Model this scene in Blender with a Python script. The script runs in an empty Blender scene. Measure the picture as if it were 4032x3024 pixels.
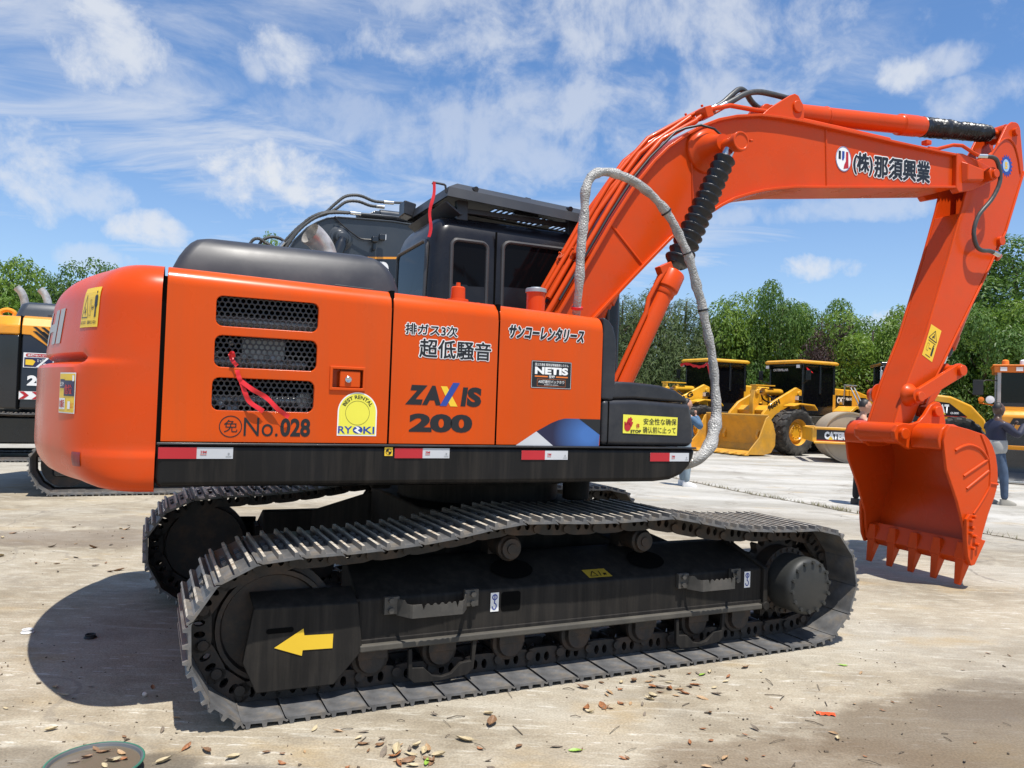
import bpy, bmesh, math, random
from mathutils import Vector, Matrix, Euler
R = math.radians
PI = math.pi
scene = bpy.context.scene
COL = scene.collection

# ------------------------------------------------------------------ camera
cam_d = bpy.data.cameras.new('camera')
cam_d.sensor_fit = 'HORIZONTAL'
cam_d.sensor_width = 36.0
cam_d.lens = 36.0 * 3028 / 4032
cam_d.clip_start = 0.05
cam_d.clip_end = 3000
cam = bpy.data.objects.new('camera', cam_d)
COL.objects.link(cam)
cam.location = (0, 0, 1.5)
cam.rotation_euler = (Matrix.Rotation(R(90 + 1.3), 3, 'X') @ Matrix.Rotation(R(2.0), 3, 'Z')).to_euler()
scene.camera = cam

# ------------------------------------------------------------------ sun and sky
SUN_DIR = Vector((0.159, -0.285, 1.0)).normalized()
sun_d = bpy.data.lights.new('sun', 'SUN')
sun_d.energy = 5.0
sun_d.angle = R(0.53)
sun_d.color = (1.0, 0.955, 0.88)
sun = bpy.data.objects.new('sun', sun_d)
COL.objects.link(sun)
sun.location = (0, 0, 40)
sun.rotation_euler = SUN_DIR.to_track_quat('Z', 'Y').to_euler()

world = bpy.data.worlds.new('World')
scene.world = world
world.use_nodes = True
wn, wl = world.node_tree.nodes, world.node_tree.links
wn.clear()


def build_sky():
    out = wn.new('ShaderNodeOutputWorld')
    bg = wn.new('ShaderNodeBackground')
    sky = wn.new('ShaderNodeTexSky')
    sky.sky_type = 'NISHITA'
    sky.sun_disc = False
    sky.sun_elevation = math.asin(SUN_DIR.z)
    sky.sun_rotation = math.atan2(SUN_DIR.x, SUN_DIR.y)
    sky.air_density = 1.0
    sky.dust_density = 0.6
    sky.ozone_density = 1.5
    bg.inputs['Strength'].default_value = 0.088

    def math_n(op, a, b=None, clamp=False):
        n = wn.new('ShaderNodeMath'); n.operation = op; n.use_clamp = clamp
        for i, v in enumerate((a, b)):
            if v is None: continue
            if isinstance(v, (int, float)): n.inputs[i].default_value = v
            else: wl.new(v, n.inputs[i])
        return n.outputs[0]

    def vmath(op, a, b=None):
        n = wn.new('ShaderNodeVectorMath'); n.operation = op
        for i, v in enumerate((a, b)):
            if v is None: continue
            if isinstance(v, (tuple, list)): n.inputs[i].default_value = v
            else: wl.new(v, n.inputs[i])
        return n.outputs['Value'] if op in ('DOT_PRODUCT', 'LENGTH') else n.outputs[0]

    def ramp(f, lo, hi):
        n = wn.new('ShaderNodeMapRange'); n.interpolation_type = 'SMOOTHSTEP'
        wl.new(f, n.inputs[0]); n.inputs[1].default_value = lo; n.inputs[2].default_value = hi
        return n.outputs[0]

    def noise(vec, scale, detail, rough, dist=0.0):
        n = wn.new('ShaderNodeTexNoise'); wl.new(vec, n.inputs['Vector'])
        n.inputs['Scale'].default_value = scale; n.inputs['Detail'].default_value = detail
        n.inputs['Roughness'].default_value = rough; n.inputs['Distortion'].default_value = dist
        return n.outputs[0]
    tc = wn.new('ShaderNodeTexCoord')
    d = tc.outputs['Generated']
    sep = wn.new('ShaderNodeSeparateXYZ'); wl.new(d, sep.inputs[0])
    zc = math_n('MAXIMUM', sep.outputs[2], 0.03)
    # plane of the high cloud sheet
    inv = math_n('DIVIDE', 1.0, math_n('ADD', zc, 0.06))
    sc = wn.new('ShaderNodeVectorMath'); sc.operation = 'SCALE'
    wl.new(d, sc.inputs[0]); wl.new(inv, sc.inputs['Scale'])
    mp = wn.new('ShaderNodeMapping'); wl.new(sc.outputs[0], mp.inputs[0])
    mp.inputs['Rotation'].default_value = (0, 0, R(-38))
    mp.inputs['Scale'].default_value = (0.75, 1.7, 1)
    cirrus = noise(mp.outputs[0], 1.2, 12, 0.64, 1.3)
    mp2 = wn.new('ShaderNodeMapping'); wl.new(sc.outputs[0], mp2.inputs[0])
    mp2.inputs['Location'].default_value = (3.1, 1.7, 0)
    broad = noise(mp2.outputs[0], 0.55, 4, 0.5, 0.0)
    c1 = ramp(math_n('ADD', cirrus, math_n('MULTIPLY', math_n('SUBTRACT', broad, 0.5), 1.2)), 0.40, 0.86)
    cover = math_n('MULTIPLY', c1, 0.74)
    # low cumulus heaps, each a soft cap round its own direction with a ragged edge
    rag = noise(d, 11.0, 10, 0.62, 0.35)
    rag2 = noise(d, 30.0, 6, 0.6, 0.2)
    heaps = [(-.56, .446, .055, .045, .85), (-.64, .50, .06, .05, .55), (-.316, .451, .045, .032, .8), (-.35, .43, .018, .018, .6), (.12, .50, .27, .05, .68), (-.10, .53, .12, .04, .6), (.137, .39, .17, .06, .58),
             (-.635, .290, .055, .045, .75), (-.58, .262, .05, .025, .6), (-.345, .283, .055, .042, .95), (-.285, .268, .055, .035, .9), (-.33, .262, .085, .022, .75), (-.475, .207, .032, .018, .85), (-.55, .165, .045, .014, .5), (-.21, .262, .035, .016, .5),
             (.504, .449, .030, .018, .8), (.56, .47, .04, .015, .6), (.62, .43, .05, .02, .6), (.41, .19, .042, .014, .85), (.487, .113, .03, .02, .95), (.46, .10, .03, .015, .8), (.427, .267, .11, .014, .5), (.32, .255, .08, .012, .45), (-.07, .34, .14, .05, .5), (.03, .315, .08, .03, .5), (.14, .085, .05, .02, .7), (-.20, .36, .12, .03, .4)]
    for (hx, hz, rx, rz, amt) in heaps:
        # hx, hz: tangent of azimuth and of elevation, seen from the yard
        dirv = Vector((hx, 1.0, hz * math.sqrt(1 + hx * hx * 0))).normalized()
        side = Vector((dirv.y, -dirv.x, 0)).normalized()
        upv = side.cross(dirv).normalized()
        a = math_n('DIVIDE', vmath('DOT_PRODUCT', d, tuple(side)), rx)
        b = math_n('DIVIDE', vmath('DOT_PRODUCT', d, tuple(upv)), rz)
        f = vmath('DOT_PRODUCT', d, tuple(dirv))
        r2 = math_n('ADD', math_n('MULTIPLY', a, a), math_n('MULTIPLY', b, b))
        body = math_n('SUBTRACT', 1.0, math_n('MULTIPLY', r2, 0.42))
        body = math_n('ADD', body, math_n('MULTIPLY', math_n('SUBTRACT', rag, 0.5), 3.4))
        body = math_n('ADD', body, math_n('MULTIPLY', math_n('SUBTRACT', rag2, 0.5), 1.0))
        body = math_n('MULTIPLY', ramp(body, 0.15, 1.25), amt)
        body = math_n('MULTIPLY', body, math_n('GREATER_THAN', f, 0.5))
        cover = math_n('MAXIMUM', cover, body)
    # thin milky veil close to the horizon
    veil = math_n('MULTIPLY', ramp(zc, 0.38, 0.0), 0.26)
    cover = math_n('MAXIMUM', cover, veil)
    mix = wn.new('ShaderNodeMix'); mix.data_type = 'RGBA'
    wl.new(cover, mix.inputs[0])
    tint = wn.new('ShaderNodeMix'); tint.data_type = 'RGBA'; tint.blend_type = 'MULTIPLY'
    tint.inputs[0].default_value = 1.0
    wl.new(sky.outputs[0], tint.inputs[6]); tint.inputs[7].default_value = SKY_TINT
    wl.new(tint.outputs[2], mix.inputs[6])
    mix.inputs[7].default_value = CLOUD_COL
    wl.new(mix.outputs[2], bg.inputs['Color'])
    wl.new(bg.outputs[0], out.inputs[0])


SKY_TINT = (0.90, 1.19, 1.48, 1)
CLOUD_COL = (7.0, 7.3, 7.8, 1)
build_sky()
vs = scene.view_settings
scene.display_settings.display_device = 'sRGB'
vs.view_transform = 'Standard'
vs.look = 'None'
vs.exposure = 0.35
vs.gamma = 1.0
vs.use_curve_mapping = False
scene.cycles.max_bounces = 6
scene.cycles.diffuse_bounces = 2
scene.cycles.transparent_max_bounces = 8


# ------------------------------------------------------------------ materials
def nodes_of(name):
    m = bpy.data.materials.new(name)
    m.use_nodes = True
    nt = m.node_tree
    return m, nt, nt.nodes['Principled BSDF']


MATS = {}


def mat(name, col, rough=0.5, metal=0.0, var=0.12, scale=3.0, coat=0.0, bump=0.0, bscale=60.0, dirt=None, dirt_amt=0.0,
        dirt_scale=4.0, streak=0.0, spec=0.5):
    """paint, metal, rubber...: base colour broken up by noise, dust or grime in patches, fine bump"""
    if name in MATS: return MATS[name]
    m, nt, bs = nodes_of(name)
    N, Lk = nt.nodes, nt.links
    tc = N.new('ShaderNodeTexCoord')
    n1 = N.new('ShaderNodeTexNoise'); n1.inputs['Scale'].default_value = scale; n1.inputs['Detail'].default_value = 6
    Lk.new(tc.outputs['Object'], n1.inputs['Vector'])
    mr = N.new('ShaderNodeMapRange'); Lk.new(n1.outputs[0], mr.inputs[0])
    mr.inputs[1].default_value = 0.3; mr.inputs[2].default_value = 0.7
    mr.inputs[3].default_value = 1 - var; mr.inputs[4].default_value = 1 + var
    mx = N.new('ShaderNodeMix'); mx.data_type = 'RGBA'; mx.blend_type = 'MULTIPLY'; mx.inputs[0].default_value = 1
    mx.inputs[6].default_value = (*col, 1)
    Lk.new(mr.outputs[0], mx.inputs[7])
    colour = mx.outputs[2]
    if dirt:
        n2 = N.new('ShaderNodeTexNoise'); n2.inputs['Scale'].default_value = dirt_scale; n2.inputs['Detail'].default_value = 9
        n2.inputs['Roughness'].default_value = 0.68
        if streak:
            mpp = N.new('ShaderNodeMapping'); mpp.inputs['Scale'].default_value = (9, 9, streak)
            Lk.new(tc.outputs['Object'], mpp.inputs[0]); Lk.new(mpp.outputs[0], n2.inputs['Vector'])
        else:
            Lk.new(tc.outputs['Object'], n2.inputs['Vector'])
        r2 = N.new('ShaderNodeMapRange'); Lk.new(n2.outputs[0], r2.inputs[0])
        r2.inputs[1].default_value = 0.45; r2.inputs[2].default_value = 0.75
        r2.inputs[3].default_value = 0; r2.inputs[4].default_value = dirt_amt
        m2 = N.new('ShaderNodeMix'); m2.data_type = 'RGBA'
        Lk.new(r2.outputs[0], m2.inputs[0]); Lk.new(colour, m2.inputs[6]); m2.inputs[7].default_value = (*dirt, 1)
        colour = m2.outputs[2]
    Lk.new(colour, bs.inputs['Base Color'])
    rr = N.new('ShaderNodeMapRange'); Lk.new(n1.outputs[0], rr.inputs[0])
    rr.inputs[1].default_value = 0.3; rr.inputs[2].default_value = 0.7
    rr.inputs[3].default_value = max(0.02, rough - 0.08); rr.inputs[4].default_value = min(1, rough + 0.08)
    Lk.new(rr.outputs[0], bs.inputs['Roughness'])
    bs.inputs['Metallic'].default_value = metal
    bs.inputs['Coat Weight'].default_value = coat
    bs.inputs['Coat Roughness'].default_value = 0.08
    bs.inputs['Specular IOR Level'].default_value = spec
    if bump:
        nb = N.new('ShaderNodeTexNoise'); nb.inputs['Scale'].default_value = bscale; nb.inputs['Detail'].default_value = 4
        Lk.new(tc.outputs['Object'], nb.inputs['Vector'])
        bp = N.new('ShaderNodeBump'); bp.inputs['Strength'].default_value = bump; bp.inputs['Distance'].default_value = 0.01
        Lk.new(nb.outputs[0], bp.inputs['Height']); Lk.new(bp.outputs[0], bs.inputs['Normal'])
    MATS[name] = m
    return m


ORANGE = mat('orange_paint', (0.60, 0.060, 0.005), 0.30, spec=.2, var=0.05, scale=2.0, coat=0.06, bump=0.03, bscale=9,
             dirt=(0.42, 0.08, 0.025), dirt_amt=0.35, dirt_scale=5.0)
ORANGE_PANEL = mat('orange_panel_paint', (0.60, 0.070, 0.003), 0.26, spec=.2, var=0.05, scale=1.6, coat=0.08, bump=0.05, bscale=3.5,
                   dirt=(0.40, 0.08, 0.02), dirt_amt=0.35, dirt_scale=1.3, streak=0.5)
BLACKP = mat('black_plastic_cover', (0.020, 0.021, 0.026), 0.38, var=0.15, spec=.4, coat=0.05, bump=0.03, bscale=20, dirt=(0.09, 0.085, 0.08), dirt_amt=0.35, dirt_scale=5)
BLACKSK = mat('black_skirt_paint', (0.011, 0.0105, 0.0105), 0.38, var=0.2, spec=.15, coat=0.04, dirt=(0.05, 0.042, 0.035), dirt_amt=0.55, dirt_scale=1.6, streak=0.5)
CABP = mat('cab_black_paint', (0.010, 0.010, 0.013), 0.30, var=0.15, spec=.3, coat=0.1, dirt=(0.035, 0.034, 0.033), dirt_amt=0.3, dirt_scale=4)
GUARDP = mat('roof_guard_grey', (0.030, 0.033, 0.039), 0.45, var=0.12)
FRAMEP = mat('dusty_black_steel', (0.017, 0.0155, 0.0142), 0.72, var=0.25, scale=5, spec=.18, bump=0.08, bscale=40, dirt=(0.058, 0.050, 0.041), dirt_amt=0.5, dirt_scale=2.0, streak=0.6)
STEEL = mat('worn_track_steel', (0.125, 0.125, 0.127), 0.42, metal=0.05, var=0.35, scale=9, bump=0.12, bscale=90, dirt=(0.26, 0.21, 0.15), dirt_amt=0.75, dirt_scale=7)
WORN = mat('worn_bright_edge', (0.55, 0.50, 0.42), 0.4, metal=0.1, var=0.4, scale=25, dirt=(0.22, 0.12, 0.05), dirt_amt=0.7, dirt_scale=14)
CHAINM = mat('chain_steel', (0.021, 0.018, 0.016), 0.62, var=0.35, scale=14, bump=0.15, bscale=60, dirt=(0.10, 0.055, 0.03), dirt_amt=0.7, dirt_scale=9)
HUBM = mat('drive_hub_grey', (0.026, 0.027, 0.026), 0.50, var=0.15, spec=.35, bump=0.04, dirt=(0.06, 0.056, 0.05), dirt_amt=0.45)
HOODM = mat('hood_grey_black', (0.034, 0.035, 0.041), 0.42, var=0.12, spec=.4, bump=0.03, bscale=15, dirt=(0.09, 0.088, 0.085), dirt_amt=0.3, dirt_scale=6)
DARK = mat('dark_interior', (0.004, 0.004, 0.004), 0.9, spec=0.05)  # near-black colour in place of shade in bay, openings and joints
DUSTY = mat('dust_caked_steel', (0.066, 0.060, 0.049), 0.8, var=0.35, scale=6, bump=0.15, bscale=50, dirt=(0.05, 0.045, 0.04), dirt_amt=0.8, dirt_scale=5)
STEPM = mat('step_steel', (0.055, 0.053, 0.049), 0.45, var=0.25, scale=8, dirt=(0.13, 0.11, 0.09), dirt_amt=0.5, dirt_scale=8)
RUBBER = mat('black_rubber', (0.014, 0.014, 0.015), 0.42, var=0.2, bump=0.05)
BELLOW = mat('black_bellows_vinyl', (0.009, 0.009, 0.011), 0.36, var=0.2, bump=0.25, bscale=35, spec=0.45)
HOSE = mat('grey_hose', (0.055, 0.055, 0.052), 0.42, var=0.2, scale=30)
CHROME = mat('bright_fitting', (0.62, 0.62, 0.60), 0.22, metal=1.0, var=0.1)
PIPE = mat('exhaust_steel', (0.50, 0.48, 0.45), 0.38, metal=0.45, var=0.35, scale=7, dirt=(0.10, 0.07, 0.05), dirt_amt=0.6, dirt_scale=9)
INK = mat('black_decal', (0.010, 0.010, 0.012), 0.35, var=0.05)
WHITE = mat('white_decal', (0.80, 0.80, 0.79), 0.4, var=0.04)
YEL = mat('yellow_decal', (0.80, 0.52, 0.03), 0.4, var=0.05)
LEMON = mat('lemon_decal', (0.78, 0.72, 0.07), 0.4, var=0.04)
REDD = mat('red_decal', (0.44, 0.014, 0.022), 0.4, var=0.06)
BLUED = mat('blue_decal', (0.02, 0.055, 0.30), 0.4, var=0.06)
NAVYD = mat('navy_decal', (0.02, 0.02, 0.075), 0.4, var=0.06)
SILV = mat('silver_decal', (0.52, 0.53, 0.55), 0.42, var=0.08)
ORD = mat('orange_decal', (0.75, 0.18, 0.02), 0.4, var=0.05)
RIBBON = mat('red_ribbon', (0.62, 0.012, 0.018), 0.45, var=0.12, scale=20)
CATY = mat('machine_yellow', (0.76, 0.36, 0.018), 0.36, var=0.08, coat=0.25, dirt=(0.36, 0.22, 0.07), dirt_amt=0.5, dirt_scale=2.2)
AMBER = mat('amber_yellow_paint', (0.78, 0.30, 0.012), 0.30, var=0.06, coat=0.4)
SLATE = mat('slate_grey_paint', (0.034, 0.041, 0.050), 0.34, var=0.1, coat=0.2)
BLKPAINT = mat('gloss_black_paint', (0.012, 0.014, 0.018), 0.25, var=0.1, coat=0.3)
TYRE = mat('tyre_rubber', (0.028, 0.027, 0.026), 0.75, var=0.25, scale=6, bump=0.1, dirt=(0.16, 0.145, 0.12), dirt_amt=0.6, dirt_scale=4)
DRUM = mat('dusty_roller_drum', (0.40, 0.33, 0.24), 0.7, var=0.15, scale=3, dirt=(0.24, 0.19, 0.13), dirt_amt=0.7, dirt_scale=3, bump=0.1)
GREYM = mat('bare_grey_metal', (0.40, 0.41, 0.41), 0.4, metal=0.6, var=0.1)
LAMPG = mat('lamp_glass', (0.75, 0.76, 0.78), 0.12, var=0.05)
BEACON = mat('amber_beacon', (0.80, 0.20, 0.01), 0.25, var=0.05)
MIRROR = mat('mirror_glass', (0.75, 0.77, 0.8), 0.05, metal=1.0, var=0.02)


def glass_mat():
    m, nt, bs = nodes_of('tinted_cab_glass')
    N, Lk = nt.nodes, nt.links
    tr = N.new('ShaderNodeBsdfTransparent'); tr.inputs[0].default_value = (0.30, 0.29, 0.30, 1)
    bs.inputs['Base Color'].default_value = (0.006, 0.006, 0.008, 1)
    bs.inputs['Roughness'].default_value = 0.04
    mx = N.new('ShaderNodeMixShader'); mx.inputs[0].default_value = 0.62
    Lk.new(tr.outputs[0], mx.inputs[1]); Lk.new(bs.outputs[0], mx.inputs[2])
    Lk.new(mx.outputs[0], N['Material Output'].inputs[0])
    return m


GLASS = glass_mat()


def wrap_mat():
    """bubble wrap: translucent white film with a field of small domes"""
    m, nt, bs = nodes_of('bubble_wrap_film')
    N, Lk = nt.nodes, nt.links
    tc = N.new('ShaderNodeTexCoord')
    vo = N.new('ShaderNodeTexVoronoi'); vo.inputs['Scale'].default_value = 95
    Lk.new(tc.outputs['Object'], vo.inputs['Vector'])
    no = N.new('ShaderNodeTexNoise'); no.inputs['Scale'].default_value = 14; no.inputs['Detail'].default_value = 5
    Lk.new(tc.outputs['Object'], no.inputs['Vector'])
    bp = N.new('ShaderNodeBump'); bp.inputs['Strength'].default_value = 0.6; bp.inputs['Distance'].default_value = 0.010
    bp.invert = True
    Lk.new(vo.outputs['Distance'], bp.inputs['Height'])
    mr = N.new('ShaderNodeMapRange'); Lk.new(no.outputs[0], mr.inputs[0])
    mr.inputs[1].default_value = 0.3; mr.inputs[2].default_value = 0.7; mr.inputs[3].default_value = 0.24; mr.inputs[4].default_value = 0.44
    cc = N.new('ShaderNodeCombineColor')
    for i, k_ in enumerate((1.0, .97, .91)):
        q_ = N.new('ShaderNodeMath'); q_.operation = 'MULTIPLY'; Lk.new(mr.outputs[0], q_.inputs[0]); q_.inputs[1].default_value = k_; Lk.new(q_.outputs[0], cc.inputs[i])
    Lk.new(cc.outputs[0], bs.inputs['Base Color'])
    bs.inputs['Roughness'].default_value = 0.36
    bs.inputs['Specular IOR Level'].default_value = 0.45
    bs.inputs['Coat Weight'].default_value = 0.15
    Lk.new(bp.outputs[0], bs.inputs['Normal'])
    Lk.new(bp.outputs[0], bs.inputs['Coat Normal'])
    return m


WRAP = wrap_mat()


# ------------------------------------------------------------------ mesh building
class MB:
    """collects boxes, bars, tubes, prisms and lathes and links them as ONE mesh object"""

    def __init__(self, M=None):
        self.bm = bmesh.new()
        self.M = M or Matrix.Identity(4)

    def v(self, p):
        return self.bm.verts.new(self.M @ Vector(p))

    def face(self, vs):
        try: return self.bm.faces.new(vs)
        except ValueError: return None

    def box(self, c, s, rot=None):
        c = Vector(c); hx, hy, hz = s[0] / 2, s[1] / 2, s[2] / 2
        Q = rot.to_matrix() if isinstance(rot, Euler) else (rot or Matrix.Identity(3))
        p = [self.v(c + Q @ Vector((x, y, z))) for x in (-hx, hx) for y in (-hy, hy) for z in (-hz, hz)]
        for f in ((0, 1, 3, 2), (4, 6, 7, 5), (0, 4, 5, 1), (2, 3, 7, 6), (0, 2, 6, 4), (1, 5, 7, 3)):
            self.face([p[i] for i in f])
        return self

    def hexa(self, p):
        """eight corners: four of one end, four of the other in the same order"""
        q = [self.v(x) for x in p]
        for f in ((3, 2, 1, 0), (4, 5, 6, 7), (0, 1, 5, 4), (1, 2, 6, 5), (2, 3, 7, 6), (3, 0, 4, 7)):
            self.face([q[i] for i in f])
        return self

    def loft(self, loops, cap=True, closed=True):
        rings = [[self.v(p) for p in lp] for lp in loops]
        n = len(rings[0])
        for a, b in zip(rings, rings[1:]):
            for i in range(n if closed else n - 1):
                j = (i + 1) % n
                self.face([a[i], a[j], b[j], b[i]])
        if cap:
            self.face(list(reversed(rings[0]))); self.face(rings[-1])
        return self

    def prism(self, pts, y0, y1, axis='y'):
        """outline of (a, b) pairs; axis y: (x, z), axis x: (y, z), axis z: (x, y)"""
        def P(a, b, t):
            return {'y': (a, t, b), 'x': (t, a, b), 'z': (a, b, t)}[axis]
        return self.loft([[P(a, b, y0) for a, b in pts], [P(a, b, y1) for a, b in pts]])

    def frame_of(self, d):
        d = Vector(d).normalized()
        up = Vector((0, 0, 1)) if abs(d.z) < 0.95 else Vector((1, 0, 0))
        a = d.cross(up).normalized()
        return a, a.cross(d).normalized()

    def cyl(self, p0, p1, r0, r1=None, n=20, cap=True):
        p0, p1 = Vector(p0), Vector(p1)
        r1 = r0 if r1 is None else r1
        a, b = self.frame_of(p1 - p0)
        L = [[p + (a * math.cos(2 * PI * i / n) + b * math.sin(2 * PI * i / n)) * r for i in range(n)] for p, r in ((p0, r0), (p1, r1))]
        return self.loft(L, cap)

    def lathe(self, p0, d, prof, n=24, cap=True):
        """prof: (distance along d, radius)"""
        p0 = Vector(p0); d = Vector(d).normalized(); a, b = self.frame_of(d)
        L = [[p0 + d * t + (a * math.cos(2 * PI * i / n) + b * math.sin(2 * PI * i / n)) * max(r, 1e-4) for i in range(n)] for t, r in prof]
        return self.loft(L, cap)

    def tube(self, pts, r, n=8, cap=True, radii=None):
        pts = [Vector(p) for p in pts]
        ring = []
        t0 = (pts[1] - pts[0]).normalized()
        a, b = self.frame_of(t0)
        for i, p in enumerate(pts):
            t = (pts[min(i + 1, len(pts) - 1)] - pts[max(i - 1, 0)]).normalized()
            a = (a - t * a.dot(t)).normalized(); b = t.cross(a)
            rr = radii[i] if radii else r
            ring.append([p + (a * math.cos(2 * PI * k / n) + b * math.sin(2 * PI * k / n)) * rr for k in range(n)])
        return self.loft(ring, cap)

    def ball(self, c, r, n=12, s=(1, 1, 1)):
        c = Vector(c); L = []
        for i in range(1, n):
            th = PI * i / n
            L.append([c + Vector((math.sin(th) * math.cos(2 * PI * k / (2 * n)) * r * s[0], math.sin(th) * math.sin(2 * PI * k / (2 * n)) * r * s[1], -math.cos(th) * r * s[2])) for k in range(2 * n)])
        return self.loft(L)

    def sheet(self, pts):
        self.face([self.v(p) for p in pts]); return self

    def grid(self, rows):
        g = [[self.v(p) for p in r] for r in rows]
        for a, b in zip(g, g[1:]):
            for i in range(len(a) - 1): self.face([a[i], a[i + 1], b[i + 1], b[i]])
        return self

    def holed(self, outer, holes, P, thick, rim=True):
        """flat plate with openings. outer and holes: loops of (a, b); P(a, b) -> point; thick: vector to its back"""
        th = Vector(thick)
        edges = []
        loops = []
        for lp in [outer] + holes:
            vs_ = [self.v(P(a, b)) for a, b in lp]
            loops.append(vs_)
            for i in range(len(vs_)): edges.append(self.bm.edges.new((vs_[i], vs_[(i + 1) % len(vs_)])))
        bmesh.ops.triangle_fill(self.bm, use_beauty=True, use_dissolve=False, edges=edges)
        for vs_ in (loops if rim else loops[1:]):
            back = [self.bm.verts.new(v.co + (self.M.to_3x3() @ th)) for v in vs_]
            for i in range(len(vs_)):
                j = (i + 1) % len(vs_)
                self.face([vs_[i], vs_[j], back[j], back[i]])
        return self

    def build(self, name, m, parent=None, bevel=0.0, smooth=35, seg=2, sub=0, recalc=True):
        if recalc: bmesh.ops.recalc_face_normals(self.bm, faces=self.bm.faces)
        me = bpy.data.meshes.new(name)
        self.bm.to_mesh(me); self.bm.free()
        o = bpy.data.objects.new(name, me)
        COL.objects.link(o)
        for x in (m if isinstance(m, (list, tuple)) else [m]): me.materials.append(x)
        if smooth:
            me.shade_smooth(); me.set_sharp_from_angle(angle=R(smooth))
        if bevel:
            b = o.modifiers.new('bevel', 'BEVEL'); b.width = bevel; b.segments = seg; b.limit_method = 'ANGLE'; b.angle_limit = R(38); b.harden_normals = True
        if sub:
            s = o.modifiers.new('sub', 'SUBSURF'); s.levels = sub; s.render_levels = sub
        if parent: o.parent = parent
        return o


def tag(o, label=None, cat=None, group=None, kind=None):
    if label: o['label'] = label
    if cat: o['category'] = cat
    if group: o['group'] = group
    if kind: o['kind'] = kind
    return o


def thing(name, label, cat, loc=(0, 0, 0), rz=0, group=None, sc=1):
    o = bpy.data.objects.new(name, None)
    COL.objects.link(o)
    o.location = loc; o.rotation_euler = (0, 0, rz); o.scale = (sc, sc, sc)
    o.empty_display_size = 0.3
    return tag(o, label, cat, group)


def rrect(x0, z0, x1, z1, r, n=6):
    p = []
    for cx, cz, a0 in ((x1 - r, z1 - r, 0), (x0 + r, z1 - r, 90), (x0 + r, z0 + r, 180), (x1 - r, z0 + r, 270)):
        for i in range(n + 1):
            t = R(a0 + 90 * i / n)
            p.append((cx + r * math.cos(t), cz + r * math.sin(t)))
    return p


def spline(pts, k=8, closed=False):
    """Catmull-Rom through the points"""
    P = [Vector(p) for p in pts]
    n = len(P); out = []
    for i in range(n if closed else n - 1):
        p0 = P[(i - 1) % n] if closed or i > 0 else P[0] * 2 - P[1]
        p1 = P[i]; p2 = P[(i + 1) % n]
        p3 = P[(i + 2) % n] if closed or i + 2 < n else P[-1] * 2 - P[-2]
        for j in range(k):
            t = j / k
            out.append(0.5 * ((2 * p1) + (p2 - p0) * t + (2 * p0 - 5 * p1 + 4 * p2 - p3) * t * t + (3 * p1 - p0 - 3 * p2 + p3) * t ** 3))
    if not closed: out.append(P[-1])
    return out


def circle(cx, cz, r, n=28, rz=None):
    return [(cx + r * math.cos(2 * PI * i / n), cz + (rz or r) * math.sin(2 * PI * i / n)) for i in range(n)]


# writing: the built-in font turned into a mesh, then mapped point by point onto its surface
def glyphs(body, bold=0.0, res=4):
    cu = bpy.data.curves.new('lettering', 'FONT')
    cu.body = body; cu.size = 1.0; cu.offset = bold; cu.resolution_u = res; cu.fill_mode = 'FRONT'
    ob = bpy.data.objects.new('lettering', cu)
    COL.objects.link(ob)
    dg = bpy.context.evaluated_depsgraph_get(); dg.update()
    me = bpy.data.meshes.new_from_object(ob.evaluated_get(dg), preserve_all_data_layers=False, depsgraph=dg)
    bpy.data.objects.remove(ob); bpy.data.curves.remove(cu)
    me.materials.clear()
    return me


def write(body, m, parent, P, box, bold=0.0, slant=0.0, name='lettering', ref=None):
    """P(a, b) -> point; box = (a0, b0, a1, b1) that the letters fill; ref: a bold value whose bounds set the fit (for outlines)"""
    me = glyphs(body, bold)
    r = glyphs(body, ref) if ref is not None else me
    xs = [v.co.x for v in r.vertices]; ys = [v.co.y for v in r.vertices]
    x0, x1, y0, y1 = min(xs), max(xs), min(ys), max(ys)
    a0, b0, a1, b1 = box
    for v in me.vertices:
        fy = (v.co.y - y0) / (y1 - y0)
        a = a0 + (v.co.x - x0) / (x1 - x0) * (a1 - a0) + slant * (fy - 0.5) * (b1 - b0)
        b = b0 + fy * (b1 - b0)
        v.co = P(a, b)
    if r is not me: bpy.data.meshes.remove(r)
    me.materials.append(m)
    o = bpy.data.objects.new(name, me)
    COL.objects.link(o)
    if parent: o.parent = parent
    return o


def flat(name, m, parent, P, loop, thick=None):
    mb = MB()
    mb.face([mb.v(P(a, b)) for a, b in loop])
    return mb.build(name, m, parent, smooth=0, recalc=False)


def layered(body, m, parent, P, box, spread, n=8, base=0.0, rings=1, name='lettering'):
    """heavy lettering: the glyphs repeated round a small circle, each copy a hair above the last"""
    me = glyphs(body, 0.0); xs = [v.co.x for v in me.vertices]; ys = [v.co.y for v in me.vertices]
    x0, x1, y0, y1 = min(xs), max(xs), min(ys), max(ys); a0, b0, a1, b1 = box
    mb = MB(); src = [v.co.copy() for v in me.vertices]; pol = [list(p.vertices) for p in me.polygons]
    for k in range(n + 1):
        t = 2 * PI * k / n; da, db = (0, 0) if k == n else (spread * math.cos(t), spread * math.sin(t))
        vs_ = [mb.v(P(a0 + (c.x - x0) / (x1 - x0) * (a1 - a0) + da, b0 + (c.y - y0) / (y1 - y0) * (b1 - b0) + db, base + .00012 * k)) for c in src]
        for p in pol: mb.face([vs_[i] for i in p])
    bpy.data.meshes.remove(me)
    return mb.build(name, m, parent, smooth=0, recalc=False)


def rect(a0, b0, a1, b1):
    return [(a0, b0), (a1, b0), (a1, b1), (a0, b1)]


def kids(o): return list(o.children)


def dup(o, parent=None):
    c = o.copy(); COL.objects.link(c)
    if parent: c.parent = parent
    for k in kids(o): dup(k, c)
    return c

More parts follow.
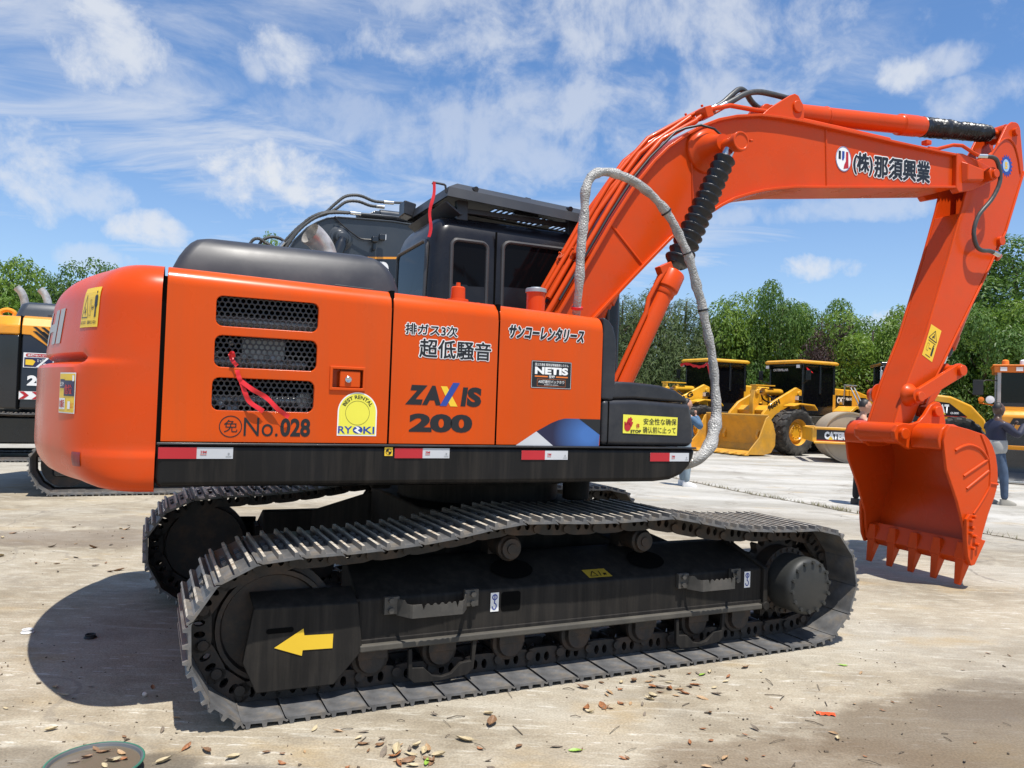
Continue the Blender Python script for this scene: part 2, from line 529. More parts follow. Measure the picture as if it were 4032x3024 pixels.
# ------------------------------------------------------------------ ground heights and the big excavator
EX = thing('excavator', 'large orange crawler excavator with black cab and wrapped hose, filling the foreground', 'excavator',
           (-0.215, 5.458, 0), R(24.25))
YS = -1.355                      # near side of the upper body


def side(a, b, off=0.0012): return Vector((a, YS - off, b))


def body_panel(name, x0, x1, zt0, zt1, holes, m, y_in=-0.35, front_round=False):
    """side door: flat side with openings, rolled top edge, top sheet and closed ends"""
    r = 0.085
    mb = MB()
    zs = min(zt0, zt1) - r - 0.01
    q0, q1 = zt0 - r - .002, zt1 - r - .002
    mb.holed([(x0, 1.272), (x1, 1.272), (x1, q1), (x0, q0)], holes, lambda a, b: (a, YS, b), (0, 0.02, 0), rim=False)
    rows = []
    for x, zt in ((x0, zt0), (x1, zt1)):
        row = [(x, YS, zt - r - .002)]
        for i in range(19):
            t = R(180 - 90 * i / 18)
            row.append((x, YS + r + r * math.cos(t), zt - r + r * math.sin(t)))
        row += [(x, -0.9, zt + 0.012), (x, y_in, zt + 0.015), (x, y_in, 1.272)]
        rows.append(row)
    mb.grid(rows)
    for (x, zt), s in (((x0, zt0), 1), ((x1, zt1), -1)):
        pts = rows[0] if s == 1 else rows[1]
        # turned-in edge only, so that the gap between two doors reads as a dark joint
        inner = [(x + s * 0.0, p[1] + (0.03 if p[1] < -1.2 else 0), p[2] - (0.03 if p[2] > 1.9 else 0)) for p in pts[:-1]]
        mb.grid([pts[:-1], inner])
    bmesh.ops.remove_doubles(mb.bm, verts=mb.bm.verts, dist=0.0005)
    return mb.build(name, m, EX, bevel=0.004, smooth=30)


GR = [(-1.850, 1.796, -1.396, 1.934), (-1.850, 1.610, -1.396, 1.754), (-1.853, 1.414, -1.402, 1.562)]
engine_door = body_panel('engine_door', -2.055, -1.040, 2.052, 2.030, [rrect(*g, 0.030, 4) for g in GR] + [rect(-1.318, 1.538, -1.172, 1.626)], ORANGE_PANEL)
pump_door = body_panel('side_door', -1.030, -0.464, 2.029, 2.014, [], ORANGE_PANEL)
tank = body_panel('side_door', -0.454, 0.172, 2.012, 1.992, [], ORANGE_PANEL)


def honeycomb(x0, z0, x1, z1, name):
    """perforated sheet: hexagonal holes in staggered rows"""
    mb = MB()
    p = 0.0258; ro = p / math.sqrt(3); k = 0.74
    rowh = p * math.sqrt(3) / 2
    nz = int((z1 - z0) / rowh) + 3; nx = int((x1 - x0) / p) + 3
    y0, y1 = YS + 0.024, YS + 0.030
    for j in range(nz):
        for i in range(nx):
            cx = x0 - p / 2 + i * p + (p / 2 if j % 2 else 0); cz = z0 - rowh / 2 + j * rowh
            o_, i_, b_ = [], [], []
            for q in range(6):
                t = R(30 + 60 * q); c_, s_ = math.cos(t), math.sin(t)
                o_.append(mb.v((cx + ro * c_, y0, cz + ro * s_)))
                i_.append(mb.v((cx + ro * k * c_, y0 + 0.001, cz + ro * k * s_)))
                b_.append(mb.v((cx + ro * (k - .05) * c_, y1, cz + ro * (k - .05) * s_)))
            for q in range(6):
                w = (q + 1) % 6
                mb.face([o_[q], o_[w], i_[w], i_[q]]); mb.face([i_[q], i_[w], b_[w], b_[q]])
    bmesh.ops.remove_doubles(mb.bm, verts=mb.bm.verts, dist=0.0004)
    return mb.build(name, BLACKP, engine_door, smooth=0)


for g in GR: honeycomb(*g, 'grille')
# what shows through the grilles: near-black sheet standing in for the bay's shade, with radiator pipes and bright metal pieces
mb = MB(); mb.box((-1.55, -1.0, 1.65), (0.98, 0.02, 0.72)); mb.build('bay_shade_sheet', DARK, EX, smooth=0)
mb = MB()
rnd = random.Random(4)
mb.cyl((-1.95, -1.17, 1.835), (-1.2, -1.17, 1.835), 0.032); mb.cyl((-1.9, -1.2, 1.64), (-1.42, -1.2, 1.64), 0.022)
mb.cyl((-1.85, -1.2, 1.46), (-1.3, -1.2, 1.465), 0.025); mb.box((-1.62, -1.14, 1.7), (0.2, 0.1, 0.12)); mb.cyl((-1.43, -1.25, 1.47), (-1.43, -1.1, 1.47), 0.04)
for i in range(16):
    mb.box((rnd.uniform(-1.85, -1.4), rnd.uniform(-1.25, -1.12), rnd.choice((rnd.uniform(1.42, 1.52), rnd.uniform(1.62, 1.74)))),
           (rnd.uniform(.02, .06), .03, rnd.uniform(.015, .05)), Euler((rnd.uniform(-.6, .6), rnd.uniform(-.6, .6), 0)))
mb.build('engine_parts', GREYM, EX, bevel=0.004)

# recessed paddle latch
mb = MB()
o = rect(-1.332, 1.524, -1.160, 1.640); i_ = rect(-1.318, 1.538, -1.172, 1.626)
mb.holed(o, [i_], lambda a, b: (a, YS - 0.008, b), (0, 0.05, 0))
mb.sheet([(-1.33, YS + 0.040, 1.525), (-1.165, YS + 0.040, 1.525), (-1.165, YS + 0.040, 1.64), (-1.33, YS + 0.040, 1.64)])
latch = mb.build('door_latch', ORANGE_PANEL, engine_door, bevel=0.003)
mb = MB(); mb.box((-1.233, YS + 0.012, 1.58), (0.100, 0.03, 0.080)); mb.build('latch_paddle', ORANGE_PANEL, engine_door, bevel=0.006)
mb = MB(); mb.lathe((-1.243, YS - 0.003, 1.578), (0, -1, 0), [(0, .0155), (.008, .0155), (.010, .013), (.008, .008), (.006, .001)], 20); mb.build('lock', CHROME, engine_door)


# counterweight: plan outline swept over height with rolled top and bottom
def cw_outline():
    Rt = 2.685; pts = []
    n = 60
    half = YS
    # near corner: from the gap to the tail arc
    xa = -2.075
    p0 = Vector((xa, half, 0))
    th_c = math.asin(1.03 / Rt)
    p3 = Vector((-Rt * math.cos(th_c), -Rt * math.sin(th_c), 0))
    t3 = Vector((-math.sin(th_c), math.cos(th_c), 0)); 
    p1 = p0 + Vector((-0.24, 0, 0)); p2 = p3 - Vector((-math.sin(th_c), math.cos(th_c), 0)) * 0.20
    for i in range(16):
        t = i / 16
        pts.append(((1 - t) ** 3) * p0 + 3 * (1 - t) ** 2 * t * p1 + 3 * (1 - t) * t * t * p2 + t ** 3 * p3)
    for i in range(41):
        th = th_c * (1 - 2 * i / 40)
        pts.append(Vector((-Rt * math.cos(th), -Rt * math.sin(th), 0)))
    for q in reversed(pts[:16]): pts.append(Vector((q.x, -q.y, 0)))
    return pts


CWO = cw_outline()
CWN = []
for i, p in enumerate(CWO):
    t = (CWO[min(i + 1, len(CWO) - 1)] - CWO[max(i - 1, 0)]).normalized()
    CWN.append(Vector((-t.y, t.x, 0)) if True else None)
for i in range(len(CWN)):
    if CWN[i].dot(Vector((CWO[i].x + 1.2, CWO[i].y, 0))) < 0: CWN[i] = -CWN[i]
CWS = [0.0]
for a, b in zip(CWO, CWO[1:]): CWS.append(CWS[-1] + (b - a).length)
S_MID = CWS[-1] / 2


def smooth01(t): t = min(1, max(0, t)); return t * t * (3 - 2 * t)


def cw_inset(z, s):
    """how far the face sits inside the outline at height z; s: distance along the outline from the near gap"""
    w = smooth01((min(s, CWS[-1] - s) - 0.05) / 0.5)
    zt = 2.065; ins = 0.0
    r = 0.17
    if z > zt - r: ins += r - math.sqrt(max(0, r * r - (z - zt + r) ** 2))
    rb = 0.07 + 0.10 * w
    zb = 1.045 + 0.02 * w
    if z < zb + rb: ins += 0.7 * (rb - math.sqrt(max(0, rb * rb - (zb + rb - z) ** 2)))
    ins += w * 0.032 * smooth01((z - 1.60) / 0.03) + w * 0.11 * max(0, z - 1.63)
    # step groove round the tail
    ins += smooth01((min(s, CWS[-1] - s) - .36) / .05) * 0.05 * math.exp(-((z - 1.622) / 0.018) ** 2)
    ins += (1 - w) * 0.012 * smooth01((z - 1.20) / 0.03)
    return ins


def cw_at(s, z, off=0.0):
    s = min(max(s, 0), CWS[-1] - 1e-6)
    import bisect
    k = max(0, bisect.bisect_right(CWS, s) - 1); k = min(k, len(CWS) - 2)
    t = (s - CWS[k]) / (CWS[k + 1] - CWS[k])
    p = CWO[k].lerp(CWO[k + 1], t); n_ = CWN[k].lerp(CWN[k + 1], t).normalized()
    q = p - n_ * (cw_inset(z, s) - off)
    q.z = z
    return q


mb = MB()
zz = [1.045 + 0.0001] + [1.05, 1.058, 1.07, 1.09, 1.115, 1.15, 1.19, 1.205, 1.22, 1.235, 1.26, 1.35, 1.45, 1.55, 1.585, 1.60, 1.608, 1.616, 1.624, 1.632, 1.64, 1.655, 1.68, 1.75, 1.85, 1.895, 1.92, 1.945, 1.97, 1.99, 2.01, 2.025, 2.04, 2.05, 2.057, 2.062, 2.0648]
SS = [CWS[-1] * i / 110 for i in range(111)]
rows = []
for z in zz:
    row = []
    for s in SS:
        w = smooth01((min(s, CWS[-1] - s) - 0.05) / 0.5)
        z2 = max(z, 1.045 + 0.02 * w + 0.0002) if z < 1.2 else z
        row.append(cw_at(s, z2))
    rows.append(row)
mb.grid(rows)
def cap_row(row): mb.face([mb.v(p) for p in row])
cap_row(rows[-1]); cap_row(list(reversed(rows[0])))
mb.grid([[r[0] for r in rows], [r[0] + Vector((0, 0.06, 0)) for r in rows]])
mb.grid([[r[-1] for r in rows], [r[-1] - Vector((0, 0.06, 0)) for r in rows]])
bmesh.ops.remove_doubles(mb.bm, verts=mb.bm.verts, dist=0.0004)
cw = mb.build('counterweight', ORANGE, EX, smooth=28)

# dark door joints and added fillers blocking sun behind the counterweight, upper frame, skirt
for bx_, by_, bz_, s_ in ((-2.072, -1.10, 1.50, (0.075, 0.46, 0.78)), (-2.060, 0.07, 1.60, (0.13, 2.40, 0.86)), (-1.035, -1.2, 1.65, (0.02, 0.28, 0.76)), (-0.459, -1.2, 1.65, (0.02, 0.28, 0.72))):
    mb = MB(); mb.box((bx_, by_, bz_), s_); mb.build('joint_light_block', DARK, EX, smooth=0)
mb = MB(); mb.box((-0.6, 0.05, 1.17), (2.9, 2.45, 0.17)); mb.box((-0.55, 0.55, 1.6), (2.7, 1.5, 0.84)); mb.box((-2.2, 0, 1.6), (.25, 1.8, .8)); mb.build('upper_frame', FRAMEP, EX, bevel=0.02)
sk = [(-2.072, 1.085), (-2.05, 1.068), (0.55, 1.066), (0.66, 1.075), (0.74, 1.105), (0.79, 1.15), (0.82, 1.20), (0.838, 1.258), (-2.072, 1.262)]
mb = MB(); mb.prism(sk, YS - 0.004, -0.75); skirt = mb.build('side_skirt', BLACKSK, EX, bevel=0.028, seg=3)
mb = MB(); mb.box((-0.62, YS - 0.002, 1.262), (2.90, 0.022, 0.010)); mb.build('skirt_edge', BLACKP, skirt, bevel=0.003)

# black front corner of the tank door and the front tool box
tr = [(0.177, 1.53), (0.252, 1.525), (0.268, 1.545), (0.270, 1.80), (0.264, 1.88), (0.245, 1.94), (0.215, 1.975), (0.177, 1.992)]
mb = MB(); mb.prism(tr, YS + 0.006, -0.45); mb.build('tank_corner', BLACKP, EX, bevel=0.03, seg=3)
mb = MB(); mb.box((-0.14, -0.9, 1.63), (0.6, 0.86, 0.7)); mb.build('fuel_tank', ORANGE, EX, bevel=0.02)
bx = [(0.182, 1.270), (0.80, 1.268), (0.822, 1.30), (0.818, 1.40), (0.790, 1.522), (0.40, 1.536), (0.182, 1.527)]
mb = MB(); mb.prism(bx, YS + 0.002, -0.62); toolbox = mb.build('tool_box', BLACKP, EX, bevel=0.028, seg=3)
ld = [(0.235, 1.531), (0.40, 1.540), (0.785, 1.526), (0.765, 1.556), (0.69, 1.598), (0.58, 1.622), (0.40, 1.634), (0.28, 1.634), (0.235, 1.62)]
mb = MB(); mb.prism(ld, YS + 0.012, -0.62); mb.build('tool_box_lid', BLACKP, toolbox, bevel=0.02, seg=3)
mb = MB(); mb.box((0.225, YS + 0.004, 1.40), (0.006, 0.012, 0.24)); mb.build('seam', DARK, toolbox, smooth=0)

# engine hood
def hood_loop(ins, z, x0=-2.035, x1=-0.925, y0=-1.13, y1=0.85, sx0=0.0, sx1=0.0):
    return [(a, b, z) for a, b in rrect(x0 + ins + sx0, y0 + ins, x1 - ins - sx1, y1 - ins, 0.10, 6)]
mb = MB()
mb.loft([[(a, b, z) for a, b in rrect(x0, -1.13 + iy, x1, .85 - iy, .055, 4)] for z, iy, x0, x1 in ((2.02, 0, -2.045, -.925), (2.08, .008, -2.038, -.938), (2.14, .024, -2.012, -.958), (2.185, .042, -1.985, -.985), (2.215, .060, -1.962, -1.015), (2.236, .085, -1.938, -1.05), (2.249, .12, -1.905, -1.09), (2.256, .17, -1.86, -1.14), (2.258, .25, -1.78, -1.22))])
hood = mb.build('engine_hood', HOODM, EX, smooth=60)
for x in (-1.70, -1.18):
    mb = MB(); mb.hexa([(x - .12, -1.142, 2.046), (x + .12, -1.142, 2.040), (x + .10, -1.142, 2.058), (x - .10, -1.142, 2.064), (x - .12, -1.12, 2.046), (x + .12, -1.12, 2.040), (x + .10, -1.12, 2.058), (x - .10, -1.12, 2.064)])
    mb.build('hood_bracket', BLACKP, hood, bevel=0.004)
# exhaust
ex_path = spline([(-1.09, 0.1, 2.26), (-1.095, 0.1, 2.38), (-1.125, 0.095, 2.47), (-1.18, 0.08, 2.53), (-1.225, 0.06, 2.555)], 6)
mb = MB(); mb.tube(ex_path, 0.052, 20, cap=False, radii=[0.066 + 0.012 * (i / (len(ex_path) - 1)) for i in range(len(ex_path))])
e_in = [p for p in ex_path]; mb.tube(e_in, 0.047, 20, cap=False, radii=[0.062 + 0.012 * (i / (len(ex_path) - 1)) for i in range(len(ex_path))])
mb.build('exhaust_pipe', PIPE, EX, smooth=60)

# caps on the deck
mb = MB()
c = (-0.56, -0.98, 2.02)
mb.lathe(c, (0, 0, 1), [(0, .145), (.012, .145), (.014, .10), (.022, .085), (.028, .062), (.045, .060), (.048, .042), (.110, .040), (.116, .034), (.117, .014), (.140, .012), (.141, 0)], 28)
for k in range(8): mb.cyl((c[0] + .125 * math.cos(k * PI / 4), c[1] + .125 * math.sin(k * PI / 4), 2.03), (c[0] + .125 * math.cos(k * PI / 4), c[1] + .125 * math.sin(k * PI / 4), 2.045), .010, n=6)
mb.build('breather_cap', ORANGE, EX, smooth=40)
for dx in (-.42, -.30, -.22): mb = MB(); mb.cyl((-.56 + dx, -1.08, 2.03), (-.56 + dx, -1.08, 2.052), .010, n=8); mb.build('deck_bolt', ORANGE, EX)
mb = MB(); mb.cyl((-0.032, -0.9, 1.99), (-0.032, -0.9, 2.165), 0.056, n=28)
neck = mb.build('filler_neck', ORANGE, EX)
mb = MB(); mb.lathe((-0.032, -0.9, 2.160), (0, 0, 1), [(0, .064), (.020, .064), (.024, .060), (.025, .035), (.032, .034), (.033, .0)], 28); mb.build('filler_cap', GREYM, neck)

# wrapped handrail loop at the front corner
hp = [(0.13, -1.12, 1.985), (0.112, -1.15, 2.02), (0.104, -1.17, 2.06), (0.097, -1.2, 2.194), (0.102, -1.2, 2.43), (0.116, -1.2, 2.60), (0.120, -1.2, 2.74), (0.160, -1.2, 2.825), (0.238, -1.2, 2.858), (0.351, -1.2, 2.855), (0.498, -1.2, 2.811),
      (0.619, -1.2, 2.737), (0.713, -1.2, 2.649), (0.778, -1.2, 2.555), (0.844, -1.2, 2.453), (0.889, -1.2, 2.355), (0.935, -1.2, 2.223), (0.97, -1.2, 2.141), (1.012, -1.2, 1.986),
      (1.052, -1.2, 1.86), (1.076, -1.2, 1.731), (1.085, -1.21, 1.603), (1.082, -1.23, 1.473), (1.05, -1.25, 1.376), (1.00, -1.28, 1.279), (0.90, -1.29, 1.195), (0.80, -1.22, 1.15)]
hp = spline(hp, 5)
rn = random.Random(8)
rad = []
for i in range(len(hp)):
    t = i / len(hp)
    r = 0.027 + 0.012 * smooth01((t - .80) / .08) + 0.0035 * math.sin(i * 0.9) * rn.uniform(.4, 1) + rn.uniform(-.002, .002)
    if t < 0.12: r *= 0.85
    rad.append(r)
mb = MB(); mb.tube(hp, 0.03, 18, radii=rad)
for v_ in mb.bm.verts: v_.co += Vector((rn.uniform(-1, 1), rn.uniform(-1, 1), rn.uniform(-1, 1))) * 0.0022
rail = mb.build('handrail', WRAP, EX, smooth=80)
rail['label'] = 'handrail loop wrapped in clear bubble wrap'
mb = MB()
for i in (58, 70, 86): mb.tube([hp[i], hp[i] + (hp[i + 1] - hp[i]) * 0.35], rad[i] + 0.004, 16)
mb.build('tape', RUBBER, rail)
mb = MB(); mb.tube([hp[9], hp[10]], 0.034, 16); mb.build('red_tie', RIBBON, rail)

# ------------------------------------------------------------------ cab
CX0, CX1, CY0, CY1 = -0.30, 1.42, 0.38, 1.38
def cab_loop(z, ix=0.0, iy=0.0, r=0.12, lean=0.0):
    return [(a + (lean if a > 0.5 else 0), b, z) for a, b in rrect(CX0 + ix, CY0 + iy, CX1 - ix, CY1 - iy, r, 6)]
mb = MB()
mb.loft([cab_loop(1.26), cab_loop(2.2), cab_loop(2.66, .012, .012), cab_loop(2.76, .025, .025), cab_loop(2.83, .05, .05), cab_loop(2.875, .085, .085), cab_loop(2.90, .13, .13), cab_loop(2.912, .19, .19), cab_loop(2.915, .25, .25)])
cab = mb.build('cab', CABP, EX, smooth=50)


def cab_window(loop, P, n_out):
    """glass set in a rubber gasket on the cab wall"""
    n_out = Vector(n_out)
    mb = MB(); mb.face([mb.v(P(a, b) + n_out * 0.006) for a, b in loop])
    w = mb.build('window', GLASSW, cab, smooth=0)
    mb = MB(); pts = [P(a, b) + n_out * 0.006 for a, b in loop]
    mb.tube(pts + pts[:2], 0.016, 8, cap=False)
    mb.build('gasket', RUBBER_G, w)
    return w


GLASSW = mat('dark_window_glass', (0.004, 0.004, 0.005), 0.03, var=0.0, spec=0.10)
RUBBER_G = mat('window_gasket', (0.055, 0.053, 0.053), 0.4, var=0.1)
cab_window(rrect(-0.125, 1.75, 0.165, 2.705, 0.05), lambda a, b: Vector((a, CY0 + (0.014 if b > 2.6 else 0.004), b)), (0, -1, 0))
cab_window(rrect(0.295, 1.75, 1.25, 2.735, 0.06), lambda a, b: Vector((a, CY0 + (0.014 if b > 2.6 else 0.004), b)), (0, -1, 0))
cab_window(rrect(CY0 + 0.10, 1.85, CY1 - 0.10, 2.70, 0.06), lambda a, b: Vector((CX0 + (0.014 if b > 2.6 else 0.004), a, b)), (-1, 0, 0))
mb = MB(); mb.box((0.232, CY0 + 0.002, 2.3), (0.012, 0.012, 1.0)); mb.build('pillar_seam', DARK, cab, smooth=0)
mb = MB(); mb.tube([(0.0, 0.34, 2.10), (0.12, 0.34, 2.12), (0.30, 0.34, 2.0)], 0.010, 8); mb.build('wiper', RUBBER, cab)

# falling-object guard over the cab: folded tray with slots
mb = MB()
GX0, GX1, GY0, GY1, GZ = -0.185, 1.56, 0.36, 1.42, 3.02
slots = []
for gx in (0.45, 0.78, 1.10):
    for k in range(5): slots.append(rrect(gx + k * 0.05, 0.50, gx + 0.030 + k * 0.05, 0.80, 0.012, 2))
    for k in range(5): slots.append(rrect(gx + k * 0.05, 0.95, gx + 0.030 + k * 0.05, 1.25, 0.012, 2))
top_loop = rect(GX0 + 0.11, GY0 + 0.10, GX1 - 0.02, GY1 - 0.10)
mb.holed(top_loop, slots, lambda a, b: (a, b, GZ + 0.135), (0, 0, -0.006))
def ring(d, z, dx=None): return [(a, b, z) for a, b in rect(GX0 + (d if dx is None else dx), GY0 + d, GX1 - d * .2, GY1 - d)]
mb.loft([ring(0.10, GZ + 0.135, 0.11), ring(0.015, GZ + 0.075), ring(0.0, GZ)], cap=False)
mb.loft([ring(0.112, GZ + 0.125, 0.12), ring(0.027, GZ + 0.070), ring(0.012, GZ)], cap=False)
for v_ in mb.bm.verts: v_.co.z += -.05 * (v_.co.x - GX0) + .02 * (v_.co.y - GY0)
guard = mb.build('roof_guard', GUARDP, EX, smooth=0)
guard.parent = cab
mb = MB()
for x in (-0.02, 0.95, 1.45):
    for y in (0.50, 1.28): mb.box((x, y, 2.955), (0.09, 0.06, 0.15))
mb.box((0.7, 0.52, 2.965), (1.6, 0.03, 0.04)); mb.box((0.7, 1.26, 2.965), (1.6, 0.03, 0.04))
mb.hexa([(-0.19, 0.40, 2.985), (-0.19, 1.38, 2.985), (-0.06, 1.38, 2.90), (-0.06, 0.40, 2.90), (-0.17, 0.40, 2.99), (-0.17, 1.38, 2.99), (-0.04, 1.38, 2.905), (-0.04, 0.40, 2.905)])
mb.build('guard_mount', GUARDP, cab, bevel=0.004)
mb = MB()
for gx in (0.05, 0.87): mb.cyl((gx, 0.375, 3.118 - .05 * (gx + .185)), (gx, 0.43, 3.126 - .05 * (gx + .185)), 0.020, n=14)
mb.build('guard_bolt', RUBBER, cab)
# work lamp brackets on the guard
mb = MB(); mb.hexa([(-0.26, 1.25, 3.06), (-0.18, 1.25, 3.04), (-0.15, 1.25, 3.16), (-0.26, 1.25, 3.18), (-0.26, 1.42, 3.06), (-0.18, 1.42, 3.04), (-0.15, 1.42, 3.16), (-0.26, 1.42, 3.18)])
mb.build('work_lamp', BLACKP, cab, bevel=0.012)
mb = MB(); mb.prism([(0.62, 3.10), (0.84, 3.10), (0.80, 3.20), (0.76, 3.255), (0.71, 3.26), (0.66, 3.22)], 0.9, 0.96); mb.tube([(0.60, 0.93, 3.13), (0.56, 0.93, 3.16), (0.52, 0.93, 3.135), (0.48, 0.93, 3.155)], .012)
mb.build('lifting_eye', GUARDP, cab, bevel=0.006)
mb = MB(); mb.tube([(-0.18, 0.40, 3.05), (-0.19, 0.40, 3.105), (-0.20, 0.40, 3.11), (-0.285, 0.40, 3.115), (-0.29, 0.40, 3.10)], 0.009, 8); mb.build('lamp_bracket', GUARDP, cab)
rb = MB()
for wv, x in ((0, -.285),):
    rows = []
    for i in range(14):
        z = 3.115 - i * 0.032; dx = 0.010 * math.sin(i * .7)
        rows.append([(x + dx - 0.010 - i * .002, 0.392, z), (x + dx + 0.012 - i * .002, 0.385 + 0.006 * math.sin(i), z)])
    rb.grid(rows)
o = rb.build('ribbon', RIBBON, None, smooth=80)
o.parent = None
RIB1 = o

# ------------------------------------------------------------------ boom
B_TOP = [(0.10, 1.50), (0.528, 2.222), (0.918, 2.888), (1.065, 3.114), (1.129, 3.207), (1.26, 3.37), (1.387, 3.50), (1.575, 3.64), (1.705, 3.723), (1.863, 3.801), (2.041, 3.862), (2.292, 3.918), (2.50, 3.938), (2.734, 3.949), (3.224, 3.956), (3.839, 3.962), (4.452, 3.973), (4.645, 3.980)]
B_BOT = [(0.34, 1.64), (0.906, 2.235), (1.221, 2.557), (1.451, 2.788), (1.66, 2.93), (1.836, 3.046), (1.929, 3.108), (2.06, 3.18), (2.204, 3.236), (2.35, 3.285), (2.510, 3.324), (2.70, 3.363), (2.973, 3.401), (3.70, 3.509), (4.648, 3.650)]
HB = 0.205
def off_line(pts, d):
    out = []
    for i, p in enumerate(pts):
        a = Vector(pts[max(i - 1, 0)]); b = Vector(pts[min(i + 1, len(pts) - 1)]); t = (b - a).normalized()
        out.append((p[0] - t.y * d, p[1] + t.x * d))
    return out
mb = MB()
web = off_line(B_TOP, -0.012) + list(reversed(off_line(B_BOT, 0.012)))
mb.prism(web, -HB + 0.040, HB - 0.040)
for line, s in ((B_TOP, -1), (B_BOT, 1)):
    inn = off_line(line, 0.024 * s)
    mb.loft([[(p[0], -HB, p[1]), (p[0], HB, p[1]), (q[0], HB, q[1]), (q[0], -HB, q[1])] for p, q in zip(line, inn)])
boom = mb.build('boom', ORANGE, EX, bevel=0.006, smooth=28)
# weld seams of the side plates
mb = MB()
for a, b in (((1.625, 3.66), (1.604, 3.594)), ((1.604, 3.594), (1.647, 3.331)), ((1.647, 3.331), (1.668, 2.95)), ((0.914, 2.845), (1.215, 2.563)), ((3.03, 3.94), (3.06, 3.43))):
    for y in (-HB + 0.040, HB - 0.040):
        mb = MB(); mb.cyl((a[0], y, a[1]), (b[0], y, b[1]), 0.011, n=8); mb.build('weld_seam', ORANGE, boom, smooth=60)
# end fork that carries the arm pin
mb = MB()
fork = [(4.645, 3.984), (4.73, 3.992), (4.951, 3.962), (5.149, 3.925), (5.214, 3.862), (5.195, 3.80), (5.135, 3.777), (4.873, 3.662), (4.684, 3.611), (4.645, 3.646)]
mb.prism(fork, -HB - .004, -HB + 0.07); mb.prism(fork, HB - 0.07, HB + .004)
fork_o = mb.build('boom_fork', ORANGE, boom, bevel=0.012)
mb = MB()
for s in (-1, 1):
    y0 = s * HB; mb = MB()
    mb.hexa([(4.70, y0, 3.915), (4.99, y0, 3.885), (4.99, y0, 3.745), (4.72, y0, 3.70), (4.74, y0 + s * .05, 3.885), (4.97, y0 + s * .05, 3.86), (4.97, y0 + s * .05, 3.765), (4.74, y0 + s * .05, 3.73)])
    mb.cyl((5.06, y0 - s * .02, 3.83), (5.06, y0 + s * .085, 3.83), 0.062, n=24)
    mb.build('fork_boss', ORANGE, boom, bevel=0.01)
mb = MB(); mb.cyl((5.075, -HB - 0.105, 3.83), (5.075, HB + 0.105, 3.83), 0.043, n=22); mb.build('arm_pin', ORANGE, boom, bevel=0.006)
# boss and pin of the lift cylinders
mb = MB()
for s in (-1, 1):
    y0 = s * (HB - 0.040)
    mb.lathe((1.765, y0, 3.535), (0, s, 0), [(0, .185), (.022, .183), (.030, .172), (.034, .150), (.06, .125), (.11, .105), (.14, .088), (.20, .068), (.22, .066)], 32)
mb.build('pin_boss', ORANGE, boom, smooth=50)
mb = MB()
for s in (-1, 1):
    mb = MB(); mb.cyl((1.80, s * 0.34, 3.505), (1.80, s * 0.53, 3.505), 0.062, n=26)
    mb.lathe((1.80, s * 0.50, 3.505), (0, s, 0), [(0, .074), (.045, .074), (.047, .060), (.040, .056), (.040, .0)], 26)
    mb.cyl((1.90, s * .52, 3.53), (1.925, s * .52, 3.535), .012, n=8)
    mb.build('lift_pin', ORANGE, boom, bevel=0.004)
# arm cylinder bracket
mb = MB()
brk = [(2.33, 3.925), (2.42, 4.005), (2.64, 4.155), (2.69, 4.178), (2.73, 4.170), (2.785, 4.10), (2.800, 4.04), (2.80, 3.945)]
for s in (-1, 1): mb.prism(brk, s * 0.135 - 0.017, s * 0.135 + 0.017)
mb.cyl((2.72, -0.17, 4.07), (2.72, 0.17, 4.07), 0.052, n=22); mb.cyl((2.46, -0.09, 4.0), (2.46, 0.09, 4.0), .07, n=20)
mb.build('cylinder_bracket', ORANGE, boom, bevel=0.008)

# pipes on the back of the boom
pipes_y = [(-0.150, .021, 0), (-0.085, .021, 1), (-0.02, .019, 2), (0.06, .021, 0), (0.13, .021, 1)]
def along(line, h, x_from, x_to):
    out = []
    pl = off_line(line, h)
    for p in pl:
        if x_from <= p[0] <= x_to: out.append(p)
    return out
mb = MB()
for y, r, k in pipes_y:
    h = 0.045 + 0.028 * k
    pts = along(B_TOP, h, 0.05, 1.72 + .10 * k)
    pts = [(p[0], y, p[1] + (0.02 if i % 3 == k else 0)) for i, p in enumerate(pts)]
    mb.tube(pts, r, 10)
pts = along(B_TOP, 0.05, 1.62, 4.2)
pts = [(p[0], -0.13, p[1] + (0.045 if 1.8 < p[0] < 2.2 else 0) - (0.022 if p[0] > 2.6 else 0)) for p in pts]
mb.tube(pts, 0.019, 10)
mb.build('hydraulic_pipe', ORANGE, boom, smooth=60)
mb = MB(); mb.tube([(p[0], -0.185, p[1]) for p in along(B_TOP, 0.03, 0.3, 1.33)] + [(1.45, -.20, 3.615), (1.53, -.215, 3.655), (1.65, -.25, 3.69), (1.755, -.28, 3.67), (1.835, -.31, 3.60), (1.85, -.33, 3.575)], 0.010, 8)
mb.tube([(p[0], 0.02, p[1]) for p in along(B_TOP, 0.035, 0.3, 1.5)], 0.014, 8)
mb.build('grease_hose', RUBBER, boom, smooth=60)
mb = MB()
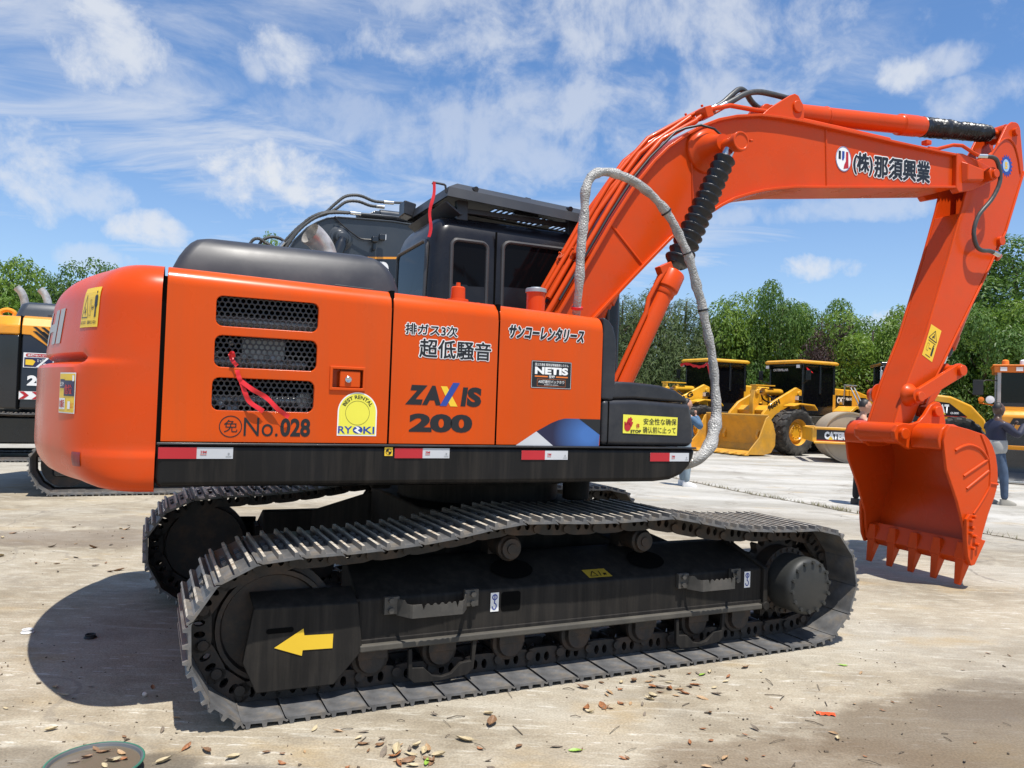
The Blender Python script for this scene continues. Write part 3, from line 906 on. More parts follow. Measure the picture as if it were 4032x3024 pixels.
for t, w in (((0.735, 2.575), .30), ((1.80, 3.795), .26), ((4.33, 3.99), .05)):
    best = min(range(len(B_TOP)), key=lambda i: (B_TOP[i][0] - t[0]) ** 2 + (B_TOP[i][1] - t[1]) ** 2)
    d = Vector(B_TOP[min(best + 1, len(B_TOP) - 1)]) - Vector(B_TOP[best - 1]); ang = math.atan2(d.y, d.x); nn = Vector((-math.sin(ang), math.cos(ang)))
    for yy in ((-0.12, 0.09) if w > .1 else (-0.13,)):
        c = Vector(t) + nn * 0.055
        mb.box((c.x, yy, c.y), (0.07, 0.13 if w > .1 else .06, 0.085 if w > .1 else .04), Euler((0, -ang, 0)))
        c2 = Vector(t) + nn * 0.108
        if w > .1: mb.cyl((c2.x, yy, c2.y), (c2.x + nn.x * .02, yy, c2.y + nn.y * .02), .012, n=6)
mb.build('pipe_clamp', ORANGE, boom, bevel=0.006)
# big hoses to the arm cylinder with bright ends
h1 = spline([(1.87, -0.06, 3.905), (2.00, -0.06, 3.99), (2.10, -.05, 4.08), (2.195, -0.03, 4.155), (2.27, -0.02, 4.155), (2.36, 0, 4.095), (2.47, 0.02, 4.065), (2.60, .03, 4.07)], 6)
h2 = spline([(1.93, -0.10, 3.92), (2.085, -0.10, 4.02), (2.212, -0.09, 4.10), (2.357, -0.08, 4.150), (2.52, -.07, 4.165), (2.66, -0.06, 4.17), (2.74, -0.05, 4.175)], 6)
mb = MB(); mb.tube(h1, 0.024, 12); mb.tube(h2, 0.024, 12); mb.build('hydraulic_hose', HOSE, boom, smooth=60)
mb = MB()
mb.cyl(h1[0] - (h1[3] - h1[0]) * .6, h1[3], .029, n=14); mb.cyl(h2[0] - (h2[3] - h2[0]) * .6, h2[3], .029, n=14); mb.cyl(h2[-4], h2[-1] + (h2[-1] - h2[-3]) * .6, .029, n=14)
mb.build('hose_fitting', CHROME, boom, bevel=0.003)

# ------------------------------------------------------------------ lift cylinders
def ridged(p0, p1, n, r_hi, r_lo, taper=1.0, r_end=None):
    p0, p1 = Vector(p0), Vector(p1); d = p1 - p0; L = d.length
    prof = [(0, r_lo)]
    for i in range(n):
        f = 1 + (taper - 1) * i / n
        a = L * i / n; w = L / n
        prof += [(a + w * .10, r_lo * f), (a + w * .50, r_hi * .93 * f), (a + w * .66, r_hi * f), (a + w * .74, r_hi * .99 * f), (a + w * .80, r_hi * .86 * f), (a + w * .95, r_lo * f)]
    prof.append((L, r_lo * taper))
    return p0, d, prof
for s in (-1, 1):
    y = s * 0.43
    A, Bp = Vector((0.72, y, 1.30)), Vector((1.80, y, 3.505)); d = (Bp - A).normalized()
    at = lambda z: A + d * ((z - A.z) / d.z)
    mb = MB()
    mb.cyl(A, at(2.42), 0.072, n=30)
    mb.lathe(at(2.30), d, [(0, .073), (.012, .080), (.05, .080), (.06, .094), (.19, .094), (.20, .088), (.215, .060)], 30)
    mb.cyl(at(1.30) + Vector((0, -.06, 0)), at(1.30) + Vector((0, .06, 0)), .1, n=20)
    q = at(2.46) + Vector((-.10, -.02 * s, 0.02))
    mb.box(tuple(at(2.47) + Vector((-.085, s * .02, .03))), (0.11, 0.07, 0.06), Euler((0, -R(26), 0)))
    lc = mb.build('lift_cylinder', ORANGE, EX, bevel=0.005)
    mb = MB(); off = Vector((-0.085, s * .04, .02))
    mb.tube([at(2.47) + off, at(2.38) + off + Vector((-.02, 0, 0)), at(2.25) + off + Vector((-.03, 0, 0)), at(2.15) + off, at(1.45) + off], 0.017, 10)
    mb.build('cylinder_pipe', ORANGE, lc, smooth=60)
    mb = MB(); p0, dd, prof = ridged(at(2.54), at(3.40), 14, 0.104, 0.070, 0.78)
    mb.lathe(p0, dd, prof, 36)
    rn = random.Random(3)
    for v_ in mb.bm.verts: v_.co += Vector((rn.uniform(-1, 1), rn.uniform(-1, 1), rn.uniform(-1, 1))) * 0.0022
    mb.build('rod_bellows', BELLOW, lc, smooth=70)
    mb = MB(); mb.cyl(at(3.34), at(3.46), .046, n=20); mb.build('cylinder_rod', CHROME, lc)

# ------------------------------------------------------------------ arm
HA = 0.155
rear = [(5.44, 3.345), (5.10, 2.80), (4.80, 2.35), (4.46, 1.83), (4.345, 1.61)]
near_out = [(5.575, 4.462), (5.615, 4.455), (5.648, 4.42), (5.66, 4.36), (5.718, 4.01)] + rear + [(4.285, 1.60), (4.20, 1.44), (4.06, 1.385), (3.955, 1.395), (4.10, 1.765), (4.352, 2.262), (4.65, 3.035), (4.82, 3.52), (4.95, 3.96), (5.10, 4.02), (5.27, 4.13), (5.44, 4.40), (5.52, 4.455)]
mb = MB()
mb.prism(near_out, -HA, -HA + 0.028); mb.prism(near_out, HA - 0.028, HA)
inner = [(5.40, 3.36)] + [(a - .008, b + .01) for a, b in rear] + [(4.28, 1.60), (4.18, 1.44), (3.962, 1.40), (4.106, 1.765), (4.358, 2.262), (4.656, 3.035), (4.80, 3.45)]
mb.prism(inner, -HA + 0.027, HA - 0.027)
arm = mb.build('arm', ORANGE, EX, bevel=0.010, smooth=28)
mb = MB()   # back cover plate standing past the side plates, top ears rim, weld beads
for (a, b), (a2, b2) in zip([(5.705, 3.99)] + rear[:-1], rear):
    mb.cyl((a + .012, -HA + .0, b), (a2 + .012, -HA + .0, b2), 0.013, n=8)
    mb.hexa([(a, -HA, b), (a + .02, -HA, b - .012), (a2 + .02, -HA, b2 - .012), (a2, -HA, b2), (a, HA, b), (a + .02, HA, b - .012), (a2 + .02, HA, b2 - .012), (a2, HA, b2)])
mb.build('back_plate', ORANGE, arm, bevel=0.004)
mb = MB()
rim = spline([(5.20, -HA - .002, 4.06), (5.34, -HA - .002, 4.215), (5.45, -HA - .002, 4.27), (5.55, -HA - .002, 4.23), (5.62, -HA - .002, 4.10), (5.66, -HA - .002, 3.95)], 6)
mb.tube(rim, 0.010, 8); mb.build('arm_rim', ORANGE, arm)
for x, z, r in ((5.56, 4.355, .040), (5.36, 3.24, .045)): mb = MB(); mb.cyl((x, -HA - .035, z), (x, HA + .035, z), r, n=20); mb.build('pivot_pin', ORANGE, arm, bevel=0.004)
mb = MB()
for s in (-1, 1):
    mb.lathe((4.135, s * (HA - .002), 1.685), (0, s, 0), [(0, .105), (.015, .104), (.03, .09), (.075, .062), (.10, .060)], 28)
mb.cyl((4.00, -0.20, 1.335), (4.00, 0.20, 1.335), 0.098, n=30)
mb.build('link_boss', ORANGE, arm, smooth=50)
# hose that hangs beside the arm
ah = spline([(4.92, -0.24, 3.985), (5.03, -0.3, 3.975), (5.104, -0.3, 3.921), (5.135, -0.3, 3.773), (5.06, -0.28, 3.597), (4.907, -0.25, 3.413), (4.86, -0.24, 3.254), (4.90, -0.24, 3.132), (4.98, -0.24, 3.094), (5.09, -0.24, 3.10), (5.17, -.24, 3.09)], 8)
mb = MB(); mb.tube(ah, 0.019, 12, radii=[0.019 + (0.0015 if i % 2 else 0) for i in range(len(ah))]); mb.build('hydraulic_hose', HOSE, arm, smooth=40)
mb = MB(); mb.cyl(ah[-1] - Vector((.03, 0, -.005)), ah[-1] + Vector((.06, 0, -.012)), .023, n=14); mb.cyl(ah[0] - (ah[4] - ah[0]) * .3, ah[4], .023, n=14); mb.build('hose_fitting', CHROME, arm)
mb = MB()
mb.tube([(4.33, -.15, 3.99), (4.43, -.16, 3.995), (4.60, -.2, 4.05), (4.70, -.22, 4.055), (4.86, -.235, 4.0), (4.93, -.24, 3.985)], .017, 10)
mb.tube([(5.20, -.24, 3.085), (5.30, -.2, 3.08), (5.32, -.16, 3.06)], .024, 10); mb.build('hydraulic_pipe', ORANGE, arm, smooth=60)

# arm cylinder
A, Bp = Vector((2.72, 0, 4.07)), Vector((5.56, 0, 4.375)); d = (Bp - A).normalized(); LL = (Bp - A).length
mb = MB(); mb.lathe(A, d, [(-.06, .05), (-.03, .075), (.05, .085), (.46, .085), (.462, .090), (.474, .090), (.476, .082), (1.38, .082), (1.40, .088), (1.41, .098), (1.62, .098), (1.64, .094), (1.70, .094), (1.71, .07)], 34)
mb.cyl(A + d * .47 + Vector((0, -.05, -.10)), A + d * .52 + Vector((0, -.05, -.10)), .016, n=8)
ac = mb.build('arm_cylinder', ORANGE, EX, bevel=0.004)
rn = random.Random(11)
mb = MB(); n = 44; prof = []
for i in range(n + 1):
    t = i / n
    prof.append((1.69 + t * 1.0, 0.088 - 0.012 * t + (0.008 if i % 2 else -0.003) + rn.uniform(-.004, .004)))
mb.lathe(A, d, prof, 34)
for v_ in mb.bm.verts: v_.co += Vector((rn.uniform(-1, 1), rn.uniform(-1, 1), rn.uniform(-1, 1))) * 0.003
mb.build('rod_cover', BELLOW, ac, smooth=30)
mb = MB(); mb.cyl(A + d * 2.6, Bp, .05, n=20); mb.cyl(Bp + Vector((0, -.08, 0)), Bp + Vector((0, .08, 0)), .085, n=24); mb.build('cylinder_rod', ORANGE, ac, bevel=0.004)
# bucket cylinder behind the arm
A, Bp = Vector((5.44, 0, 3.24)), Vector((4.72, 0, 1.935)); d = (Bp - A).normalized(); LL = (Bp - A).length
mb = MB(); mb.lathe(A, d, [(-.05, .06), (.03, .066), (1.08, .066), (1.09, .076), (1.22, .076), (1.23, .05)], 28); bc = mb.build('bucket_cylinder', ORANGE, EX, bevel=0.004)
mb = MB(); mb.lathe(A, d, [(1.22, .055), (1.25, .062), (1.30, .06), (1.32, .04)], 24); mb.build('rod_seal', RUBBER, bc)
mb = MB(); mb.cyl(A + d * 1.2, Bp - d * .05, .040, n=20); mb.build('cylinder_rod', CHROME, bc)
mb = MB(); mb.cyl(Bp + Vector((0, -.10, 0)), Bp + Vector((0, .10, 0)), .07, n=22); mb.build('rod_eye', ORANGE, bc, bevel=0.005)
# links
mb = MB()
P1, P2, P3 = Vector((4.155, 0, 1.672)), Vector((4.715, 0, 1.935)), Vector((4.39, 0, 1.545))
def link_bar(mb, a, b, y, th, wa, wb):
    d = (b - a).normalized(); nrm = Vector((-d.z, 0, d.x)); pts = []
    for c_, w, sg in ((a, wa, -1), (b, wb, 1)):
        base = math.atan2(d.z * sg, d.x * sg)
        for i in range(9):
            t = base - PI / 2 + PI * i / 8
            pts.append((c_.x + w * math.cos(t), c_.z + w * math.sin(t)))
    mb.prism(pts, y - th / 2, y + th / 2)
for s in (-1, 1): link_bar(mb, P1, P2, s * (HA + .065), .045, .062, .066)
for s in (-1, 1):
    mb.cyl((P1.x, s * (HA + .02), P1.z), (P1.x, s * (HA + .125), P1.z), .046, n=20)
mb.cyl((P2.x, -(HA + .12), P2.z), (P2.x, HA + .12, P2.z), .052, n=20)
link = mb.build('side_link', ORANGE, EX, bevel=0.008)
mb = MB()
for s in (-1, 1): link_bar(mb, P2, P3, s * .085, .05, .060, .060)
mb.box(((P2.x + P3.x) / 2, 0, (P2.z + P3.z) / 2), (.07, .16, .2), Euler((0, R(40), 0)))
mb.build('bucket_link', ORANGE, link, bevel=0.008)

# ------------------------------------------------------------------ bucket
BK = Matrix.Translation((4.10, 0, 0)) @ Matrix.Rotation(R(-3.9), 4, 'Z') @ Matrix.Translation((-4.10, 0, 0))
WB = 0.555; sx = 0.038
b_side = [(4.059, 1.296), (4.091, 1.38), (4.133, 1.428), (4.213, 1.424), (4.375, 1.396), (4.55, 1.357), (4.607, 1.315), (4.655, 1.254), (4.696, 1.168), (4.718, 1.07), (4.726, 0.971), (4.718, 0.885), (4.689, 0.8), (4.619, 0.655), (4.55, 0.475), (4.526, 0.379), (4.466, 0.249), (4.404, 0.215), (4.366, 0.266), (4.345, 0.375), (4.331, 0.519), (4.234, 0.773), (4.102, 1.048)]
b_side = [(a + sx, b) for a, b in b_side]
mb = MB(BK)
shell = b_side[2:18]
cen = Vector((4.36 + sx, .9))
def toward(p, d):
    v_ = (cen - Vector(p)).normalized(); return (p[0] + v_.x * d, p[1] + v_.y * d)
mb.loft([[(p[0], -WB, p[1]), (p[0], WB, p[1]), (q[0], WB, q[1]), (q[0], -WB, q[1])] for p, q in ((p, toward(p, .022)) for p in shell)])
bucket_in = [toward(p, .004) for p in b_side]
for s in (-1, 1): mb.prism(bucket_in, s * WB - .014, s * WB + .014)
bucket = mb.build('bucket', ORANGE, EX, bevel=0.006, smooth=32)
mb = MB(BK)    # thick lip plate that carries the teeth
a, b, c, d_ = (4.415 + sx, .205), (4.362 + sx, .265), (4.435 + sx, .42), (4.50 + sx, .36)
mb.hexa([(p[0], -WB - .01, p[1]) for p in (a, b, c, d_)] + [(p[0], WB + .01, p[1]) for p in (a, b, c, d_)])
mb.build('bucket_lip', ORANGE, bucket, bevel=0.006)
for s in (-1, 1):
    y = s * (WB + .014)
    paths = [([(4.50, 1.357), (4.585, 1.20), (4.622, 1.05), (4.62, .93), (4.608, .876), (4.52, .76), (4.431, .662)], 4, .010), ([(4.20, 1.21), (4.225, 1.222), (4.287, 1.246), (4.376, 1.259), (4.486, 1.229), (4.562, 1.169), (4.585, 1.135)], 5, .013), ([(4.304, .989), (4.585, 1.130)], 1, .012), ([(4.343, .880), (4.603, 1.035)], 1, .012), ([(4.62, .925), (4.72, .915)], 1, .010)]
    for path, k, r_ in paths:
        mb = MB(BK); q = [Vector((p[0] + sx, y, p[1])) for p in path]
        mb.tube(spline(q, k) if len(q) > 2 else q, r_, 8); mb.build('bucket_rib', ORANGE, bucket, smooth=60)
for s in (-1, 1):
    mb = MB(BK)
    ear = [(3.93, 1.41), (3.895, 1.35), (3.91, 1.285), (3.97, 1.245), (4.07, 1.195), (4.25, 1.20), (4.50, 1.36), (4.515, 1.45), (4.475, 1.585), (4.44, 1.628), (4.395, 1.635), (4.33, 1.60), (4.26, 1.51), (4.19, 1.45), (4.10, 1.425), (4.0, 1.43)]
    mb.prism(ear, s * .215 - .022, s * .215 + .022)
    mb.cyl((3.995, s * .19, 1.335), (3.995, s * .275, 1.335), .052, n=20); mb.cyl((4.39, s * .19, 1.545), (4.39, s * .275, 1.545), .050, n=20)
    mb.build('bucket_ear', ORANGE, bucket, bevel=0.010, smooth=40)
    mb = MB(BK)   # tube beam from the ear out to the side plate
    o_ = [(4.085, 1.215), (4.075, 1.30), (4.10, 1.385), (4.16, 1.432), (4.26, 1.435), (4.36, 1.405), (4.42, 1.30), (4.36, 1.20)]
    mb.prism(o_, min(s * .237, s * (WB - .012)), max(s * .237, s * (WB - .012))); mb.build('hinge_beam', ORANGE, bucket, bevel=0.02, seg=3, smooth=50)
mb = MB(BK); mb.cyl((4.39, -.19, 1.545), (4.39, .19, 1.545), .04, n=18); mb.build('link_pin', ORANGE, bucket)
for k in range(5):
    y = -WB + .06 + k * (2 * WB - .12) / 4
    mb = MB(BK)
    w0, w1 = .050, .027
    c0, c1 = Vector((4.415 + sx, y, .300)), Vector((4.345 + sx, y, .035))
    dx = Vector((.045, 0, -.012))
    mb.hexa([c0 - dx + Vector((0, -w0, 0)), c0 - dx + Vector((0, w0, 0)), c0 + dx * 1.3 + Vector((0, w0, 0)), c0 + dx * 1.3 + Vector((0, -w0, 0)),
             c1 - dx * .25 + Vector((0, -w1, 0)), c1 - dx * .25 + Vector((0, w1, 0)), c1 + dx * .35 + Vector((0, w1, 0)), c1 + dx * .35 + Vector((0, -w1, 0))])
    mb.hexa([c0 - dx * 1.3 + Vector((.02, -w0 * .7, .09)), c0 - dx * 1.3 + Vector((.02, w0 * .7, .09)), c0 + dx * 1.4 + Vector((.02, w0 * .7, .09)), c0 + dx * 1.4 + Vector((.02, -w0 * .7, .09)),
             c0 - dx * 1.15 + Vector((-.01, -w0 * 1.1, -.06)), c0 - dx * 1.15 + Vector((-.01, w0 * 1.1, -.06)), c0 + dx * 1.35 + Vector((-.01, w0 * 1.1, -.06)), c0 + dx * 1.35 + Vector((-.01, -w0 * 1.1, -.06))])
    mb.build('bucket_tooth', ORANGE, bucket, bevel=0.008)
for s in (-1, 1):
    mb = MB(BK); y = s * (WB + .02)
    mb.prism([(4.308 + sx, .62), (4.345 + sx, .66), (4.390 + sx, .655), (4.383 + sx, .556), (4.412 + sx, .495), (4.504 + sx, .438), (4.545 + sx, .43), (4.42 + sx, .225), (4.375 + sx, .215), (4.335 + sx, .30), (4.315 + sx, .45)], min(y, y + s * .028), max(y, y + s * .028))
    for a, b in ((4.389, .640), (4.355, .61), (4.37, .545), (4.40, .47), (4.35, .50), (4.43, .40), (4.38, .37)): mb.cyl((a + sx, y + s * .02, b), (a + sx, y + s * .058, b), .017, n=6)
    mb.build('side_cutter', ORANGE, bucket, bevel=0.005)

# ------------------------------------------------------------------ undercarriage (turned one degree against the upper body)
MT = MTN = Matrix.Rotation(R(1.03), 4, 'Z')
TRK = [(-1.70, 0.036), (-0.9, 0.034), (0.0, 0.034), (0.9, 0.034), (1.78, 0.036), (1.90, 0.060), (2.01, 0.145), (2.075, 0.240), (2.108, 0.345), (2.108, 0.440), (2.080, 0.545), (2.035, 0.620), (1.975, 0.685), (1.90, 0.728),
       (1.78, 0.742), (1.50, 0.745), (1.20, 0.762), (0.95, 0.797), (0.75, 0.838), (0.60, 0.858), (0.40, 0.850), (0.15, 0.846), (-0.12, 0.856), (-0.30, 0.862), (-0.48, 0.842), (-0.70, 0.803), (-0.95, 0.772), (-1.25, 0.752), (-1.50, 0.744), (-1.62, 0.736),
       (-1.74, 0.695), (-1.84, 0.632), (-1.895, 0.565), (-1.932, 0.47), (-1.940, 0.385), (-1.912, 0.285), (-1.86, 0.185), (-1.79, 0.085)]


def even_loop(pts, pitch):
    sp = spline([(x, 0, z) for x, z in pts], 10, closed=True)
    L = [0]
    for i in range(len(sp)): L.append(L[-1] + (sp[(i + 1) % len(sp)] - sp[i]).length)
    n = round(L[-1] / pitch); out = []
    k = 0
    for j in range(n):
        s = L[-1] * j / n
        while L[k + 1] < s: k += 1
        t = (s - L[k]) / (L[k + 1] - L[k])
        out.append(sp[k % len(sp)].lerp(sp[(k + 1) % len(sp)], t))
    return out


def shoe_mesh():
    """triple-grouser shoe: x along the chain, z out of the chain, y across"""
    p = .19
    prof = [(-.100, -.006), (-.088, -.001), (-.08, 0), (.08, 0), (.098, .010), (.104, .009),
            (.106, .016), (.098, .020), (.084, .013), (.082, .014), (.078, .036), (.066, .036), (.060, .014), (.014, .012), (.010, .036), (-.004, .036), (-.010, .013), (-.058, .012), (-.062, .034), (-.076, .034), (-.082, .012), (-.092, .006)]
    mb = MB(); mb.prism(prof, -.325, .325)
    for f in mb.bm.faces:
        if all(v.co.z > .030 for v in f.verts): f.material_index = 1
    for bx_ in (-.036, .036):
        for by in (-.075, -.045, .045, .075):
            mb.cyl((bx_, by, .010), (bx_, by, .028), .013, n=6)
    for bx_, by in ((0, -.14), (0, .14)): pass
    return mb


def rail_shape(mb, y, M):
    """one chain link plate with two windows"""
    top, bot = -.002, -.098
    o = [(-.10, top), (-.112, -.03), (-.108, -.066), (-.085, -.092), (-.05, bot), (.05, bot), (.085, -.092), (.108, -.066), (.105, -.03), (.09, top)]
    mb.M = M
    mb.holed(o, [circle(-.030, -.045, .016, 10, .026), circle(.024, -.045, .016, 10, .026)], lambda a, b: Vector((a, y, b)), (0, .028, 0))
    mb.cyl((-.088, y - .016, -.062), (-.088, y + .03, -.062), .024, n=12)


shoe0 = None
def crawler(parent, y_c, pts, MTt, name='crawler_track', shoe_m=STEEL, links=True):
    global shoe0
    lp = even_loop(pts, .190); n = len(lp)
    mats = []
    for i in range(n):
        a, b = lp[i], lp[(i + 1) % n]; c = (a + b) / 2; t = (b - a).normalized()
        # bottom runs +x with the outside facing down
        nrm = Vector((t.z, 0, -t.x))
        Mx = Matrix(((t.x, 0, nrm.x, c.x), (0, 1, 0, y_c), (t.z, 0, nrm.z, c.z), (0, 0, 0, 1)))
        # keep it right handed
        mats.append(MTt @ Mx)
    mb = MB()
    if links:
        for Mx in mats:
            for y in (-.095, .067): rail_shape(mb, y, Mx)
            mb.M = Mx; mb.cyl((-.088, -.06, -.062), (-.088, .06, -.062), .026, n=10)
        mb.M = Matrix.Identity(4)
    else:
        q = [p for p in lp]
        for y in (-.08, .08):
            mb.tube([MTt @ Vector((p.x, y_c + y, p.z)) for p in q] + [MTt @ Vector((q[0].x, y_c + y, q[0].z))], .03, 6)
    ch = mb.build(name, CHAINM, parent, smooth=30)
    if shoe0 is None:
        shoe0 = shoe_mesh().build('track_shoe', [shoe_m, WORN], None, bevel=0.0, smooth=25).data
        for ob in [o for o in bpy.data.objects if o.data is shoe0]: bpy.data.objects.remove(ob)
    for Mx in mats:
        o = bpy.data.objects.new('track_shoe', shoe0); COL.objects.link(o)
        o.parent = ch; o.matrix_local = Mx
    return ch


def axis_cyl(mb, x, y0, y1, z, r, n=24): mb.cyl((x, y0, z), (x, y1, z), r, n=n)


STICKERS = []
def track_assembly(parent, s, detail):
    """s = -1 near side, +1 far side"""
    yc = s * 1.10
    MT = MTN if s < 0 else MTN @ Matrix.Translation((-.17, 0, 0))
    tr = crawler(parent, yc, TRK, MT)
    o = lambda y: s * y
    mb = MB(MT)
    sec = [(1.275, 0.285), (1.275, 0.495), (0.99, 0.625), (0.90, 0.625), (0.90, 0.285)]
    mb.loft([[(x, o(y), z) for y, z in sec] for x in (-1.16, 1.44)])
    fr = mb.build('track_frame', FRAMEP, parent, bevel=0.012, smooth=30)
    mb = MB(MT)
    mb.box((0.135, o(1.285), 0.262), (2.57, 0.05, 0.034)); mb.build('dusty_ledge', DUSTY, fr, bevel=0.008)
    mb = MB(MT); mb.box((0.14, o(1.1), 0.285), (2.6, 0.36, 0.03))
    # raised end flange by the final drive
    mb.hexa([(1.435, o(1.30), .25), (1.47, o(1.30), .25), (1.47, o(1.30), .50), (1.435, o(1.30), .50), (1.435, o(1.22), .25), (1.47, o(1.22), .25), (1.47, o(1.22), .50), (1.435, o(1.22), .50)])
    mb.hexa([(1.435, o(1.30), .50), (1.47, o(1.30), .50), (1.38, o(.98), .66), (1.34, o(.98), .66), (1.435, o(1.24), .49), (1.47, o(1.24), .49), (1.38, o(.96), .64), (1.34, o(.96), .64)])
    mb.cyl((1.455, o(1.31), .262), (1.455, o(1.24), .262), .028, n=14)
    mb.build('frame_flange', FRAMEP, fr, bevel=0.006)
    # nose guard over the idler
    mb = MB(MT)
    g = [(-1.695, .255), (-1.655, .50), (-1.165, .49), (-1.135, .255), (-1.27, .105), (-1.63, .108)]
    g2 = [(-1.675, .545), (-1.175, .535)]
    mb.prism(g, *(sorted((o(1.30), o(1.27)))))
    mb.hexa([(-1.655, o(1.30), .498), (-1.165, o(1.30), .488), (-1.165, o(1.27), .488), (-1.655, o(1.27), .498), (-1.668, o(1.22), .555), (-1.175, o(1.20), .545), (-1.175, o(1.17), .545), (-1.668, o(1.19), .555)])
    mb.prism([(-1.2, .27), (-1.14, .27), (-1.14, .50), (-1.2, .50)], *(sorted((o(1.27), o(1.0)))))
    ng = mb.build('idler_guard', FRAMEP, fr, bevel=0.006)
    # idler wheel
    mb = MB(MT)
    mb.lathe((-1.545, o(1.19), .385), (0, -s, 0), [(0, .0), (0.0, .09), (.02, .10), (.03, .235), (.0, .245), (.0, .265), (.045, .268), (.05, .30), (.13, .30), (.135, .268), (.18, .265), (.18, .0)], 40)
    mb.build('idler_wheel', CHAINM, parent, smooth=35)
    # bottom and carrier rollers
    for x in (-1.07, -0.70, -0.30, 0.125, 0.575, 0.965, 1.30):
        mb = MB(MT)
        mb.lathe((x, o(1.245), .185), (0, -s, 0), [(0, 0), (0, .068), (.03, .075), (.035, .095), (.055, .10), (.07, .085), (.22, .085), (.235, .10), (.27, .095), (.275, 0)], 26)
        mb.box((x, o(1.235), .225), (.15, .04, .07))
        mb.build('track_roller', CHAINM, parent, smooth=35, bevel=.003)
    for x in (-0.285, 0.60):
        mb = MB(MT)
        mb.lathe((x, o(1.19), .685), (0, -s, 0), [(0, 0), (0, .028), (.008, .030), (.010, .056), (.03, .060), (.04, .072), (.06, .074), (.07, .063), (.2, .063), (.26, .05), (.27, 0)], 24)
        mb.box((x, o(.94), .64), (.12, .10, .12))
        mb.build('carrier_roller', CHAINM, parent, smooth=35)
    # final drive
    mb = MB(MT)
    mb.lathe((1.69, o(1.44), .395), (0, -s, 0), [(0, 0), (0, .150), (.006, .165), (.028, .178), (.05, .180), (.34, .180)], 48)
    for k in range(14):
        t = 2 * PI * (k + .3) / 14
        mb.cyl((1.69 + .155 * math.cos(t), o(1.428), .395 + .155 * math.sin(t)), (1.69 + .155 * math.cos(t), o(1.452), .395 + .155 * math.sin(t)), .0125, n=6)
    mb.build('final_drive', HUBM, parent, smooth=40)
    mb = MB(MT)
    teeth = []
    for k in range(21):
        for q, r in ((0, .235), (.25, .275), (.45, .275), (.7, .235)):
            t = 2 * PI * (k + q) / 21; teeth.append((1.69 + r * math.cos(t), .395 + r * math.sin(t)))
    mb.prism(teeth, yc - .03, yc + .03); mb.cyl((1.69, o(1.24), .395), (1.69, o(1.13), .395), .215, n=32)
    for k in range(24):
        t = 2 * PI * k / 24; mb.cyl((1.69 + .198 * math.cos(t), o(1.25), .395 + .198 * math.sin(t)), (1.69 + .198 * math.cos(t), o(1.23), .395 + .198 * math.sin(t)), .012, n=6)
    mb.build('drive_sprocket', CHAINM, parent, smooth=30)
    if not detail: return tr, fr, ng
    # guards round two bottom rollers
    for x in (-0.715, 0.945):
        mb = MB(MT)
        gl = [(x - .185, .235), (x - .165, .235), (x - .16, .14), (x - .10, .135), (x - .085, .12), (x - .05, .088), (x, .078), (x + .05, .088), (x + .085, .12), (x + .10, .135), (x + .16, .14), (x + .165, .25), (x + .19, .25), (x + .175, .10), (x + .14, .070), (x - .02, .056), (x - .15, .062), (x - .18, .09)]
        mb.prism(gl, -1.30, -1.275); mb.build('roller_guard', FRAMEP, fr, bevel=.004)
    # steps
    for x0, x1 in ((-1.03, -.53), (.77, 1.24)):
        mb = MB(MT)
        w = x1 - x0; y0 = -1.277
        mb.box((x0 + .035, y0 - .012, .462), (.075, .024, .085)); mb.box((x1 - .035, y0 - .012, .468), (.075, .024, .085))
        top = []; N = 40; bot = []
        for i in range(N + 1):
            t = i / N; x = x0 + .06 + (w - .12) * t
            y = y0 - .02 - .085 * min(1, min(t, 1 - t) * 7.0)
            dz = 0.0
            if .30 < t < .72 and (i % 4 in (0, 1)): dz = -.010
            if i in (12, 31): dz = -.030
            if t < .08 or t > .92: dz = .016
            top.append((x, y, .478 + dz)); bot.append((x, y, .412))
        th = Vector((0, .008, 0))
        mb.loft([[Vector(a), Vector(b), Vector(b) + th, Vector(a) + th] for a, b in zip(top, bot)])
        mb.build('step', STEPM, fr, smooth=0)
        for x in (x0 + .03, x1 - .03):
            for z in (.440, .488): mb = MB(MT); mb.cyl((x, y0 - .02, z), (x, y0 - .040, z), .015, n=6); mb.build('step_bolt', STEPM, fr, smooth=0)
    # near-black patches standing in for shade inside the frame openings
    mb = MB(MT)
    mb.prism(rrect(-.384, .375, -.270, .478, .016, 4), -1.277, -1.10); mb.build('opening_shade_patch', DARK, fr, smooth=0)
    for cx in (-.26, .64):
        mb = MB(MT); mb.loft([[(cx + .105 * math.cos(t) + .02 * abs(math.cos(t)) * (1 if math.cos(t) > 0 else -1), -1.135 + .082 * math.sin(t), .5655 - .456 * .082 * math.sin(t) * -1 + .003) for t in [2 * PI * i / 28 for i in range(28)]]], cap=False); mb.face(list(mb.bm.verts)); mb.build('opening_shade_patch', DARK, fr, smooth=0)
    mb = MB(MT); mb.prism(rrect(-1.595, .378, -1.470, .402, .011, 4), -1.302, -1.29)
    mb.build('opening_shade_patch', DARK, fr, smooth=0)
    mb = MB(MT); mb.tube([(1.30, -1.10, .64), (1.36, -1.08, .69), (1.40, -1.02, .66), (1.44, -.98, .60)], .022, 10); mb.build('drive_hose', RUBBER, fr)
    return tr, fr, ng


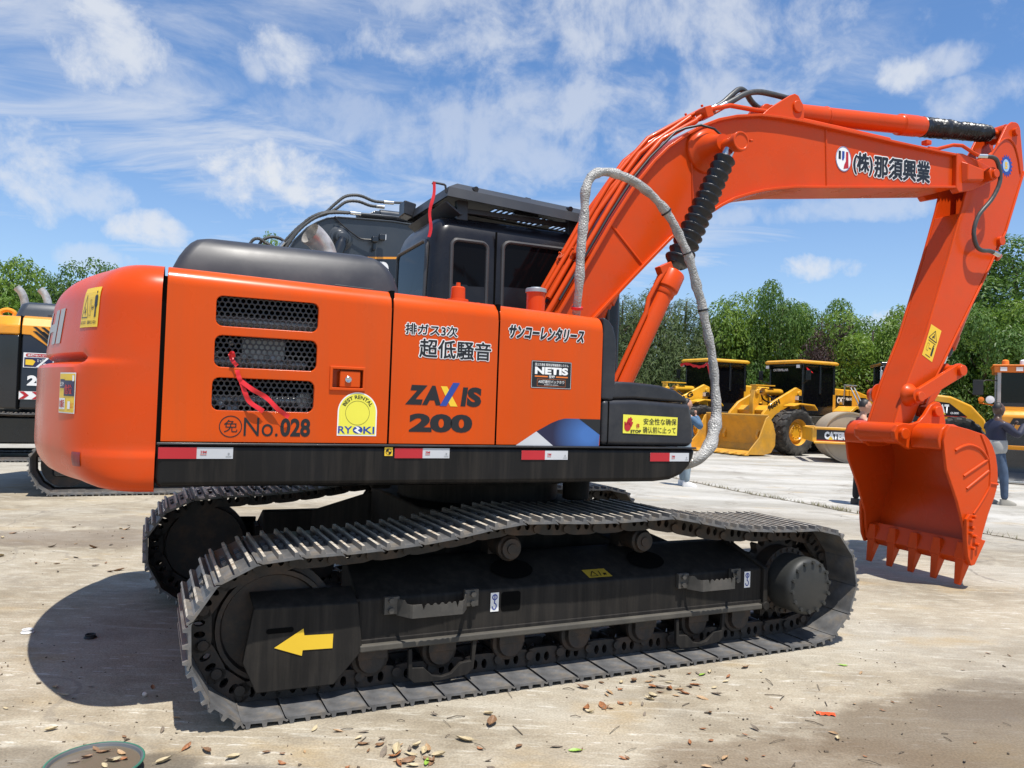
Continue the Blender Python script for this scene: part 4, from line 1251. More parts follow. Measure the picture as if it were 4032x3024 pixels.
near_track, near_frame, near_guard = track_assembly(EX, -1, True)
track_assembly(EX, 1, False)
mb = MB(MT)
mb.cyl((0, 0, .80), (0, 0, 1.09), .56, n=48); mb.cyl((0, 0, .97), (0, 0, 1.02), .66, n=60)
mb.build('swing_bearing', FRAMEP, EX, smooth=35)
mb = MB(MT)
mb.loft([[(x, y, z) for x, y in rrect(-.62, -.72, .62, .72, .2, 5)] for z in (.46, .84)])
for sy in (-1, 1):
    for sx_ in (-1, 1):
        mb.hexa([(sx_ * .25, sy * .6, .48), (sx_ * .62, sy * .6, .48), (sx_ * .62, sy * .6, .80), (sx_ * .25, sy * .6, .80), (sx_ * .62, sy * .96, .34), (sx_ * 1.05, sy * .96, .34), (sx_ * 1.05, sy * .96, .60), (sx_ * .62, sy * .96, .60)])
mb.build('car_body', FRAMEP, EX, bevel=.02)
mb = MB(); mb.cyl((.50, -.52, .86), (.50, -.52, 1.05), .09, n=20); mb.cyl((-.86, -.35, 1.0), (-.74, -.35, 1.0), .07, n=18); mb.box((-.5, -.4, 1.03), (1.5, .3, .12)); mb.build('swing_motor', FRAMEP, EX, bevel=.01)

# ------------------------------------------------------------------ stickers and writing on the excavator
PS = lambda a, b: side(a, b)
PS2 = lambda a, b: side(a, b, 0.0018)
PS3 = lambda a, b: side(a, b, 0.0024)
PSK = lambda a, b: Vector((a, YS - 0.0065, b))
PSK2 = lambda a, b: Vector((a, YS - 0.008, b))


def sticker(name, m, parent, P, loop, label=None):
    o = flat(name, m, parent, P, loop)
    if label: o['label'] = label
    return o


def reflector(x0, x1, x2, z0=1.196, z1=1.247):
    r = sticker('reflector_strip', SILV, skirt, PSK, rect(x0, z0, x2, z1), 'red and silver reflector strip')
    sticker('red_half', REDD, r, PSK2, rect(x0, z0, x1, z1))
    w = x2 - x1; h = z1 - z0
    write('3M', REDD, r, PSK2, (x1 + .10 * w, z0 + .47 * h, x1 + .27 * w, z0 + .70 * h), .02)
    sticker('small_print', RED_FAINT, r, PSK2, rect(x1 + .10 * w, z0 + .32 * h, x1 + .27 * w, z0 + .40 * h))
    sticker('small_print', GREYD, r, PSK2, circle(x1 + .88 * w, z0 + .45 * h, .09 * h, 12))
    sticker('small_print', GREYD, r, PSK2, rect(x1 + .80 * w, z0 + .18 * h, x1 + .96 * w, z0 + .24 * h))


RED_FAINT = mat('faded_red_print', (0.55, 0.22, 0.20), .5)
GREYD = mat('grey_print', (0.30, 0.31, 0.32), .5)
reflector(-2.062, -1.906, -1.753); reflector(-1.000, -.856, -.713, 1.200, 1.250); reflector(-.308, -.169, -.029, 1.193, 1.242); reflector(.508, .643, .781, 1.184, 1.233)
mk = sticker('balance_mark', YEL, skirt, PSK, rect(-1.051, 1.211, -1.010, 1.253), 'yellow square mark with quartered black disc')
def wedge(cx, cz, r, a0, a1, n=8): return [(cx, cz)] + [(cx + r * math.cos(R(a0 + (a1 - a0) * i / n)), cz + r * math.sin(R(a0 + (a1 - a0) * i / n))) for i in range(n + 1)]
def ringloop(mb, P, cx, cz, r0, r1, n=32, rz=1.0):
    mb.grid([[P(cx + r * math.cos(2 * PI * i / n), cz + rz * r * math.sin(2 * PI * i / n)) for i in range(n + 1)] for r in (r0, r1)])
mb = MB()
for a0 in (90, 270): mb.face([mb.v(PSK2(a, b)) for a, b in wedge(-1.0305, 1.232, .014, a0, a0 + 90)])
ringloop(mb, PSK2, -1.0305, 1.232, .013, .015); mb.build('mark_disc', INK, mk, smooth=0)

# engine door: 'No.028' with a ringed character
mb = MB(); ringloop(mb, PS, -1.768, 1.342, .0455, .0495, 40); mb.build('mark_ring', INK, engine_door, smooth=0)
write('免', INK, engine_door, PS, (-1.797, 1.316, -1.738, 1.372), .0)
write('No.', INK, engine_door, PS, (-1.711, 1.299, -1.560, 1.384), .0)
write('028', INK, engine_door, PS, (-1.550, 1.299, -1.413, 1.385), .035)
# arched yellow rental sticker
def arch(x0, x1, z0, zt, g=0.0):
    cx = (x0 + x1) / 2; r = (x1 - x0) / 2 - g; zc = zt - (x1 - x0) / 2
    return [(x0 + g, z0 + g), (x1 - g, z0 + g)] + [(cx + r * math.cos(PI * i / 24), zc + r * math.sin(PI * i / 24)) for i in range(25)]
st = sticker('rental_sticker', WHITE, engine_door, PS, arch(-1.287, -1.095, 1.307, 1.518), 'arched yellow sticker with white rim and blue letters')
sticker('sticker_face', LEMON, st, PS2, arch(-1.287, -1.095, 1.307, 1.518, .006))
mb = MB(); ringloop(mb, PS3, -1.191, 1.418, .0575, .059, 40); mb.build('sticker_ring', INK, st, smooth=0)
write('RY', BLUED, st, PS3, (-1.282, 1.318, -1.214, 1.353), .02); write('KI', BLUED, st, PS3, (-1.160, 1.318, -1.105, 1.353), .02)
sticker('round_mark', BLUED, st, PS3, circle(-1.187, 1.336, .0245, 24, .0185))
mb = MB(); mb.face([mb.v(side(a, b, .003)) for a, b in ((-1.203, 1.354), (-1.185, 1.351), (-1.176, 1.342), (-1.188, 1.335), (-1.168, 1.319), (-1.182, 1.319), (-1.206, 1.334), (-1.19, 1.343))]); mb.build('round_mark', WHITE, st, smooth=0)
me_o = write('BEST RENTAL', INK, st, lambda a, b: side(-1.191 + (.066 + b * .018) * math.sin(a), 1.420 + (.066 + b * .018) * math.cos(a), .0024), (-1.12, 0, 1.12, 1), .02)

# second door
def outlined(body, parent, box, P, bold=.02, rim=.05, slant=0.0, P2=None):
    Pf = lambda a, b, d=0.0: side(a + slant * (b - (box[1] + box[3]) / 2), b, .0012 + d)
    w = layered(body, WHITE, parent, Pf, box, rim, 10)
    layered(body, INK, w, Pf, box, bold, 6, .0014)
    return w
outlined('排ガス3次', pump_door, (-.966, 1.819, -.692, 1.873), PS, .0016, .0058, 0, PS2)
outlined('超低騒音', pump_door, (-.890, 1.708, -.503, 1.800), PS, .0022, .0066, 0, PS2)
write('Z', INK, pump_door, PS, (-.944, 1.467, -.852, 1.566), .07, .22); write('A', INK, pump_door, PS, (-.862, 1.467, -.762, 1.566), .06, .1)
write('I', INK, pump_door, PS, (-.655, 1.466, -.628, 1.564), .06, .12); write('S', INK, pump_door, PS, (-.626, 1.464, -.546, 1.566), .06, .05)
sticker('cross_stroke', YEL, pump_door, PS, [(-.771, 1.565), (-.737, 1.565), (-.677, 1.464), (-.716, 1.464)])
sticker('cross_stroke', BLUED, pump_door, PS2, [(-.705, 1.585), (-.668, 1.585), (-.738, 1.465), (-.773, 1.465)])
write('200', INK, pump_door, PS, (-.930, 1.330, -.592, 1.424), .055)
# third door
outlined('サンコーレンタリース', tank, (-.402, 1.838, .050, 1.906), PS, .0036, .0074, .15, PS2)
pl = sticker('registration_plate', INK, tank, PS, rrect(-.265, 1.576, -.020, 1.725, .006, 3), 'black plate with white border and white lettering')
mb = MB()
for q0, q1 in (((-.262, 1.579), (-.023, 1.5805)), ((-.262, 1.7205), (-.023, 1.722)), ((-.262, 1.579), (-.2605, 1.722)), ((-.0245, 1.579), (-.023, 1.722))): mb.face([mb.v(PS2(a, b)) for a, b in rect(*q0, *q1)])
mb.build('plate_border', WHITE, pl, smooth=0)
write('国土交通省 新技術情報提供システム', WHITE, pl, PS2, (-.243, 1.697, -.040, 1.712), .005)
write('NETIS', WHITE, pl, PS2, (-.243, 1.652, -.042, 1.692), .05)
sticker('plate_bar', ORD, pl, PS2, rect(-.243, 1.637, -.165, 1.644)); sticker('plate_bar', ORD, pl, PS2, rect(-.115, 1.637, -.042, 1.644))
write('登録', WHITE, pl, PS2, (-.158, 1.633, -.122, 1.649), .01)
mb = MB()
for q in ((-.228, 1.588, -.056, 1.5892), (-.228, 1.6258, -.056, 1.627), (-.228, 1.588, -.2268, 1.627), (-.0572, 1.588, -.056, 1.627)): mb.face([mb.v(PS2(a, b)) for a, b in rect(*q)])
mb.build('plate_border', ORD, pl, smooth=0)
write('AIS機能付バックホウ', WHITE, pl, PS2, (-.221, 1.604, -.063, 1.622), .008)
write('登録番号 KK-100050-A', WHITE, pl, PS2, (-.185, 1.593, -.100, 1.600), .0)
def blue_fade():
    m, nt, bs = nodes_of('blue_graphic_print')
    N, Lk = nt.nodes, nt.links
    tc = N.new('ShaderNodeTexCoord'); mp = N.new('ShaderNodeMapping'); mp.inputs['Location'].default_value = (-0.10, 0, -1.33); 
    Lk.new(tc.outputs['Object'], mp.inputs[0])
    gr = N.new('ShaderNodeTexGradient'); gr.gradient_type = 'SPHERICAL'
    mp2 = N.new('ShaderNodeMapping'); mp2.inputs['Scale'].default_value = (4.5, 0, 5.5); Lk.new(mp.outputs[0], mp2.inputs[0]); Lk.new(mp2.outputs[0], gr.inputs[0])
    cr = N.new('ShaderNodeValToRGB'); e = cr.color_ramp.elements
    e[0].color = (0.012, 0.012, 0.045, 1); e[1].color = (0.05, 0.15, 0.42, 1); e[1].position = .8
    Lk.new(gr.outputs[0], cr.inputs[0]); Lk.new(cr.outputs[0], bs.inputs['Base Color']); bs.inputs['Roughness'].default_value = .3
    return m
BLUEG = blue_fade()
gr_ = sticker('corner_graphic', BLUEG, tank, PS, [(-.222, 1.344), (-.119, 1.268), (.168, 1.268), (.171, 1.332), (.037, 1.417), (-.051, 1.417), (-.092, 1.407), (-.135, 1.390)], 'blue corner graphic with silver and black corners')
sticker('graphic_corner', SILV, gr_, PS2, [(-.222, 1.344), (-.342, 1.268), (-.119, 1.268)])
sticker('graphic_corner', INK, gr_, PS2, [(.037, 1.417), (.171, 1.332), (.1715, 1.417)])
# tool box warning
PT = lambda a, b: Vector((a, YS - .0015, b))
PT2 = lambda a, b: Vector((a, YS - .003, b))
wn_ = sticker('warning_sticker', LEMON, toolbox, PT, [(.322, 1.343), (.694, 1.334), (.696, 1.440), (.321, 1.449)], 'yellow stop sticker with red hand')
mb = MB()
mb.face([mb.v(PT2(a, b)) for a, b in circle(.352, 1.380, .022, 18, .026)])
for dx, dz, L, w in ((-.020, .012, .022, .006), (-.010, .022, .042, .006), (.003, .024, .046, .006), (.015, .020, .040, .006), (.026, .004, .028, .006)):
    t = Vector((.45, 1.0)) if dx > -.015 else Vector((-.1, 1))
    t.normalize(); n_ = Vector((t.y, -t.x)); c = Vector((.352 + dx * .8, 1.380 + dz * .5)); e = c + t * L
    mb.face([mb.v(PT2(*(c - n_ * w))), mb.v(PT2(*(c + n_ * w))), mb.v(PT2(*(e + n_ * w * .8))), mb.v(PT2(*(e - n_ * w * .8)))])
mb.build('hand_mark', REDD, wn_, smooth=0)
write('停', REDD, wn_, PT2, (.408, 1.371, .432, 1.399), .015); write('STOP', INK, wn_, PT2, (.372, 1.346, .444, 1.363), .04)
write('安全性な确保', INK, wn_, PT2, (.458, 1.394, .688, 1.431), .008); write('确认前に止って', INK, wn_, PT2, (.456, 1.345, .684, 1.383), .008)
# counterweight stickers and letters
CPW = lambda off: (lambda a, b: cw_at(a, b, off))
def wrap_patch(name, m, parent, s0, s1, z0, z1, off, label=None, skew=0.0):
    mb = MB(); n = 8
    mb.grid([[cw_at(s0 + (s1 - s0) * i / n + skew * j / n, z0 + (z1 - z0) * j / n, off) for i in range(n + 1)] for j in range(n + 1)])
    o = mb.build(name, m, parent, smooth=0)
    if label: o['label'] = label
    return o
def s_of(px_x):  # near-side distance whose outline x equals px_x
    for i in range(len(CWO) // 2):
        if CWO[i].x <= px_x: return CWS[i]
    return CWS[-1] / 2
sA = .33
w1 = wrap_patch('warning_sticker', YEL, cw, .300, .480, 1.765, 1.945, .003, 'yellow keep clear sticker with triangle and standing figure')
c3 = CPW(.0045)
def stroke(mb, P, a, b, w):
    a, b = Vector(a), Vector(b); t = (b - a).normalized(); n_ = Vector((-t.y, t.x)) * w / 2
    mb.face([mb.v(P(*(a - n_))), mb.v(P(*(b - n_))), mb.v(P(*(b + n_))), mb.v(P(*(a + n_)))])
def hazard(P, u, parent):
    """triangle, block, double arrow and a standing figure, in a unit square mapped by u"""
    mb = MB(); S = lambda a, b, w: stroke(mb, lambda x, y: P(*u(x, y)), a, b, w)
    S((.56, .25), (.75, .82), .022); S((.75, .82), (.94, .25), .022); S((.56, .25), (.94, .25), .025); S((.70, .36), (.80, .52), .02); S((.72, .30), (.78, .44), .02); S((.70, .46), (.82, .36), .02)
    S((.40, .28), (.40, .68), .012); S((.48, .28), (.48, .68), .012); S((.40, .68), (.48, .68), .012); S((.40, .28), (.48, .28), .012)
    S((.26, .48), (.36, .48), .02); S((.26, .48), (.29, .53), .02); S((.26, .48), (.29, .43), .02); S((.36, .48), (.33, .53), .02); S((.36, .48), (.33, .43), .02)
    S((.15, .50), (.15, .80), .09); S((.13, .24), (.13, .52), .035); S((.175, .24), (.175, .52), .035); S((.09, .52), (.09, .78), .025); S((.21, .52), (.21, .78), .025)
    mb.face([mb.v(P(*u(.15 + .028 * math.cos(t), .875 + .028 * math.sin(t)))) for t in [2 * PI * i / 12 for i in range(12)]])
    return mb.build('hazard_mark', INK, parent, smooth=0)
hazard(c3, lambda x, y: (.480 - .18 * (1 - x), 1.765 + .18 * y), w1)
write('はさまれ', INK, w1, c3, (.474, 1.779, .410, 1.795), .01); write('範囲内立入禁止', INK, w1, c3, (.396, 1.779, .312, 1.795), .01)
w2 = wrap_patch('warning_sticker', WHITE, cw, .395, .560, 1.378, 1.560, .003, 'yellow danger sticker with navy flag and white hand')
wrap_patch('sticker_face', YEL, w2, .400, .555, 1.383, 1.555, .0042)
wrap_patch('sticker_flag', NAVYD, w2, .400, .500, 1.455, 1.525, .0054); wrap_patch('sticker_flag', NAVYD, w2, .495, .548, 1.490, 1.530, .0054)
wrap_patch('sticker_flag', WHITE, w2, .482, .550, 1.395, 1.445, .0054)
wrap_patch('sticker_hand', WHITE, w2, .432, .455, 1.398, 1.432, .0054); wrap_patch('sticker_hand', WHITE, w2, .405, .420, 1.522, 1.548, .0054)
c4 = CPW(.0066)
write('危险', REDD, w2, c4, (.492, 1.462, .418, 1.508), .03); write('止じタナ', WHITE, w2, c4, (.546, 1.498, .500, 1.520), .03); write('勿靠近', REDD, w2, c4, (.546, 1.402, .488, 1.438), .03); write('止じ', ORD, w2, c4, (.428, 1.402, .404, 1.428), .03)
wrap_patch('dark_patch', mat('dark_red_reflector', (.22, .012, .02), .3), cw, .335, .400, 1.150, 1.212, .003)
write('HITACHI', mat('grey_letter_decal', (.40, .39, .38), .5), cw, CPW(.003), (S_MID + .98, 1.70, S_MID - .86, 1.875), .05)
# boom lettering
PB = lambda a, b: Vector((a, -HB + .040 - .003, b))
PB2 = lambda a, b: Vector((a, -HB + .040 - .0045, b))
lg = sticker('round_emblem', WHITE, boom, PB, circle(3.245, 3.707, .092, 32, .110), 'round white emblem with black, blue and red bars')
mb = MB(); ringloop(mb, PB2, 3.245, 3.707, .086, .090, 40, 1.2); mb.build('emblem_ring', BLUED, lg, smooth=0)
sticker('emblem_bar', INK, lg, PB2, rect(3.185, 3.700, 3.212, 3.772)); sticker('emblem_bar', BLUED, lg, PB2, [(3.226, 3.70), (3.240, 3.69), (3.254, 3.72), (3.254, 3.775), (3.226, 3.774)])
sticker('emblem_bar', REDD, lg, PB2, [(3.272, 3.775), (3.298, 3.775), (3.305, 3.635), (3.245, 3.620), (3.255, 3.66), (3.272, 3.69)])
def PBs(P):  # the line of writing climbs a little along the boom
    return lambda a, b: P(a, b + (a - 3.35) * .066)
zb_ = .003
PBf = lambda a, b, d=0.0: Vector((a, -HB + .040 - .003 - d, b + (a - 3.35) * .066))
for wd, bx_ in (('(株)', (3.365, 3.598, 3.592, 3.785)), ('那須興業', (3.620, 3.592, 4.330, 3.782))):
    wb = layered(wd, WHITE, boom, PBf, bx_, .0155, 12); layered(wd, INK, wb, PBf, bx_, .0068, 10, .002)
# arm stickers
PA = lambda a, b: Vector((a, -HA - .002, b)); PA2 = lambda a, b: Vector((a, -HA - .0035, b)); PA3 = lambda a, b: Vector((a, -HA - .005, b))
gear = []
for k in range(16):
    for q, r in ((0, .098), (.28, .098), (.4, .082), (.85, .082)):
        t = 2 * PI * (k + q) / 16; gear.append((5.445 + r * .92 * math.cos(t), 4.0 + r * 1.12 * math.sin(t)))
ge = sticker('gear_emblem', BLUED, arm, PA, gear, 'blue gear emblem with a yellow figure')
sticker('gear_centre', mat('pale_blue_decal', (.35, .5, .72), .4), ge, PA2, circle(5.435, 4.0, .050, 24, .062))
write('5', YEL, ge, PA3, (5.415, 3.965, 5.457, 4.035), .05)
ws = sticker('warning_sticker', YEL, arm, PA, [(4.299, 2.063), (4.436, 2.001), (4.555, 2.301), (4.414, 2.354)], 'yellow keep clear sticker on the arm side')
def ua(x, y):
    o_ = Vector((4.299, 2.063)); ex_ = Vector((.137, -.062)); ey_ = Vector((.115, .291)); q = o_ + ex_ * x + ey_ * y; return q.x, q.y
mb = MB(); S = lambda a, b, w: stroke(mb, lambda x, y: PA2(*ua(x, y)), a, b, w)
S((.12, .60), (.52, .90), .03); S((.52, .90), (.88, .60), .03); S((.12, .60), (.88, .60), .03); S((.40, .66), (.56, .74), .06); S((.6, .66), (.5, .8), .05)
S((.18, .22), (.18, .44), .015); S((.34, .22), (.34, .44), .015); S((.18, .44), (.34, .44), .01); S((.18, .22), (.34, .22), .01); S((.40, .32), (.58, .32), .03)
S((.74, .14), (.74, .42), .16); mb.face([mb.v(PA2(*ua(.74 + .06 * math.cos(t), .46 + .03 * math.sin(t)))) for t in [2 * PI * i / 10 for i in range(10)]]); S((.15, .53), (.85, .53), .02); S((.25, .08), (.7, .08), .02)
mb.build('hazard_mark', INK, ws, smooth=0)
# undercarriage marks
PF = lambda d: (lambda a, b: MT @ Vector((a, -1.275 - d, b)))
PG = lambda a, b: MT @ Vector((a, -1.303, b))
sticker('arrow_mark', YEL, near_guard, PG, [(-1.557, .312), (-1.425, .390), (-1.420, .3575), (-1.283, .352), (-1.284, .283), (-1.425, .288), (-1.428, .262)], 'yellow arrow pointing to the front')
for x0, z0 in ((-.447, .379), (1.294, .382)):
    s_ = sticker('hook_sticker', WHITE, near_frame, PF(.003), rect(x0, z0, x0 + .048, z0 + .100))
    mb = MB(); P = PF(.0045); ringloop(mb, P, x0 + .024, z0 + .076, .010, .016, 20)
    stroke(mb, P, (x0 + .024, z0 + .068), (x0 + .024, z0 + .085), .006)
    for i in range(10):
        a0, a1 = R(100 - 28 * i), R(100 - 28 * (i + 1)); c = (x0 + .022, z0 + .028)
        stroke(mb, P, (c[0] + .012 * math.cos(a0), c[1] + .016 * math.sin(a0)), (c[0] + .012 * math.cos(a1), c[1] + .016 * math.sin(a1)), .006)
    stroke(mb, P, (x0 + .024, z0 + .06), (x0 + .022, z0 + .044), .006)
    mb.build('hook_mark', BLUED, s_, smooth=0)
PTOP = lambda a, t, d=.003: MT @ (Vector((a, -1.275 + .285 * t, .495 + .13 * t)) + Vector((0, -.415, .91)) * d)
s_ = sticker('grease_sticker', mat('dusty_yellow_decal', (.45, .30, .03), .5), near_frame, PTOP, [(.18, .10), (.335, .10), (.315, .34), (.165, .34)])
mb = MB(); P5 = lambda a, b: PTOP(a, b, .0045); stroke(mb, P5, (.195, .14), (.225, .28), .006); stroke(mb, P5, (.225, .28), (.245, .14), .006); stroke(mb, P5, (.195, .14), (.245, .14), .015); stroke(mb, P5, (.265, .14), (.265, .27), .006); stroke(mb, P5, (.285, .18), (.305, .18), .06); mb.build('hazard_mark', INK, s_, smooth=0)

# ribbons tied to the machine are things of their own
def strip_ribbon(pts, w, name, label, nrm=(0, -1, 0)):
    """cloth band along points in the excavator's own axes"""
    sp = spline(pts, 6); mb = MB(EXM); rows = []
    for i, p in enumerate(sp):
        t = (sp[min(i + 1, len(sp) - 1)] - sp[max(i - 1, 0)]).normalized()
        sd = t.cross(Vector(nrm)).normalized(); tw = .35 * math.sin(i * .55)
        sd = (sd * math.cos(tw) + Vector(nrm) * math.sin(tw)) * w / 2
        rows.append([p - sd, p + Vector(nrm) * .002 * math.sin(i), p + sd])
    mb.grid(rows)
    return mb
EXM = Matrix.Translation((-.215, 5.458, 0)) @ Matrix.Rotation(R(24.25), 4, 'Z')
yr = YS - .012
rib = strip_ribbon([(-1.783, yr + .02, 1.672), (-1.772, yr, 1.640), (-1.752, yr - .004, 1.618)], .018, 'r', '')
for path, w in (([(-1.752, yr - .004, 1.600), (-1.742, yr - .006, 1.565), (-1.728, yr - .008, 1.540)], .020), ([(-1.730, yr - .008, 1.543), (-1.715, yr - .008, 1.50), (-1.690, yr - .008, 1.455), (-1.630, yr - .006, 1.415)], .022), ([(-1.732, yr - .01, 1.548), (-1.68, yr - .012, 1.512), (-1.62, yr - .012, 1.478), (-1.565, yr - .01, 1.425), (-1.515, yr - .008, 1.392)], .022), ([(-1.783, yr + .015, 1.665), (-1.776, yr - .012, 1.675), (-1.770, yr + .0, 1.655)], .020)):
    m2 = strip_ribbon(path, w, 'r', ''); me2 = bpy.data.meshes.new('tmp'); m2.bm.to_mesh(me2); m2.bm.free(); rib.bm.from_mesh(me2); bpy.data.meshes.remove(me2)
o = rib.build('ribbon', RIBBON, None, smooth=80)
tag(o, 'red cloth ribbon tied to the middle grille, two tails hanging over the lowest grille', 'ribbon')
RIB1.data.transform(EXM)
tag(RIB1, 'narrow red ribbon hanging from the bracket at the rear of the cab roof guard', 'ribbon')

# ------------------------------------------------------------------ ground
def ground_mat():
    m, nt, bs = nodes_of('yard_concrete')
    N, Lk = nt.nodes, nt.links
    geo = N.new('ShaderNodeNewGeometry'); P = geo.outputs['Position']
    def nz(scale, detail=8, rough=.6, mp=None, dist=0.0):
        n = N.new('ShaderNodeTexNoise'); n.inputs['Scale'].default_value = scale; n.inputs['Detail'].default_value = detail; n.inputs['Roughness'].default_value = rough; n.inputs['Distortion'].default_value = dist
        v = P
        if mp:
            q = N.new('ShaderNodeMapping'); q.inputs['Rotation'].default_value = (0, 0, R(mp[0])); q.inputs['Scale'].default_value = (mp[1], mp[2], 1)
            q.inputs['Location'].default_value = (mp[3] if len(mp) > 3 else 0, 0, 0)
            Lk.new(P, q.inputs[0]); v = q.outputs[0]
        Lk.new(v, n.inputs['Vector']); return n.outputs[0]
    def rng(f, a, b, c=0.0, d=1.0, smooth=True):
        n = N.new('ShaderNodeMapRange'); n.interpolation_type = 'SMOOTHSTEP' if smooth else 'LINEAR'
        Lk.new(f, n.inputs[0])
        for i, v in enumerate((a, b, c, d)): n.inputs[i + 1].default_value = v
        return n.outputs[0]
    def mth(op, a, b):
        n = N.new('ShaderNodeMath'); n.operation = op
        for i, v in enumerate((a, b)):
            if isinstance(v, (int, float)): n.inputs[i].default_value = v
            else: Lk.new(v, n.inputs[i])
        return n.outputs[0]
    def mixc(f, a, b):
        n = N.new('ShaderNodeMix'); n.data_type = 'RGBA'
        if isinstance(f, (int, float)): n.inputs[0].default_value = f
        else: Lk.new(f, n.inputs[0])
        for i, v in ((6, a), (7, b)):
            if isinstance(v, tuple): n.inputs[i].default_value = (*v, 1)
            else: Lk.new(v, n.inputs[i])
        return n.outputs[2]
    def blob(cx, cy, rx, ry, rot, edge=.35):
        q = N.new('ShaderNodeMapping'); q.vector_type = 'TEXTURE'; q.inputs['Location'].default_value = (cx, cy, 0); q.inputs['Rotation'].default_value = (0, 0, R(rot)); q.inputs['Scale'].default_value = (rx, ry, 1)
        Lk.new(P, q.inputs[0])
        l = N.new('ShaderNodeVectorMath'); l.operation = 'LENGTH'; Lk.new(q.outputs[0], l.inputs[0])
        f = mth('ADD', l.outputs['Value'], mth('MULTIPLY', mth('SUBTRACT', nz(2.2, 8, .65), .5), 1.3))
        return rng(f, 1.15, 1.15 - edge, 0, 1)
    base = mixc(rng(nz(.8, 9, .68), .34, .66), (.230, .190, .132), (.372, .320, .238))
    base = mixc(mth('MULTIPLY', rng(nz(4.5, 9, .72, (30, 1, 1.8, 2.0)), .47, .62), .42), base, (.45, .405, .315))
    # washed pale areas further out, tan dust close by
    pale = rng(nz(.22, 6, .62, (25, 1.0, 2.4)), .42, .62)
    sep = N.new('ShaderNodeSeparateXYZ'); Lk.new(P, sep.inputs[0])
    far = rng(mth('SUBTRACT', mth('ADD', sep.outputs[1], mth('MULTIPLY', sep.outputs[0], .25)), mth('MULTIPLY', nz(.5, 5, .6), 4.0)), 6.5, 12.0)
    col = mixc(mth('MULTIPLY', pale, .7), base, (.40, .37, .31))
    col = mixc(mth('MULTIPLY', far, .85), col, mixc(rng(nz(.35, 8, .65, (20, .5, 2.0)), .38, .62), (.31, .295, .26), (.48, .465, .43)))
    # pale scrape marks and brush strokes in the cement skin
    st = rng(nz(2.0, 8, .70, (-32, 1.2, 8.0)), .54, .66)
    col = mixc(mth('MULTIPLY', st, .72), col, (.49, .455, .375))
    st2 = rng(nz(5.5, 5, .6, (-52, 1.0, 5.5, 3.0)), .60, .66)
    col = mixc(mth('MULTIPLY', mth('MULTIPLY', st2, rng(nz(.8, 4, .5), .40, .6)), .75), col, (.58, .55, .48))
    dk = rng(nz(1.1, 10, .72, None, .5), .50, .66)
    col = mixc(mth('MULTIPLY', dk, .46), col, (.155, .13, .097))
    och = rng(nz(.9, 6, .6, (10, 1, 2.0, 7.0)), .55, .72)
    col = mixc(mth('MULTIPLY', och, .50), col, (.36, .25, .11))
    # swept leaf dirt and damp patches with their own outlines
    for b_, c_, a_ in (((-3.75, 7.75, 1.7, .55, 12), (.15, .115, .085), .60), ((-2.6, 9.3, 2.4, .6, 20), (.17, .14, .11), .4),
                       ((2.35, 3.70, 1.05, .46, 14), (.125, .092, .058), .74), ((1.35, 3.30, .75, .30, 10), (.15, .108, .068), .55), ((2.6, 4.15, .55, .22, 35), (.13, .105, .08), .45), ((3.4, 10.6, 3.4, .9, -22), (.20, .175, .14), .25),
                       ((-1.50, 3.0, .36, .20, 20), (.10, .085, .065), .8), ((-1.05, 2.98, .40, .16, 8), (.12, .10, .075), .75), ((-1.9, 3.0, .3, .22, 0), (.12, .10, .075), .5)):
        col = mixc(mth('MULTIPLY', blob(*b_), a_), col, c_)
    # grit
    gr = rng(nz(38, 3, .6), .66, .72)
    col = mixc(mth('MULTIPLY', gr, .5), col, (.12, .10, .08))
    fine = rng(nz(90, 2, .5), .3, .7, .86, 1.12)
    mm = N.new('ShaderNodeMix'); mm.data_type = 'RGBA'; mm.blend_type = 'MULTIPLY'; mm.inputs[0].default_value = 1; Lk.new(col, mm.inputs[6]); Lk.new(fine, mm.inputs[7])
    # hairline cracks
    vo = N.new('ShaderNodeTexVoronoi'); vo.feature = 'DISTANCE_TO_EDGE'; vo.inputs['Scale'].default_value = .33
    q = N.new('ShaderNodeVectorMath'); q.operation = 'ADD'; Lk.new(P, q.inputs[0])
    nn = N.new('ShaderNodeTexNoise'); nn.inputs['Scale'].default_value = 1.3; nn.inputs['Detail'].default_value = 5; Lk.new(P, nn.inputs['Vector'])
    Lk.new(nn.outputs['Color'], q.inputs[1]); Lk.new(q.outputs[0], vo.inputs['Vector'])
    ck = rng(vo.outputs['Distance'], .008, .003)
    ck = mth('MULTIPLY', ck, rng(nz(.3, 3, .5), .45, .6, 0, .55))
    fin = mixc(ck, mm.outputs[2], (.15, .13, .11))
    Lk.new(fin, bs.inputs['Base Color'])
    bs.inputs['Roughness'].default_value = .82
    bs.inputs['Specular IOR Level'].default_value = .3
    bp = N.new('ShaderNodeBump'); bp.inputs['Strength'].default_value = .55; bp.inputs['Distance'].default_value = .01
    Lk.new(mth('ADD', nz(14, 8, .7), mth('MULTIPLY', nz(60, 4, .6), .5)), bp.inputs['Height']); Lk.new(bp.outputs[0], bs.inputs['Normal'])
    return m


mb = MB(); mb.sheet([(-400, -60, 0), (400, -60, 0), (400, 700, 0), (-400, 700, 0)])
tag(mb.build('ground', ground_mat(), None, smooth=0), kind='structure')
